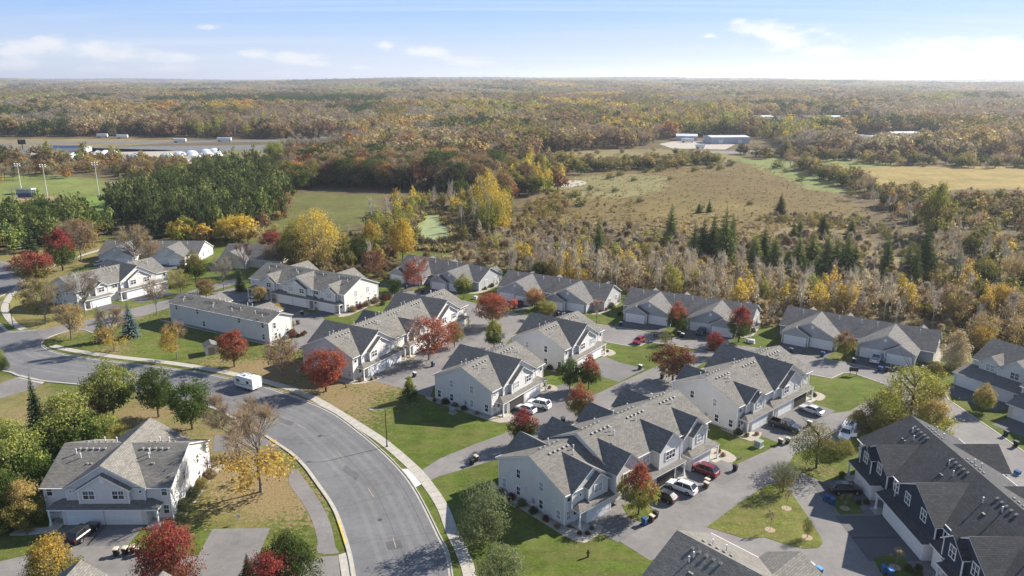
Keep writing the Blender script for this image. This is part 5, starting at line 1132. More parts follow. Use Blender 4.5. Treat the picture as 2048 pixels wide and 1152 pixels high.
def conifer(seed, layers=30, per=13, cb=.06, fine=4, irr=.28, power=.85):
    rnd = random.Random(seed); tr = MB(); tr.tube((0, 0, 0), (0, 0, .97), .022, .003, 6, cap=False); mb = MB()
    for i in range(layers):
        t = i / (layers - 1); z = cb + (1 - cb) * t * .985; R_ = .5 * (1 - t) ** power * rnd.uniform(1 - irr, 1 + irr * .35) + .012
        n = max(4, int(per * (1 - t * .55)))
        for k in range(n):
            th = 2 * math.pi * (k + rnd.random() * .9) / n; L = R_ * rnd.uniform(1 - irr, 1.06); dr = rnd.uniform(.10, .30) * L * .6
            c, s = math.cos(th), math.sin(th); b = Vector((c * .01, s * .01, z)); e = Vector((c * L, s * L, z - dr + .02))
            side = Vector((-s, c, 0))
            for f in range(fine):
                f0 = f / fine; f1 = (f + 1.25) / fine; w = L * .20 * (1.25 - f0) * rnd.uniform(.7, 1.2) + .008
                p0 = b.lerp(e, f0); p1 = b.lerp(e, min(f1, 1.04)); lift = Vector((0, 0, rnd.uniform(.0, .02)))
                mb.add([p0 + lift, p0.lerp(p1, .55) + side * w - Vector((0, 0, w * .35)), p1, p0.lerp(p1, .55) - side * w - Vector((0, 0, w * .35))], [(0, 1, 2, 3)])
    return tr, mb
PROTO = {}
def proto(key):
    """(trunk mesh, crown meshes) of a kind of tree, height 1 and width 1, made once and shared"""
    if key in PROTO: return PROTO[key]
    k, s = key.rsplit('_', 1); sd = int(s) * 7 + 3
    if k in ('round', 'oval', 'cone', 'spread'):
        cb = dict(round=.2, oval=.18, cone=.12, spread=.25)[k]; t, _ = trunk_mb(cb, sd, 7); cr = [leaf_crown(k, cb, 210, 42, .0185, sd, .052)]
    elif k == 'bush': t, _ = trunk_mb(.05, sd, 6, .012, .5, 3); cr = [leaf_crown('bush', .0, 330, 38, .0165, sd, .055)]
    elif k == 'willow': t, _ = trunk_mb(.2, sd, 7, .018, .6); cr = [leaf_crown('bush', .03, 300, 26, .016, sd, .055)]
    elif k == 'airy': t, _ = trunk_mb(.22, sd, 12, .020, .8, 1, .36); cr = [leaf_crown('spread', .2, 230, 24, .015, sd, .065)]
    elif k == 'bare': t, c = bare_tree(.2, sd); cr = [c]
    elif k == 'barefull': t, c = bare_tree(.18, sd, 15, 8, 17, .016, .0026, 'round'); cr = [c]
    elif k == 'semi': t, c = bare_tree(.18, sd, 14, 8, 18, .016, .0024, 'round'); cr = [c, leaf_crown('spread', .18, 75, 20, .018, sd, .05, lambda x, y, z: z < .62 and (x > -.12 or z < .34))]
    elif k == 'half': t, c = bare_tree(.2, sd, 14, 7, 15, .016, .0028, 'round'); cr = [c, leaf_crown('round', .2, 120, 24, .019, sd, .055, lambda x, y, z: x + .25 * (z - .5) > -.02)]
    elif k == 'sparse': t, c = bare_tree(.2, sd, 14, 7, 15, .016, .0028, 'round'); cr = [c, leaf_crown('round', .2, 130, 16, .019, sd, .06)]
    elif k == 'spruce': t, c = conifer(sd); cr = [c]
    elif k == 'pine': t, c = conifer(sd, 17, 9, .16, 3, .42, .72); c2 = leaf_crown('oval', .2, 70, 12, .035, sd, .05); c.add(c2.v, c2.f); cr = [c]
    elif k == 'birch': t, c = bare_tree(.35, sd, 7, 4, 8, .015, .003, 'oval', 3, (.07, .15), .94, .2, 1.0); cr = [c, leaf_crown('oval', .45, 26, 12, .026, sd, .06)]
    elif k == 'poplar': t, _ = trunk_mb(.15, sd, 10, .017, .85, 1, .2); cr = [leaf_crown('oval', .14, 120, 20, .028, sd, .055)]
    me = t.build('trunk', 'bark').data
    ms = [c.build('crown', 'needles' if k in ('spruce', 'pine') else 'leaves').data for c in cr]
    for o in [o for o in bpy.data.objects if o.data in [me] + ms]: bpy.data.objects.remove(o)
    PROTO[key] = (me, ms); return PROTO[key]
def zc_of(x, y, z=0): return y * math.cos(PITCH) + (CAM_H - z) * math.sin(PITCH)
def size_from(px, py, top, wpx):
    """height and width in metres of a tree measured in the survey photograph"""
    x, y = g(px, py); lo, hi = 0.2, 45
    for _ in range(40):
        z = (lo + hi) / 2; d = CAM_H - z; zc = zc_of(x, y, z); py2 = 576 + FPX * (-y * math.sin(PITCH) + d * math.cos(PITCH)) / zc
        if py2 > top: lo = z
        else: hi = z
    return lo, wpx * zc_of(x, y, lo / 2) / FPX
NT = [0]
def plant(name, label, cat, x, y, H, W, kind, t1, t2=None, bark='dark', group=None, leafc=None, rot=None, z=0, seed=None):
    NT[0] += 1; k = NT[0] if seed is None else seed
    nv = dict(round=4, oval=3, bush=3, spruce=3, pine=4).get(kind, 2)
    me, ms = proto('%s_%d' % (kind, k % nv))
    T = empty(name, x, y, z, rot if rot is not None else (k * 2.399) % 6.28); tag(T, label, cat, group)
    o = link('trunk', me, T); o.scale = (W, W, H); o['bark'] = BARK[bark]
    c1 = TINT[t1]; c2 = TINT[t2 or t1]; rr = random.Random(k); j = rr.uniform(.88, 1.12)
    for i, m in enumerate(ms):
        c = link('crown' if i == 0 else 'leaves', m, T); c.scale = (W, W, H)
        if i == 0: c['tint'] = [q * j for q in c1]; c['tint_low'] = [q * j for q in c2]
        else: lc = TINT[leafc or t2 or t1]; c['tint'] = [q * j for q in lc]; c['tint_low'] = [q * j for q in lc]
    return T
YARD = [  # base x, base y, top y, crown width (survey px), kind, colour, lower colour, label, leaf colour of half-bare trees
    (126, 541, 457, 66, 'oval', 'crimson', 'green', 'tall maple, crimson above and green below, near the upper left lamp bend', None),
    (72, 573, 503, 74, 'round', 'crimson', 'olive', 'broad maple with dull red top at the left street bend', None),
    (163, 523, 438, 76, 'half', 'twig', 'twig', 'tall thin brown tree with a few orange leaves beside the upper left rowhouse', 'rust'),
    (272, 524, 452, 70, 'barefull', 'tan', 'tan', 'tan leafless tree in front of the upper left rowhouse', None),
    (300, 527, 478, 50, 'sparse', 'tan', 'tan', 'small half-bare orange tree right of the tan leafless tree', 'rust'),
    (392, 567, 500, 46, 'oval', 'olive', 'green', 'olive green round tree right of the upper left rowhouse garages', None),
    (448, 581, 513, 52, 'barefull', 'greytwig', 'greytwig', 'dark grey leafless tree left of the small spruce', None),
    (482, 582, 534, 30, 'spruce', 'spruce', None, 'small dark spruce at the corner of the long grey row', None),
    (490, 549, 488, 44, 'barefull', 'pink', 'pink', 'purplish leafless tree before the beige house', None),
    (413, 597, 558, 38, 'round', 'rust', 'olive', 'small rusty round tree behind the rear-view townhouse roof', None),
    (362, 588, 545, 50, 'sparse', 'tan', 'tan', 'sparse tan tree right of the white townhouse end', 'olive'),
    (171, 632, 543, 78, 'barefull', 'greytwig', 'greytwig', 'tall grey leafless tree before the white townhouse garage', None),
    (92, 648, 563, 72, 'half', 'tan', 'tan', 'half-bare olive tree on the corner lawn beside the lamp', 'olive'),
    (66, 620, 562, 54, 'barefull', 'twig', 'twig', 'low brown leafless tree at the left corner of the white townhouse', None),
    (143, 679, 608, 66, 'half', 'twig', 'twig', 'brown leafless tree on the lane lawn left of the blue spruces', 'ochre'),
    (314, 629, 558, 46, 'barefull', 'twig', 'twig', 'slim brown leafless tree left of the rear-view townhouse', None),
    (204, 684, 610, 36, 'spruce', 'blue', None, 'left blue spruce, half hidden by an orange tree', None),
    (263, 674, 602, 46, 'spruce', 'blue', None, 'right blue spruce beside the rear-view townhouse', None),
    (229, 703, 622, 68, 'semi', 'twig', 'twig', 'half-bare tree with orange lower leaves before the blue spruces', 'gold'),
    (354, 718, 650, 58, 'half', 'twig', 'twig', 'half-bare yellow orange tree on the open lawn left of the shed', 'gold'),
    (469, 733, 664, 64, 'round', 'red', 'rust', 'bright red tree on the lawn right of the small shed', None),
    (566, 753, 678, 78, 'sparse', 'pink', 'pink', 'pinkish leafless tree left of the longest white row', 'rust'),
    (652, 783, 698, 80, 'round', 'red', 'red', 'big red tree before the end gable of the longest white row', None),
    (858, 720, 636, 96, 'half', 'pink', 'pink', 'large tree half bare half rusty red before the longest white row', 'red'),
    (909, 694, 644, 38, 'round', 'rust', 'olive', 'small rusty green tree right of the large half-bare red tree', None),
    (985, 652, 588, 68, 'round', 'red', 'rust', 'round red tree on the lawn left of the dark red truck', None),
    (988, 697, 638, 42, 'oval', 'ygreen', 'green', 'dense green oval tree on the lane behind the two-unit townhouse', None),
    (820, 801, 750, 34, 'cone', 'ygreen', 'green', 'small light green cone-shaped tree beside the two-unit townhouse lawn', None),
    (838, 579, 519, 60, 'half', 'pink', 'pink', 'pinkish tree with one red side before the rowhouse garages', 'red'),
    (928, 597, 547, 36, 'oval', 'ygreen', 'green', 'small green tree before the rowhouse with the pinkish red tree', None),
    (789, 593, 556, 30, 'round', 'green', 'green', 'round dark green tree at the lane right of the long grey row', None),
    (749, 554, 502, 52, 'sparse', 'dkred', 'twig', 'dull red half-bare tree behind the long grey row', 'dkred'),
    (546, 500, 462, 48, 'round', 'crimson', 'dkred', 'dark crimson tree behind the beige house', None),
    (552, 535, 488, 56, 'sparse', 'brown', 'brown', 'brown leafy tree right of the beige house', 'rust'),
    (520, 607, 572, 28, 'round', 'ochre', 'olive', 'small yellowish tree beside the white car of the grey row', None),
    (553, 628, 606, 26, 'bush', 'gold', 'ochre', 'small golden bush behind the rear-view townhouse roof', None),
    (1069, 619, 577, 38, 'round', 'orange', 'rust', 'small orange tree right of the dark red truck', None),
    (1094, 636, 602, 36, 'round', 'ygreen', 'olive', 'round yellowish green tree before the rowhouse with the truck', None),
    (1193, 645, 604, 38, 'barefull', 'pink', 'pink', 'small purplish bare tree right of the rowhouse with the truck', None),
    (1353, 664, 601, 44, 'oval', 'red', 'green', 'left maple with red top over green before the dark car rowhouse', None),
    (1477, 684, 611, 56, 'oval', 'crimson', 'green', 'right, larger maple with red top over green before the rowhouse', None),
    (1428, 712, 664, 34, 'round', 'crimson', 'dkred', 'small dark crimson tree on the lane behind the pickup townhouse', None),
    (1345, 763, 690, 80, 'spread', 'dkred', 'rust', 'spreading dark red tree left of the pickup townhouse', None),
    (1139, 781, 719, 42, 'round', 'green', 'green', 'green tree left of a red one between the two-unit townhouses', None),
    (1177, 779, 706, 46, 'oval', 'red', 'green', 'rust and green tree right of a green one between the two-unit townhouses', None),
    (1157, 842, 764, 50, 'oval', 'red', 'olive', 'tree with a bright red top at the lane bend above the taupe row', None),
    (1045, 892, 815, 56, 'oval', 'crimson', 'green', 'tree with small red top at the left end of the taupe row gables', None),
    (1688, 716, 664, 38, 'round', 'rust', 'ygreen', 'small tree orange above and green below left of the white pickup', None),
    (1277, 1029, 923, 72, 'oval', 'red', 'ygreen', 'maple with fiery red top before the long taupe row', None),
    (966, 1085, 957, 104, 'willow', 'sage', 'sage', 'grey green willow-like tree between the walk and the end townhouse', None),
    (1003, 1192, 1090, 108, 'willow', 'sage', 'sage', 'grey green willow-like tree cut by the bottom edge', None),
    (1632, 936, 848, 96, 'airy', 'olive', 'green', 'dark olive spreading tree between the court and the navy townhouse', None),
    (1566, 984, 922, 54, 'airy', 'sage', 'olive', 'thin pale green tree at the tip of the lawn triangle', None),
    (1820, 842, 734, 130, 'airy', 'ygreen', 'olive', 'biggest yellow green spreading tree above the charcoal roof', None),
    (1765, 862, 782, 96, 'bush', 'ygreen', 'olive', 'yellow green bushy tree left of the biggest spreading tree', None),
    (1862, 868, 800, 86, 'bush', 'ochre', 'ygreen', 'yellow bushy tree right of the biggest spreading tree', None),
    (1860, 800, 752, 60, 'bush', 'ygreen', 'olive', 'low yellow green tree behind the biggest spreading tree', None),
    (1966, 824, 766, 44, 'oval', 'ochre', 'ygreen', 'small yellow tree before the right edge townhouse garage', None),
    (1866, 755, 722, 42, 'bush', 'olive', 'olive', 'olive shrub at the right end of the white pickup rowhouse', None),
    (345, 1180, 1043, 122, 'bush', 'crimson', 'dkred', 'large crimson bushy tree beside the four tan-lidded bins', None),
    (108, 1165, 1074, 106, 'bush', 'gold', 'olive', 'yellow olive bushy tree at the lower left corner', None),
    (582, 1180, 1066, 112, 'bush', 'dgreen', 'green', 'dark green bushy tree beside the trail at the bottom edge', None),
    (545, 1205, 1105, 110, 'bush', 'crimson', 'dkred', 'red bushy tree cut by the bottom edge before the dark green one', None),
    (497, 1152, 1106, 34, 'spruce', 'spruce', None, 'small dark conifer beside the parking pad', None),
    (522, 984, 836, 166, 'semi', 'twig', 'twig', 'large half-bare tree with golden lower leaves beside the trail', 'gold'),
    (476, 920, 800, 136, 'barefull', 'twig', 'twig', 'large leafless brown tree right of the lower left townhouse', None),
    (520, 902, 812, 84, 'barefull', 'tan', 'tan', 'fine-twigged leafless tree between the two large ones beside the street', None),
    (317, 834, 737, 76, 'round', 'green', 'green', 'left of two deep green trees below the curving street', None),
    (385, 858, 766, 90, 'round', 'green', 'dgreen', 'right of two deep green trees below the curving street', None),
    (76, 852, 748, 44, 'spruce', 'spruce', None, 'tall narrow dark spruce left of the pale green trees', None),
    (228, 828, 720, 108, 'oval', 'lime', 'green', 'pale green tall tree below the street left of the deep green trees', None),
    (190, 842, 763, 62, 'bush', 'rust', 'brown', 'rusty brown shrub in front of the pale green tall tree', None),
    (140, 905, 788, 140, 'bush', 'lime', 'green', 'broad pale green tree behind the lower left townhouse', None),
    (215, 885, 830, 80, 'bush', 'lime', 'olive', 'low pale green tree touching the lower left townhouse roof', None),
    (40, 985, 845, 130, 'bush', 'lime', 'green', 'large pale green tree at the left edge beside the townhouse', None),
    (-12, 920, 826, 90, 'bush', 'lime', 'green', 'pale green tree at the left edge above the large one', None),
    (55, 1050, 960, 80, 'bush', 'ochre', 'olive', 'yellowish green tree close to the lower left townhouse wall', None),
    (5, 1055, 935, 90, 'bush', 'green', 'dgreen', 'dark green tree at the left edge below the large pale green one', None),
    (4, 740, 698, 26, 'bush', 'lime', 'green', 'little pale green tree at the left edge beside the street', None),
    (1573, 1018, 985, 16, 'bare', 'twig', 'twig', 'upper leafless sapling on the lawn triangle', None),
    (1540, 1061, 1022, 18, 'bare', 'twig', 'twig', 'lower leafless sapling on the lawn triangle', None),
    (1614, 1076, 1036, 22, 'airy', 'green', 'olive', 'leafy green sapling near the lawn triangle tip', None),
    (1690, 1018, 990, 30, 'bare', 'tan', 'tan', 'leafless sapling in the shade below the black car', None),
    (1790, 1136, 1098, 34, 'bare', 'tan', 'tan', 'leafless sapling in the shaded lawn at the navy townhouse', None),
    (1330, 690, 664, 26, 'airy', 'sage', 'olive', 'thin young tree among the mailbox stands', None),
]
for (bx, by, top, wp, kind, t1, t2, lab, lc) in YARD:
    H, W = size_from(bx, by, top, wp); x, y = g(bx, by)
    isb = kind == 'bush' and H < 3.2
    plant('shrub' if 'shrub' in lab or 'bush ' in lab and 'bushy' not in lab else 'spruce_tree' if kind == 'spruce' else 'sapling' if 'sapling' in lab else 'tree', lab, 'shrub' if isb else 'tree', x, y, H, W, kind, t1, t2, 'grey' if kind in ('bare', 'barefull', 'half', 'semi', 'sparse') else 'dark', None, lc, None, 0, int(bx * 3 + by) % 13)
# tree rings of wood chips round the saplings
for (a, b) in ((1573, 1017), (1540, 1060), (1614, 1075), (1690, 1017), (1790, 1135)):
    x, y = g(a, b); struct(sheet('mulch_ring', [(x + .75 * math.cos(t * .7), y + .75 * math.sin(t * .7)) for t in range(9)], .052, 'wood_tan'))

# foundation shrubs
ORD = ['leftmost'] + [o + ' from left' for o in 'second third fourth fifth sixth seventh eighth ninth tenth eleventh twelfth 13th 14th 15th 16th 17th 18th 19th 20th 21st 22nd 23rd 24th 25th 26th 27th 28th 29th 30th'.split()]
def shrubs(H, pts, lab, grp, tint=('dgreen', 'rust', 'olive', 'dkred')):
    order = sorted(range(len(pts)), key=lambda i: H.w(*pts[i][:2])[0] / zc_of(*H.w(*pts[i][:2])))
    for i, (u, v, s) in enumerate(pts):
        x, y = H.w(u, v); plant('shrub', ORD[order.index(i)] + ' ' + lab, 'shrub', x, y, s, s * 1.25, 'bush', tint[i % len(tint)], None, 'dark', grp, None, None, 0, i)
shrubs(HS['fl'], [(-.8, 13, .9), (-.8, 10.6, 1.1), (-.8, 8.2, 1.2), (-.8, 5.6, 1.1), (-.8, 3, .9), (-.8, .6, .8), (.4, -2.6, .6), (1.2, -3.4, .6), (2.6, -2.9, .6)], 'foundation shrub in the grey end townhouse bed', 'shrubs by the grey end townhouse', ('dkred', 'dkred', 'sage', 'green', 'dkred', 'twig'))
shrubs(HS['m1'], [(-.7, 11, 1.3), (-.7, 8.6, 1.0), (-.7, 6.2, 1.0), (-.7, 3, .7), (-.9, 13.6, .7), (17.8, -1.6, .7), (18.4, -.2, .7)], 'foundation shrub beside the street townhouse', 'shrubs by the street townhouse', ('dgreen', 'rust', 'dgreen', 'twig'))
shrubs(HS['m2'], [(-.6, 3.4, 1.2), (-.6, 1.0, 1.2), (16.8, -1.5, .6), (17.4, -.4, .6)], 'foundation shrub by the empty pale driveway townhouse', 'shrubs by the pale driveway townhouse', ('dgreen', 'rust'))
shrubs(HS['i'], [(36.7, 2, 1.8), (36.8, 5, 1.7), (36.8, 8, 1.7), (36.8, 11.5, 1.9), (37.4, 15, 2.0), (37.8, 17, 1.8)], 'rounded brown shrub along the grey row gable', 'shrubs along the sunlit gable', ('brown', 'maroon', 'brown'))
shrubs(HS['h'], [(36.6, 6.4, 2.0), (38.2, 6.8, 1.0), (38.4, 8, 1.1), (38, 9.2, 1.0)], 'dark shrub at the rear-view townhouse gable', 'shrubs at the rear-view townhouse', ('maroon', 'dgreen'))
shrubs(HS['b1'], [(18.9, 2.2, 2.0), (18.9, 5.4, 2.0), (18.9, 8.6, 1.8), (19, 11.6, 1.7), (19.4, -.6, 1.4)], 'clipped shrub along the lower left townhouse', 'shrubs along the lower left townhouse', ('sage', 'sage', 'olive', 'brown'))
shrubs(HS['e'], [(-.3, -.6, 1.3), (.4, -2.0, .8), (2.2, -2.9, .7), (26.2, -1.4, .8), (27, -.4, .9), (26.8, .8, 1.2), (26.6, 1.8, 1.3), (9.3, -2.9, .8)], 'dark shrub at a porch of the dark pickup townhouse', 'shrubs at the pickup townhouse', ('dgreen', 'twig', 'rust'))
shrubs(HS['fm'], [(26, -2.6, .7), (26.6, -1.4, .7)], 'rusty shrub in the round bed above the maroon car', 'shrubs in the round bed', ('rust',))
shrubs(HS['r'], [(10.4, -3.2, .8), (10.5, -4.4, .8), (2.2, -3.4, .9), (26.2, -3.6, .9), (26.4, -5, 1), (27.4, -4.2, .9)], 'dark shrub in the rock bed of the navy townhouse', 'shrubs at the navy townhouse', ('dgreen', 'dgreen', 'green'))
shrubs(HS['o'], [(34, 1.5, 1.2), (-.6, -1.5, 1.1)], 'dark shrub at a corner of the dark car rowhouse', 'shrubs at the dark car rowhouse', ('dgreen',))
shrubs(HS['n'], [(34.2, 3.5, 1.7), (33.6, .8, .9)], 'dark shrub at the truck rowhouse gable', 'shrubs at the truck rowhouse', ('dgreen', 'rust'))
shrubs(HS['l'], [(32.8, 2.5, 1.0), (32.9, 6, 1.3)], 'shrub at the gable of the pinkish tree rowhouse', 'shrubs at the pinkish tree rowhouse', ('dgreen',))
shrubs(HS['d'], [(-.9, 4, 1.2), (-1.3, 10, 1.4), (-1.6, 13, 1.2), (.6, -1.4, .9), (2.2, -3, .6), (3.4, -3.3, .6), (8, 17, 2.2)], 'dark shrub round the longest white row', 'shrubs at the longest white row', ('dgreen', 'twig'))
for (a, b, s, t, lab) in [(1672, 915, 2.2, 'green', 'rounded green shrub left of the navy townhouse skirt roof'), (1655, 898, 2.0, 'twig', 'brown shrub beside the white work truck'), (1690, 905, 2.4, 'olive', 'olive shrub between the work truck and the charcoal roof'), (1715, 850, 3.0, 'olive', 'olive shrub above the work truck'), (1810, 880, 2.4, 'ochre', 'yellowish shrub behind the charcoal roof ridge'),
                          (945, 805, 1.2, 'dgreen', 'lone dark shrub in the shade below the street townhouse wall'), (765, 610, 1.3, 'dgreen', 'dark shrub at the lane end right of the long grey row'), (612, 695, 1.1, 'twig', 'twiggy shrub on the lawn behind the longest row'), (735, 640, 2.2, 'olive', 'olive shrub on the green strip behind the longest row roof')]:
    x, y = g(a, b); plant('shrub', lab, 'shrub', x, y, s, s * 1.2, 'bush', t)

# ---------------------------------------------------------------- woods
RW = np.random.RandomState(11)
def fill(poly, step, jit=.8):
    P = gl(poly); xs = [p[0] for p in P]; ys = [p[1] for p in P]
    X, Y = np.meshgrid(np.arange(min(xs), max(xs), step), np.arange(min(ys), max(ys), step))
    X = X.ravel() + RW.uniform(-jit, jit, X.size) * step * .6; Y = Y.ravel() + RW.uniform(-jit, jit, Y.size) * step * .6
    k = inpoly(X, Y, P); return X[k], Y[k]
WOOD = []   # x, y, H, W, kind, tint, tint_low, bark, zone
def zone(poly, step, mix, zn, hr, wr=(.7, .95)):
    X, Y = fill(poly, step); tot = sum(m[0] for m in mix)
    for x, y in zip(X, Y):
        r = RW.uniform(0, tot)
        for w, kind, t1, t2, bk in mix:
            r -= w
            if r <= 0: break
        H = RW.uniform(*hr); wq = RW.uniform(*wr)
        if kind in ('pine', 'spruce'): wq *= .62
        if kind == 'bush': H *= .45; wq = RW.uniform(1.1, 1.5)
        if kind in ('birch', 'poplar'): wq *= .62
        WOOD.append((x, y, H, H * wq, kind, t1, t2, bk, zn))
SPR = []
zone([(222, 445), (330, 482), (440, 478), (520, 452), (566, 440), (590, 395), (575, 355), (500, 343), (420, 355), (330, 385), (235, 412)], 6.4, [(9, 'pine', 'pine', None, 'dark'), (2, 'pine', 'fir', None, 'dark')], 'in the pine plantation', (11, 19), (.62, .9))
zone([(-120, 520), (60, 505), (200, 482), (232, 462), (190, 440), (90, 430), (-120, 450)], 6.5, [(6, 'pine', 'fir', None, 'dark'), (3, 'pine', 'pine', None, 'dark'), (2, 'round', 'green', 'olive', 'dark'), (1, 'spruce', 'spruce', None, 'dark')], 'below the ball field', (9, 14), (.8, 1.1))
zone([(335, 492), (420, 488), (510, 486), (520, 470), (440, 480), (340, 484)], 6.0, [(5, 'round', 'yellow', 'ochre', 'dark'), (3, 'oval', 'gold', 'ygreen', 'dark'), (1, 'oval', 'ygreen', 'green', 'dark')], 'before the dark pines', (8, 11), (.8, 1.1))
zone([(580, 400), (600, 380), (640, 372), (700, 376), (760, 378), (830, 380), (940, 388), (1000, 376), (1030, 350), (960, 338), (850, 330), (700, 322), (600, 332), (570, 350)], 8.0,
     [(1, 'round', 'dkred', 'brown', 'dark'), (1.2, 'round', 'rust', 'brown', 'dark'), (6, 'round', 'dgreen', 'green', 'dark'), (5, 'spread', 'brown', 'olive', 'dark'), (3, 'sparse', 'twig', 'brown', 'grey'), (.6, 'round', 'orange', 'rust', 'dark'), (2, 'oval', 'olive', 'green', 'dark')], 'in the wood behind the meadow', (11, 17), (.85, 1.15))
zone([(570, 440), (592, 400), (580, 385), (555, 410), (540, 440), (520, 470), (545, 470)], 7, [(2, 'bush', 'ochre', 'olive', 'dark'), (2, 'round', 'rust', 'brown', 'dark'), (1, 'round', 'lime', 'ygreen', 'dark'), (1, 'bush', 'dkred', 'maroon', 'dark')], 'at the left edge of the meadow', (6, 9))
zone([(740, 470), (790, 420), (870, 405), (960, 410), (1010, 430), (1010, 470), (940, 470), (915, 440), (880, 424), (845, 426), (826, 450), (800, 500), (760, 520)], 6.5,
     [(3, 'poplar', 'yellow', 'ygreen', 'pale'), (3, 'poplar', 'ygreen', 'olive', 'pale'), (2, 'birch', 'greytwig', 'tan', 'pale'), (3, 'bush', 'olive', 'brown', 'dark'), (1, 'round', 'green', 'olive', 'dark')], 'around the duckweed pond', (8, 13))
zone([(560, 545), (640, 552), (780, 545), (800, 500), (860, 500), (920, 485), (960, 500), (1010, 520), (1010, 500), (930, 470), (910, 486), (840, 488), (760, 490), (690, 480), (600, 500), (560, 520)], 5.6,
     [(3, 'poplar', 'ygreen', 'olive', 'pale'), (2, 'poplar', 'gold', 'ygreen', 'pale'), (3, 'bush', 'brown', 'olive', 'dark'), (2, 'bush', 'olive', 'lime', 'dark'), (2, 'birch', 'birch', 'tan', 'pale'), (1, 'round', 'dgreen', 'green', 'dark')], 'in the strip behind the rowhouses', (6, 10))
zone([(955, 455), (990, 470), (1015, 460), (1025, 400), (1110, 385), (1135, 360), (1060, 345), (1010, 360), (960, 395)], 7.5, [(5, 'poplar', 'yellow', 'ygreen', 'pale'), (3, 'poplar', 'ygreen', 'lime', 'dark'), (2, 'oval', 'olive', 'green', 'dark'), (1, 'round', 'rust', 'dkred', 'dark')], 'at the marsh edge', (10, 17))
zone([(1010, 560), (1200, 590), (1250, 585), (1400, 615), (1540, 660), (1560, 640), (1700, 640), (1850, 660), (1900, 640), (1860, 600), (1700, 590), (1560, 575), (1400, 555), (1200, 540), (1020, 520)], 4.6,
     [(7, 'birch', 'birch', 'tan', 'pale'), (4, 'birch', 'greytwig', 'tan', 'pale'), (3, 'bush', 'brown', 'twig', 'dark'), (1.2, 'bush', 'ochre', 'tan', 'dark'), (2.4, 'poplar', 'yellow', 'ochre', 'pale'), (.8, 'bush', 'olive', 'green', 'dark'), (.7, 'poplar', 'ygreen', 'olive', 'pale')], 'in the thicket behind the rowhouses', (6.5, 10.5))
for (bx, top, by, w) in [(1386, 462, 524, 26), (1404, 455, 522, 28), (1424, 450, 520, 34), (1446, 440, 528, 38), (1506, 485, 542, 34), (1524, 472, 536, 32), (1546, 485, 544, 32), (1571, 510, 548, 28), (1594, 484, 546, 32), (1621, 478, 540, 36), (1649, 485, 552, 38), (1669, 490, 550, 32), (1689, 484, 556, 38), (1706, 500, 556, 30), (1644, 437, 476, 24), (1586, 455, 486, 22), (1599, 445, 472, 20), (1844, 475, 556, 40), (1700, 448, 482, 22), (1560, 395, 428, 18), (1418, 404, 424, 10), (1398, 410, 426, 9)]:
    x, y = g(bx, by); q = (by - top) * zc_of(x, y, 5) / FPX * 1.3
    SPR.append((x, y, q, w * zc_of(x, y, 5) / FPX * 1.85, 'spruce', 'fir' if bx % 4 else 'green', None, 'dark', 'of the marsh conifer clump'))
zone([(1740, 575), (1800, 570), (1860, 590), (1960, 590), (1960, 560), (1850, 540), (1760, 540)], 9, [(5, 'spruce', 'fir', None, 'dark'), (2, 'birch', 'tan', 'tan', 'pale'), (2, 'bush', 'olive', 'brown', 'dark')], 'among the brush at right', (10, 15), (.7, .9))
zone([(1860, 660), (1960, 700), (2120, 740), (2300, 760), (2300, 500), (2048, 470), (1900, 440), (1760, 400), (1700, 390), (1760, 430), (1850, 470), (1880, 540), (1900, 620)], 7.2,
     [(4, 'birch', 'greytwig', 'tan', 'pale'), (4, 'bush', 'olive', 'olive', 'dark'), (3, 'bush', 'brown', 'twig', 'dark'), (1.2, 'poplar', 'gold', 'ochre', 'pale'), (2, 'oval', 'olive', 'green', 'dark'), (1, 'round', 'rust', 'brown', 'dark'), (1, 'spruce', 'spruce', None, 'dark'), (2, 'sparse', 'twig', 'ochre', 'grey')], 'in the right edge wood', (7, 11))
zone([(0, 372), (60, 362), (200, 352), (330, 362), (330, 345), (200, 330), (100, 335), (-100, 340), (-200, 372)], 11, [(4, 'sparse', 'brown', 'rust', 'dark'), (3, 'sparse', 'tan', 'ochre', 'dark'), (2, 'round', 'ochre', 'olive', 'dark'), (2, 'round', 'rust', 'orange', 'dark'), (2, 'barefull', 'greytwig', 'twig', 'dark'), (1, 'pine', 'pine', None, 'dark')], 'behind the ball field', (7, 11.5), (.8, 1.1))
zone([(200, 352), (330, 352), (400, 352), (460, 340), (420, 325), (300, 330)], 9, [(4, 'round', 'rust', 'brown', 'dark'), (3, 'sparse', 'tan', 'orange', 'dark'), (2, 'round', 'olive', 'ochre', 'dark')], 'below the white hoop houses', (6, 9), (.8, 1.1))
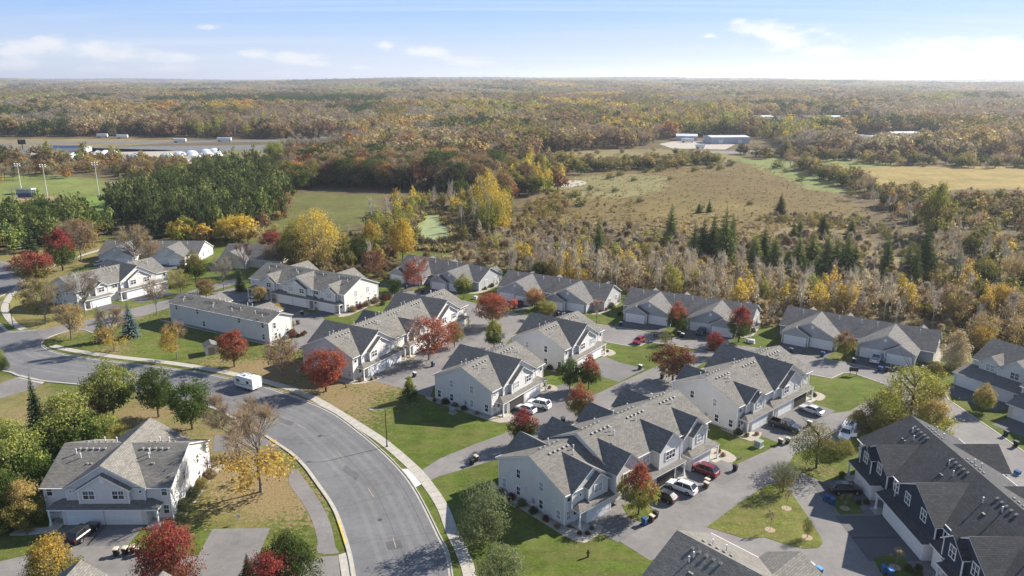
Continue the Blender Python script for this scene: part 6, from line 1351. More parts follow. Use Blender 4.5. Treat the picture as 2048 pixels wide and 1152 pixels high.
SOLO = [  # single trees that stand out: base x, y, top, width, kind, tint, low, bark, label
    (632, 540, 418, 100, 'airy', 'yellow', 'ochre', 'grey', 'biggest bright yellow tree above the long grey row'), (590, 538, 440, 66, 'oval', 'ygreen', 'olive', 'grey', 'olive yellow tree left of the biggest bright yellow tree'), (806, 520, 436, 60, 'oval', 'yellow', 'gold', 'grey', 'bright yellow tree left of the duckweed pond'), (745, 520, 440, 50, 'oval', 'gold', 'ygreen', 'grey', 'yellow and green tree between the two bright yellow ones'),
    (552, 340, 284, 44, 'round', 'lime', 'green', 'dark', 'lime green round tree above the pine plantation'), (978, 475, 345, 64, 'airy', 'yellow', 'ygreen', 'pale', 'tallest yellow green cottonwood right of the pond'), (1006, 468, 380, 40, 'poplar', 'gold', 'yellow', 'pale', 'golden cottonwood right of the tallest yellow green one'),
    (1154, 570, 536, 44, 'round', 'yellow', 'gold', 'dark', 'small round bright yellow tree above the truck rowhouse'), (1082, 566, 524, 40, 'round', 'dgreen', 'dgreen', 'dark', 'round dark green tree above the truck rowhouse'), (1106, 568, 514, 40, 'oval', 'ochre', 'gold', 'dark', 'ochre tree between the round green and round yellow trees'),
    (1196, 508, 432, 38, 'spruce', 'fir', None, 'dark', 'lone olive conifer in the thicket left of the tall one'), (1340, 490, 404, 46, 'spruce', 'fir', None, 'dark', 'tall lone conifer in the middle of the thicket'), (1462, 500, 424, 34, 'spruce', 'fir', None, 'dark', 'lone conifer at the left end of the conifer clump'), (1770, 545, 462, 44, 'spruce', 'fir', None, 'dark', 'tall conifer right of the conifer clump'), (1948, 570, 508, 34, 'spruce', 'spruce', None, 'dark', 'dark conifer near the right edge'),
    (1808, 620, 568, 34, 'oval', 'gold', 'orange', 'dark', 'golden orange tree above the white pickup rowhouse'), (2000, 640, 570, 62, 'round', 'gold', 'ochre', 'dark', 'golden round tree at the right edge above the lawn'), (1868, 480, 362, 60, 'oval', 'ygreen', 'olive', 'dark', 'tall yellow green tree at the hedge end below the tan field'), (1908, 735, 660, 52, 'bush', 'tan', 'birch', 'dark', 'pale feathery shrub right of the white pickup rowhouse'), (1960, 700, 655, 54, 'bush', 'gold', 'ochre', 'dark', 'golden shrub above the right edge townhouse'),
    (790, 360, 316, 46, 'round', 'dkred', 'maroon', 'dark', 'deep maroon oak in the wood behind the meadow'), (660, 372, 326, 50, 'round', 'maroon', 'brown', 'dark', 'maroon brown oak above the meadow left corner'), (880, 374, 300, 84, 'round', 'dgreen', 'brown', 'dark', 'broad dark green oak in the wood behind the meadow')]
for (bx, by, top, wp, kind, t1, t2, bk, lab) in SOLO:
    H, W = size_from(bx, by, top, wp); x, y = g(bx, by)
    plant('spruce_tree' if kind == 'spruce' else 'shrub' if kind == 'bush' else 'tree', lab, 'shrub' if kind == 'bush' else 'tree', x, y, H, W, kind, t1, t2, bk)
# the larger-looking trees of the near woods stand one by one, the rest as a mass
ROOFS = [(h.T, h.l, h.d) for h in HS.values()]
def blocked(x, y, m=2.5):
    for T, l, d in ROOFS:
        dx, dy = x - T.location.x, y - T.location.y; a = T.rotation_euler.z; u = dx * math.cos(a) + dy * math.sin(a); v = -dx * math.sin(a) + dy * math.cos(a)
        if -m < u < l + m and -m - 3 < v < d + m: return True
    return False
pond = gl([(828, 424), (895, 420), (915, 470), (915, 510), (870, 520), (826, 500), (822, 460)])
WOOD = [w for w in WOOD if not blocked(w[0], w[1]) and not inpoly(w[0], w[1], pond)]
def seen(w):
    zc = zc_of(w[0], w[1], w[2]); return abs(w[0] / zc) < 1024 / FPX * 1.03
vis = [w for w in WOOD if seen(w)]
vis.sort(key=lambda w: -(w[3] * w[2] * (.35 if w[4] == 'bush' else .62 if w[4] == 'pine' else 1)) / (w[0] ** 2 + w[1] ** 2))
N_SOLO = 170
solo, rest = vis[:N_SOLO] + SPR, vis[N_SOLO:] + [w for w in WOOD if not seen(w)]
CW = dict(dkred='dull red', rust='rust-coloured', dgreen='dark green', brown='brown', twig='grey half-bare', orange='orange', olive='olive', yellow='yellow', ygreen='yellow-green', gold='golden', birch='pale', tan='tan', pine='dark', ochre='ochre', green='green', spruce='dark', maroon='maroon', lime='lime')
KW = dict(pine='pine', spruce='conifer', bush='bushy shrub', birch='leafless slim tree', poplar='slender tree')
sets = {}
for w in solo: sets.setdefault((w[8], KW.get(w[4], 'broad tree'), CW.get(w[5], w[5])), []).append(w)
for (zn, kw, cw), ws in sets.items():
    zw = zn
    ws.sort(key=lambda w: w[0] / zc_of(w[0], w[1], w[2]))
    many = len(ws) > len(ORD)
    if many:     # a dense stand: only its front edge can be told apart tree by tree
        front = sorted(ws, key=lambda w: math.hypot(w[0], w[1]))[:len(ORD)]; front.sort(key=lambda w: w[0] / zc_of(w[0], w[1], w[2]))
    else: front = ws
    for w in ws:
        x, y, H, W, kind, t1, t2, bk, _ = w
        word = {'pine': 'pine_tree', 'spruce': 'spruce_tree', 'bush': 'shrub', 'birch': 'birch_tree'}.get(kind, 'tree')
        if w in front: lab = ('%s ' % ORD[front.index(w)] if len(ws) > 1 else '') + cw + ' ' + kw + (' in front ' if many else ' ') + zw
        else: lab = cw + ' ' + kw + ' farther back ' + zw
        plant(word, lab, 'shrub' if kind == 'bush' else 'tree', x, y, H, W, kind, t1, t2, bk, 'trees ' + zw)

# ---------------------------------------------------------------- masses: woods to the horizon, thicket, tussocks
STORE = bpy.data.collections.new('far_plants')      # source meshes of the masses, not part of the scene itself
VAR = {}
def variant(name, parts):
    me = bpy.data.meshes.new(name); v, f, m = [], [], []; mats = []
    for mb, mt in parts:
        if mt not in mats: mats.append(mt)
        o = len(v); v += mb.v; f += [tuple(i + o for i in q) for q in mb.f]; m += [mats.index(mt)] * len(mb.f)
    me.from_pydata(v, [], f)
    for q in mats: me.materials.append(MATS[q])
    me.polygons.foreach_set('material_index', m); me.update()
    VAR[name] = len(VAR); o = bpy.data.objects.new('v%02d_%s' % (VAR[name], name), me); STORE.objects.link(o)
def mid(kind, s): t, _ = trunk_mb(.2, s, 4); return [(t, 'bark'), (leaf_crown(kind, .14, 80, 9, .058, s, .065, None, .38), 'leaves')]
for s in (1, 2, 3): variant('leaf%d' % s, mid(('round', 'oval', 'spread')[s - 1], s * 5))
for s in (1, 2): t, c = bare_tree(.15, s * 9, 11, 6, 9, .015, .0055, 'round'); variant('bare%d' % s, [(t, 'bark'), (c, 'leaves')])
for s in (1, 2): t, c = bare_tree(.3, s * 4, 6, 3, 5, .015, .0042, 'oval', 3, (.07, .15), .93, .22, 1.0); c2 = leaf_crown('oval', .4, 14, 8, .04, s, .06); variant('birch%d' % s, [(t, 'bark'), (c, 'leaves'), (c2, 'leaves')])
for s in (1, 2): t, c = conifer(s * 3, 17, 10, .08, 2, .3, .85); variant('conifer%d' % s, [(t, 'bark'), (c, 'needles')])
for s in (1, 2): t, c = conifer(s * 6, 13, 8, .14, 2, .42, .7); c2 = leaf_crown('oval', .2, 30, 7, .06, s, .06); variant('pine%d' % s, [(t, 'bark'), (c, 'needles'), (c2, 'needles')])
for s in (1, 2): variant('poplar%d' % s, [(trunk_mb(.15, s, 4, .014, .8)[0], 'bark'), (leaf_crown('oval', .12, 60, 9, .05, s, .06, None, .4), 'leaves')])
for s in (1, 2): variant('bush%d' % s, [(leaf_crown('bush', .0, 60, 9, .055, s + 20, .065, None, .4), 'leaves')])
for s in (1, 2): variant('twiggy%d' % s, [(bare_tree(.02, s + 30, 9, 6, 9, .008, .0065, 'oval', 4, (.12, .3))[1], 'leaves')])
for s in (1, 2, 3): variant('far%d' % s, [(leaf_crown(('round', 'bush', 'spread')[s - 1], .05, 44, 5, .11, s + 40, .075, None, .32), 'leaves')])
def tuft(s):
    rnd = random.Random(s); mb = MB()
    for i in range(46):
        th = rnd.uniform(0, 6.28); r = rnd.uniform(0, .4); b = Vector((math.cos(th) * r, math.sin(th) * r, 0)); L = rnd.uniform(.5, 1.0); e = b + Vector((math.cos(th) * .35 * L, math.sin(th) * .35 * L, L)); w = Vector((-math.sin(th), math.cos(th), 0)) * .09
        mb.add([b - w, b + w, e], [(0, 1, 2)])
    return mb
for s in (1, 2): variant('tuft%d' % s, [(tuft(s), 'leaves')])
def scatter(name, label, cat, rows):
    """rows: x, y, z, rotation, W, H, variant, tint, tint_low, bark"""
    n = len(rows); me = bpy.data.meshes.new(name); me.vertices.add(n)
    me.vertices.foreach_set('co', np.array([r[:3] for r in rows], 'f').ravel())
    def at(nm, ty, key, data): a = me.attributes.new(nm, ty, 'POINT'); a.data.foreach_set(key, data.ravel())
    at('turn', 'FLOAT_VECTOR', 'vector', np.array([(0, 0, r[3]) for r in rows], 'f')); at('size', 'FLOAT_VECTOR', 'vector', np.array([(r[4], r[4], r[5]) for r in rows], 'f'))
    at('pick', 'INT', 'value', np.array([VAR[r[6]] for r in rows], 'i'))
    for k, nm in ((7, 'tint'), (8, 'tint_low'), (9, 'bark')): at(nm, 'FLOAT_COLOR', 'color', np.array([(*r[k], 1) for r in rows], 'f'))
    o = link(name, me); o['kind'] = 'stuff'; o['label'] = label; o['category'] = cat
    ng = bpy.data.node_groups.new(name, 'GeometryNodeTree'); ng.interface.new_socket('Geometry', in_out='INPUT', socket_type='NodeSocketGeometry'); ng.interface.new_socket('Geometry', in_out='OUTPUT', socket_type='NodeSocketGeometry')
    N, Lk = ng.nodes, ng.links; gi, go = N.new('NodeGroupInput'), N.new('NodeGroupOutput'); ip = N.new('GeometryNodeInstanceOnPoints'); ci = N.new('GeometryNodeCollectionInfo')
    ci.inputs['Collection'].default_value = STORE; ci.inputs['Separate Children'].default_value = True; ci.inputs['Reset Children'].default_value = True
    Lk.new(gi.outputs[0], ip.inputs['Points']); Lk.new(ci.outputs[0], ip.inputs['Instance']); ip.inputs['Pick Instance'].default_value = True
    for nm, ty, sock in (('pick', 'INT', 'Instance Index'), ('turn', 'FLOAT_VECTOR', 'Rotation'), ('size', 'FLOAT_VECTOR', 'Scale')):
        a = N.new('GeometryNodeInputNamedAttribute'); a.data_type = ty; a.inputs[0].default_value = nm; Lk.new(a.outputs[0], ip.inputs[sock])
    Lk.new(ip.outputs[0], go.inputs[0]); md = o.modifiers.new('scatter', 'NODES'); md.node_group = ng
    return o
VK = dict(pine='pine', spruce='conifer', birch='birch', poplar='poplar', bush='bush', barefull='bare', sparse='bare', bare='bare')
def row(x, y, H, W, kind, t1, t2, bk, z=0):
    v = VK.get(kind); j = RW.uniform(.8, 1.2); j2 = RW.uniform(.93, 1.07)
    vn = '%s%d' % (v, RW.randint(1, 3)) if v else 'leaf%d' % RW.randint(1, 4)
    c1 = np.array(TINT[t1]) * j * (1, j2, 1); c2 = np.array(TINT[t2 or t1]) * j * (1, j2, 1)
    return (x, y, z, RW.uniform(0, 6.28), W, H, vn, tuple(c1), tuple(c2), BARK[bk])
scatter('near_woods', 'near woods of pines, birches and autumn trees beyond the rowhouses', 'wood', [row(*w[:8]) for w in rest])
# brush in the marsh
rows = []
water = gl([(848, 432), (878, 428), (884, 445), (902, 462), (905, 476), (880, 484), (850, 480), (832, 468), (836, 448)])
def brush(poly, step, mix, hr, keep=None):
    X, Y = fill(poly, step); tot = sum(m[0] for m in mix)
    for x, y in zip(X, Y):
        if blocked(x, y, 1.5) or inpoly(x, y, keep or pond): continue
        r = RW.uniform(0, tot)
        for w, vn, t1, t2 in mix:
            r -= w
            if r <= 0: break
        H = RW.uniform(*hr); W = H * RW.uniform(.9, 1.4) * (2.2 if vn == 'tuft' else .72 if vn == 'twiggy' else .5 if vn == 'birch' else .7 if vn == 'bare' else 1); j = RW.uniform(.8, 1.2)
        rows.append((x, y, 0, RW.uniform(0, 6.28), W, H, '%s%d' % (vn, RW.randint(1, 3)), tuple(q * j for q in TINT[t1]), tuple(q * j for q in TINT[t2]), BARK['grey']))
brush([(820, 540), (900, 500), (1010, 470), (1060, 448), (1300, 466), (1500, 482), (1700, 482), (1850, 560), (1900, 640), (1700, 640), (1540, 655), (1380, 600), (1240, 585), (1000, 545)], 3.6, [(3, 'twiggy', 'tan', 'tan'), (2.5, 'twiggy', 'brown', 'twig'), (3, 'twiggy', 'greytwig', 'twig'), (.6, 'bush', 'brown', 'olive'), (1.2, 'bush', 'ochre', 'olive'), (.7, 'bush', 'ygreen', 'olive'), (6, 'birch', 'birch', 'tan'), (3, 'birch', 'greytwig', 'tan'), (2.5, 'bare', 'greytwig', 'twig'), (1, 'poplar', 'ygreen', 'olive')], (1.6, 5.2))
brush([(1000, 545), (1240, 585), (1540, 655), (1700, 640), (1900, 640), (1850, 560), (1500, 452), (1300, 446), (1060, 442)], 3.0, [(4, 'tuft', 'tan', 'tan'), (2, 'tuft', 'ochre', 'tan'), (1, 'twiggy', 'brown', 'twig')], (.5, 1.3))
brush([(560, 555), (790, 560), (800, 500), (760, 480), (690, 478), (600, 495), (555, 520)], 2.6, [(4, 'twiggy', 'twig', 'brown'), (3, 'bush', 'olive', 'brown'), (2, 'bush', 'brown', 'brown'), (2, 'twiggy', 'brown', 'brown')], (1.5, 3.5))
brush([(1760, 470), (1700, 460), (1560, 450), (1500, 440), (1620, 430), (1740, 440), (1880, 500), (1900, 560), (1860, 580)], 3.4, [(3, 'bush', 'ochre', 'olive'), (5, 'bush', 'olive', 'olive'), (4, 'twiggy', 'greytwig', 'twig'), (2, 'bush', 'sage', 'olive')], (1.4, 3.2))
brush([(826, 424), (880, 418), (900, 440), (925, 470), (930, 500), (880, 505), (820, 500), (812, 470), (824, 450)], 2.0, [(3, 'tuft', 'tan', 'olive'), (3, 'bush', 'olive', 'brown'), (1, 'twiggy', 'twig', 'brown')], (.8, 2.2), water)
brush([(1870, 690), (2000, 720), (2300, 790), (2300, 640), (1900, 620)], 2.6, [(4, 'twiggy', 'tan', 'tan'), (3, 'bush', 'olive', 'brown'), (3, 'bush', 'brown', 'ochre'), (1, 'bush', 'maroon', 'maroon')], (1.2, 3.0))
brush([(1740, 610), (1860, 640), (1990, 650), (1980, 600), (1860, 590)], 2.2, [(4, 'bush', 'maroon', 'brown'), (2, 'twiggy', 'brown', 'brown')], (1.2, 2.4))
brush([(1010, 480), (1060, 410), (1110, 385), (1150, 400), (1120, 440), (1060, 470)], 4.5, [(4, 'bush', 'olive', 'ochre'), (2, 'twiggy', 'brown', 'twig'), (2, 'bush', 'brown', 'olive')], (1.5, 4))
scatter('thicket', 'brown leafless brush and shrubs of the marsh thicket', 'thicket', rows)
rows = []
brush([(1040, 460), (1090, 385), (1150, 352), (1300, 335), (1440, 325), (1530, 328), (1610, 368), (1700, 400), (1740, 430), (1700, 462), (1500, 455), (1300, 448), (1150, 455)], 5.2, [(3, 'tuft', 'tan', 'tan'), (2, 'tuft', 'ochre', 'tan'), (1.6, 'bush', 'ochre', 'olive'), (1.0, 'bush', 'olive', 'olive'), (1.2, 'bush', 'tan', 'brown')], (.3, .85))
brush([(1020, 475), (1080, 400), (1180, 375), (1260, 400), (1300, 440), (1180, 452)], 7, [(3, 'bush', 'olive', 'ochre'), (2, 'twiggy', 'twig', 'brown'), (2, 'bush', 'ochre', 'tan')], (.8, 2.4))
brush([(1260, 440), (1500, 430), (1740, 440), (1740, 475), (1500, 478), (1300, 464)], 5, [(3, 'bush', 'olive', 'ochre'), (2, 'twiggy', 'twig', 'brown'), (2, 'bush', 'ochre', 'tan'), (2, 'tuft', 'tan', 'tan')], (.6, 2.0))
for (a, b, s) in [(1230, 384, 3), (1268, 362, 3), (1220, 358, 4), (1290, 345, 3.5), (1390, 343, 4), (1420, 337, 5), (1440, 340, 4), (1340, 360, 2.5), (1555, 337, 6), (1600, 362, 4), (1570, 345, 3), (1150, 395, 4), (1180, 380, 3), (1280, 405, 3), (1400, 420, 3), (1500, 410, 2.5), (1240, 352, 4), (1320, 343, 5), (1460, 332, 5), (1105, 425, 5), (1160, 412, 4.5)]:
    x, y = g(a, b); rows.append((x, y, 0, 1, s * 1.6, s, 'bush%d' % RW.randint(1, 3), TINT['olive'], TINT['green'], BARK['grey']))
scatter('marsh_grass', 'tan sedge tussocks and low shrubs of the open marsh', 'marsh grass', rows)
# hedge and belt rows, then the wide forest
rows = []
def belt(line, step, wid, kinds, hr):
    P = catmull(gl(line), 4); P = resample(P, step)
    for (x, y) in P:
        for k in range(max(1, int(wid / step))):
            kd, t1, t2, bk = kinds[RW.randint(len(kinds))]; H = RW.uniform(*hr) * (.45 if kd == 'bush' else 1)
            rows.append(row(x + RW.uniform(-.5, .5) * wid * .6, y + RW.uniform(-.5, .5) * wid, H, H * RW.uniform(.75, 1.1) * (1.5 if kd == 'bush' else 1), kd, t1, t2, bk))
MIXED = [('round', 'olive', 'green', 'dark'), ('round', 'brown', 'olive', 'dark'), ('barefull', 'twig', 'brown', 'grey'), ('oval', 'olive', 'dgreen', 'dark'), ('bush', 'olive', 'brown', 'dark'), ('poplar', 'ochre', 'olive', 'dark')]
belt([(1600, 335), (1640, 350), (1680, 365), (1740, 385), (1800, 400), (1860, 415), (1900, 425), (1960, 425), (2048, 420), (2300, 420)], 7, 22, MIXED, (6, 11))
belt([(1800, 415), (1900, 420), (2000, 440), (2200, 430)], 9, 45, MIXED, (7, 12))
belt([(1100, 328), (1200, 335), (1290, 332), (1380, 326), (1440, 322)], 6, 36, MIXED + [('poplar', 'ygreen', 'olive', 'dark')], (5, 9)); belt([(1110, 312), (1250, 306), (1400, 309)], 16, 30, MIXED, (3, 6))
belt([(1500, 312), (1600, 318), (1700, 322), (1800, 328), (1900, 330), (2048, 332), (2300, 332)], 8, 34, MIXED + [('round', 'dgreen', 'green', 'dark')], (6, 10.5))
belt([(1160, 345), (1240, 338), (1340, 335)], 8, 26, MIXED, (6, 10)); belt([(700, 300), (760, 305), (850, 310), (950, 318), (1060, 330), (1100, 340)], 9, 60, MIXED + [('round', 'dgreen', 'olive', 'dark'), ('round', 'rust', 'brown', 'dark'), ('oval', 'ygreen', 'lime', 'dark')], (8, 13))
belt([(570, 310), (640, 312), (700, 315)], 8, 45, MIXED + [('sparse', 'tan', 'brown', 'grey')], (7, 11))
belt([(-200, 322), (60, 322), (150, 325), (420, 325), (520, 318)], 12, 20, MIXED, (4, 7))
OPEN = [gl(p) for p in ([(-400, 312), (-400, 277), (280, 272), (420, 276), (560, 277), (700, 277), (750, 266), (775, 264), (765, 284), (700, 302), (560, 318), (440, 332), (-400, 332)], [(1310, 304), (1310, 279), (1420, 274), (1500, 274), (1560, 284), (1570, 306)], [(1650, 302), (1690, 284), (1700, 268), (1870, 268), (1900, 284), (1960, 304)], [(1470, 256), (1500, 238), (1700, 237), (1770, 241), (1760, 257)],
                       [(280, 178.5), (330, 174), (400, 176), (380, 181)], [(480, 187), (560, 181), (600, 186), (560, 196), (490, 194)], [(480, 236), (600, 232), (620, 238), (490, 242)], [(-100, 250), (40, 247), (60, 250), (-100, 256)],
                       [(1500, 300), (1600, 314), (2400, 330), (2400, 345), (1480, 345)])]
NEARB = gl([(-900, 2000), (-900, 350), (300, 335), (560, 322), (700, 318), (1060, 338), (1070, 306), (1200, 298), (1320, 296), (1460, 303), (1560, 312), (2400, 326), (3000, 326), (3000, 2000)])
FP = dict(brown=('round', 'brown', 'rust'), tan=('round', 'tan', 'brown'), bare=('barefull', 'twig', 'brown'), grey=('barefull', 'greytwig', 'brown'), olive=('round', 'olive', 'green'), green=('oval', 'dgreen', 'olive'), pine=('pine', 'pine', None), yel=('poplar', 'yellow', 'ochre'), ygr=('poplar', 'ygreen', 'olive'), ochre=('round', 'ochre', 'brown'), orange=('round', 'orange', 'rust'), dkred=('round', 'dkred', 'brown'), rust=('round', 'rust', 'brown'))
PAL = [('brown', 4.2), ('tan', 3.4), ('bare', 3.2), ('grey', 3.2), ('olive', 5.2), ('green', 3.2), ('pine', 1.6), ('yel', 1.3), ('ygr', 2.0), ('ochre', 2.8), ('orange', .0), ('rust', .6), ('dkred', .0)]
pk = [p for p, _ in PAL]; pw = np.array([w for _, w in PAL]); pw = pw / pw.sum()
conplots = [gl(p) for p in ([(500, 220), (560, 200), (700, 203), (780, 210), (770, 224), (640, 228)], [(280, 215), (400, 208), (540, 208), (540, 222), (300, 224)], [(700, 250), (760, 240), (740, 228), (640, 228)], [(-100, 285), (140, 262), (150, 280), (-100, 290)])]
orangeplots = [gl(p) for p in ([(400, 232), (520, 212), (545, 225), (500, 242)], [(700, 196), (760, 190), (780, 195), (720, 201)], [(270, 240), (340, 225), (350, 240), (290, 248)], [(900, 200), (960, 192), (960, 204)])]
yelplots = [gl(p) for p in ([(840, 245), (900, 215), (1080, 230), (1100, 250), (960, 262)], [(1180, 240), (1400, 225), (1460, 240), (1300, 262)], [(1370, 250), (1480, 240), (1500, 268), (1380, 270)], [(1560, 262), (1660, 250), (1660, 268), (1570, 276)])]
greyplots = [gl(p) for p in ([(480, 262), (520, 240), (760, 245), (740, 264), (600, 276)], [(1640, 240), (1900, 215), (2300, 215), (2300, 260), (1880, 262)])]
def forest_ring(y0, y1, step, hr, far):
    n = 0; y = y0
    while y < y1:
        st = step * (1 + .0 * y); hw = y * 1024 / FPX * 1.10 + 30
        xs = np.arange(-hw, hw, st); xs = xs + RW.uniform(-.5, .5, xs.size) * st; ys = y + RW.uniform(-.5, .5, xs.size) * st
        ok = np.ones(xs.size, bool)
        for p in OPEN: ok &= ~inpoly(xs, ys, p)
        ok &= ~inpoly(xs, ys, NEARB)
        zs = hill(xs, ys)
        cw_ = 60 + y * .035; ci = np.floor(xs / cw_ + .5 * np.sin(ys / cw_)).astype(int); cj = np.floor(ys / (cw_ * 1.6) + .5 * np.sin(xs / cw_)).astype(int)
        inC = np.zeros(xs.size, bool); inO = inC.copy(); inY = inC.copy(); inG = inC.copy()
        for p in conplots: inC |= inpoly(xs, ys, p)
        for p in orangeplots: inO |= inpoly(xs, ys, p)
        for p in yelplots: inY |= inpoly(xs, ys, p)
        for p in greyplots: inG |= inpoly(xs, ys, p)
        for i in np.nonzero(ok)[0]:
            if inC[i] and RW.rand() < .95: k = 'pine'
            elif inO[i] and RW.rand() < .55: k = ('orange', 'yel', 'ochre')[RW.randint(3)]
            elif inY[i] and RW.rand() < .65: k = ('yel', 'ygr', 'ochre', 'ygr')[RW.randint(4)]
            elif inG[i] and RW.rand() < .8: k = ('grey', 'bare', 'tan')[RW.randint(3)]
            elif RW.rand() < .62: k = pk[int(np.searchsorted(np.cumsum(pw), ((ci[i] * 7919 + cj[i] * 104729) % 9973) / 9973.0))]
            else: k = pk[RW.choice(len(pk), p=pw)] if RW.rand() > .03 else 'orange'
            kd, t1, t2 = FP[k]; H = RW.uniform(*hr); r = row(xs[i], ys[i], H, H * RW.uniform(.75, 1.2) * (.7 if kd in ('pine', 'poplar') else 1), kd, t1, t2, 'grey', zs[i] - .3)
            if far:
                vn = r[6] if (kd == 'pine' or (kd == 'barefull' and RW.rand() < .5)) and not far > 1 else ('far%d' % RW.randint(1, 4) if far > 1 else 'leaf%d' % RW.randint(1, 4))
                r = r[:4] + (max(H, st * .95) * RW.uniform(.9, 1.3), H, vn) + r[7:]
            rows.append(r)
        y += st
forest_ring(480, 1200, 10.5, (9, 21), 0)
forest_ring(1200, 2500, 15, (10, 22), 1)
forest_ring(2500, 5200, 24, (14, 22), 2)
forest_ring(5200, 12500, 50, (15, 25), 2)
scatter('forest', 'autumn forest of brown, gold and green trees reaching to the horizon', 'forest', rows)
# ================================================================ FAR THINGS
def shed(px, py, hdg, L, D, ze, zr, label, wall='steel_wall', roof='steel_roof', cat='warehouse', doors=1, name='metal_warehouse'):
    x, y = g(px, py); T = empty(name, x, y, 0, R(hdg)); tag(T, label, cat)
    sh, tr, wl = MB(), MB(), MB(); gable_roof(sh, tr, 'u', D / 2, -.3, L + .3, D / 2 + .3, ze, zr, .12, .15); wall_prism(wl, 'u', D / 2, 0, L, D / 2, 0, ze, zr - .1)
    sh.build('roof', roof, T); tr.build('trim', 'trim_white', T); wl.build('wall', wall, T)
    for i in range(doors):
        q = MB(); u = L * (i + .5) / doors; q.box(u - 2, -.1, .05, u + 2, .02, min(4, ze - .6)); q.build('door', 'door_white', T)
    q = MB(); q.box(L - .02, D * .3, .05, L + .1, D * .7, min(4, ze - .5)); q.build('door', 'door_white', T)
shed(1352, 281, -12, 21, 16, 4.6, 6.4, 'smaller pale metal shed left of the big one by the marsh road')
shed(1422, 288, 4, 38, 26, 6.4, 7.4, 'big pale metal warehouse with a white roof by the marsh road', doors=2)
shed(1502, 240, 5, 36, 24, 4.5, 6.5, 'far pale warehouse left among the trees at upper right'); shed(1580, 238, 0, 30, 20, 4, 6, 'far brown-roofed house between two pale warehouses', 'siding_beige', 'shingle')
shed(1655, 240, -4, 40, 22, 4.5, 6.5, 'far pale warehouse right among the trees at upper right'); shed(1610, 240, 8, 30, 22, 4, 6.5, 'far maroon shed beside the pale warehouses', 'red_load', 'shingle')
shed(1785, 274, 3, 30, 14, 4, 5.4, 'white long shed behind the row of trailers', 'trailer_white', 'trailer_white')
shed(1760, 292, 0, 22, 10, 3, 4.6, 'low grey shed below the row of trailers', 'siding_grey', 'steel_roof'); shed(2010, 281, 0, 40, 16, 4, 5.5, 'grey roof building among trees at the right edge')
def trailer(px, py, hdg, L, label, name='box_trailer'):
    x, y = g(px, py); T = empty(name, x, y, 0, R(hdg)); tag(T, label, 'trailer', 'far trailers')
    q = MB(); q.box(-L / 2, -1.3, 1.1, L / 2, 1.3, 3.9); q.build('box', 'trailer_white', T)
    for s in (-L / 2 + 1.2, -L / 2 + 2.4, L / 2 - 1.5):
        q = MB(); q.tube((s, -1.2, .5), (s, 1.2, .5), .5, .5, 10); q.build('axle', 'tyre', T)
    q = MB(); q.box(-L / 2 + .3, -.5, .8, L / 2 - .3, .5, 1.1); q.build('chassis', 'metal_dark', T)
for i, (a, b, h) in enumerate([(1712, 277, 5), (1732, 279, 4), (1752, 280, 3), (1775, 281, 8), (1795, 281, 0), (1812, 281, 6), (1832, 280, 4), (1852, 279, 2), (1866, 278, 5)]): trailer(a, b, h, 16, '%s white trailer, counted from the left, in the far right yard' % ('first second third fourth fifth sixth seventh eighth ninth'.split()[i]))
for a, b, h, L, lab in [(205, 275, 4, 11, 'white box trailer left of the cab truck by the highway'), (222, 271.5, 0, 14, 'longest white box trailer behind the cab truck by the highway'), (245, 277, 6, 11, 'white box trailer right of the cab truck by the highway'), (360, 285, 2, 12, 'grey white trailer beside the lone conifer at the highway'), (449, 283, 0, 14, 'white box trailer at the right end of the highway yard'), (1375, 285, -8, 12, 'white trailer on the gravel yard by the metal sheds'), (650, 282, 3, 9, 'pale vehicle on the far highway'), (1400, 297, 10, 8, 'low white trailer on the gravel yard edge')]: trailer(a, b, h, L, lab)
# hoop houses of the garden centre
def hoop(px, py, hdg, L, W, Hh, label):
    x, y = g(px, py); T = empty('hoop_house', x, y, 0, R(hdg)); tag(T, label, 'greenhouse', 'white hoop houses')
    mb = MB(); n = 12; ring = [(-W / 2 * math.cos(math.pi * i / n), Hh * math.sin(math.pi * i / n)) for i in range(n + 1)]
    vs = [(u, a, z) for u in (0, L) for a, z in ring]; k = n + 1
    mb.add(vs, [(i, i + 1, k + i + 1, k + i) for i in range(n)] + [tuple(range(n, -1, -1)), tuple(range(k, 2 * k))]); mb.build('cover', 'poly_white', T, True)
    q = MB(); q.box(-.12, -1.2, .05, .02, 1.2, min(2.6, Hh * .8)); q.build('door', 'metal_grey', T)
    for u in np.linspace(0, L, 6):
        q = MB()
        for i in range(n): q.tube((u, ring[i][0] * 1.005, ring[i][1] * 1.005 + .02), (u, ring[i + 1][0] * 1.005, ring[i + 1][1] * 1.005 + .02), .06, .06, 4, cap=False)
        q.build('hoop', 'metal_grey', T)
for i, (a, b, h, L, W, H_) in enumerate([(118, 322, 112, 24, 9, 4.2), (140, 321, 112, 24, 9, 4.2), (190, 316, 112, 24, 8, 4), (205, 315, 112, 24, 8, 4), (220, 314, 112, 24, 8, 4), (275, 326, 118, 26, 11, 5), (338, 325, 116, 26, 12, 5.2), (364, 322, 116, 26, 12, 5.2), (388, 319, 116, 26, 12, 5.2), (415, 314, 114, 24, 11, 4.6), (432, 312, 114, 24, 11, 4.6)]):
    hoop(a, b, h, L, W, H_, '%s white hoop house, counted from the left, above the pines' % ('first second third fourth fifth sixth seventh eighth ninth tenth eleventh'.split()[i]))
shed(70, 306, 3, 40, 16, 4, 5.6, 'dark flat-roofed garden centre building left of the hoop houses', 'steel_wall', 'plastic_navy', 'shop')
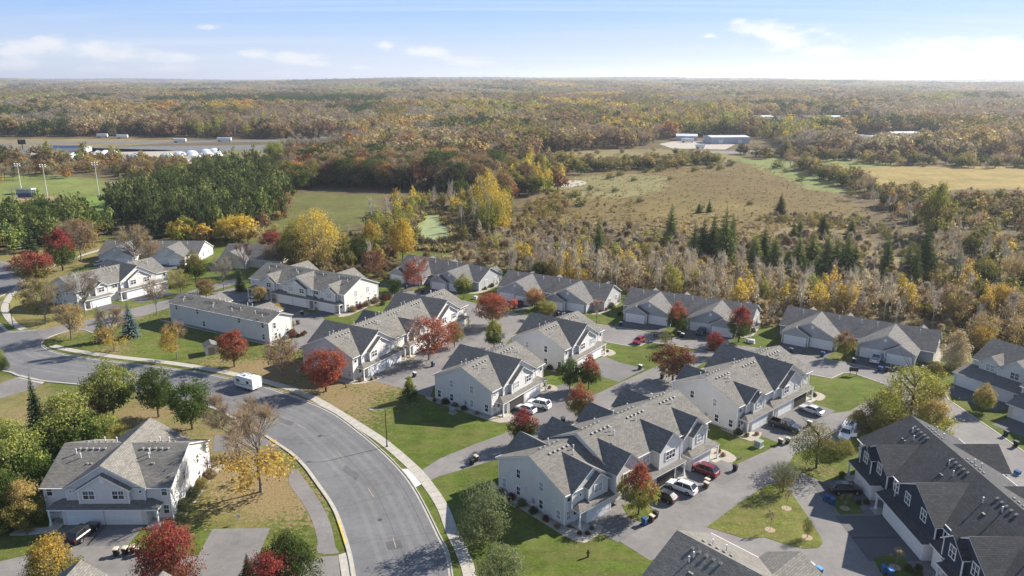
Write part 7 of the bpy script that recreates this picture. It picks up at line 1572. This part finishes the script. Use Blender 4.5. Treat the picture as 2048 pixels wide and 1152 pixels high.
# ball field
def mast(px, py, top, label, n=6):
    H, _ = size_from(px, py, top, 10); x, y = g(px, py); T = empty('floodlight_mast', x, y); tag(T, label, 'floodlight', 'ball field floodlights')
    q = MB(); q.tube((0, 0, 0), (0, 0, H), .22, .12, 8); q.build('pole', 'lamp_head', T); q = MB(); q.box(-1.6, -.08, H - .3, 1.6, .08, H - .1); q.box(-1.6, -.08, H - 1.3, 1.6, .08, H - 1.1); q.build('crossarm', 'lamp_head', T)
    for i in range(n): q = MB(); xx = -1.4 + (i % 3) * 1.4; zz = H - .1 if i < 3 else H - 1.1; q.tube((xx, -.3, zz + .1), (xx, .1, zz + .35), .34, .22, 8); q.build('floodlight', 'lens', T)
mast(44, 385, 328, 'leftmost floodlight mast of the ball field'); mast(95, 392, 330, 'second floodlight mast from the left at the ball field'); mast(198, 389, 326, 'floodlight mast at the right side of the ball field'); mast(228, 402, 366, 'short-looking floodlight mast half hidden by pines'); mast(322, 372, 342, 'floodlight mast rising behind the pines')
x, y = g(22, 389); T = empty('dugout', x, y, 0, R(5)); tag(T, 'open dugout with a white roof beside the ball field', 'dugout')
q = MB(); q.hexa([(0, 0, 2.6), (11, 0, 2.6), (11, 5, 2.2), (0, 5, 2.2)], [(0, 0, 3.3), (11, 0, 3.3), (11, 5, 2.6), (0, 5, 2.6)]); q.build('roof', 'trailer_white', T); q = MB(); q.box(.3, 4.6, 0, 10.7, 4.8, 2.2); q.build('wall', 'siding_white', T)
for u in (.4, 3.8, 7.2, 10.6): q = MB(); q.box(u - .1, .2, 0, u + .1, .4, 2.6); q.build('post', 'metal_grey', T)
x, y = g(36, 396); T = empty('field_screen', x, y, 0, R(3)); tag(T, 'dark blue windscreen panel before the white dugout roof', 'screen'); q = MB(); q.box(0, 0, .2, 11, .08, 2.4); q.build('panel', 'plastic_navy', T)
for u in (0, 5.5, 11): q = MB(); q.tube((u, .15, 0), (u, .15, 2.5), .06, .06, 6); q.build('post', 'metal_grey', T)
# masts on the horizon and a billboard
def tower(px, d, H, label, guy=True):
    x = (px - 1024) / FPX * d * .963; T = empty('radio_mast', x, d, float(hill(np.array([x]), np.array([d]))[0])); tag(T, label, 'mast')
    w = H * .02
    for s in ((-1, -.6), (1, -.6), (0, 1.1)): q = MB(); q.tube((s[0] * w, s[1] * w, 0), (s[0] * w * .4, s[1] * w * .4, H), H * .0028, H * .0028, 5); q.build('leg', 'metal_grey', T)
    q = MB(); n = 14
    for i in range(n):
        k0, k1 = 1 - .6 * i / n, 1 - .6 * (i + 1) / n; P_ = [(-1, -.6), (1, -.6), (0, 1.1)]
        for a in range(3): q.tube((P_[a][0] * w * k0, P_[a][1] * w * k0, H * i / n), (P_[(a + 1) % 3][0] * w * k1, P_[(a + 1) % 3][1] * w * k1, H * (i + 1) / n), H * .0018, H * .0018, 4)
    q.build('lattice', 'metal_grey', T)
tower(1967, 4600, 128, 'tall lattice radio mast on the horizon at right'); tower(1174, 3300, 62, 'thin radio mast in the forest near the centre horizon')
x, y = g(46, 300); T = empty('billboard', x, y, 0, R(20)); tag(T, 'dark highway billboard at far left', 'billboard')
q = MB(); q.box(-.3, -.2, 0, .3, .2, 7); q.build('post', 'metal_dark', T); q = MB(); q.box(-3, -.3, 5, 3, .3, 9); q.build('panel', 'metal_dark', T)

# ---------------------------------------------------------------- haze
m, nt, b = _new('haze_air'); nt.nodes.remove(b); pv = nt.nodes.new('ShaderNodeVolumePrincipled'); pv.inputs['Color'].default_value = (.86, .91, 1.0, 1); pv.inputs['Density'].default_value = 0.9e-4; pv.inputs['Anisotropy'].default_value = .35
nt.links.new(pv.outputs[0], nt.nodes['Material Output'].inputs['Volume'])
q = MB(); q.box(-15500, -300, -50, 15500, 27500, 200); hz = q.build('haze', 'haze_air'); hz['kind'] = 'stuff'; hz['label'] = 'pale autumn haze over the land'; hz['category'] = 'haze'
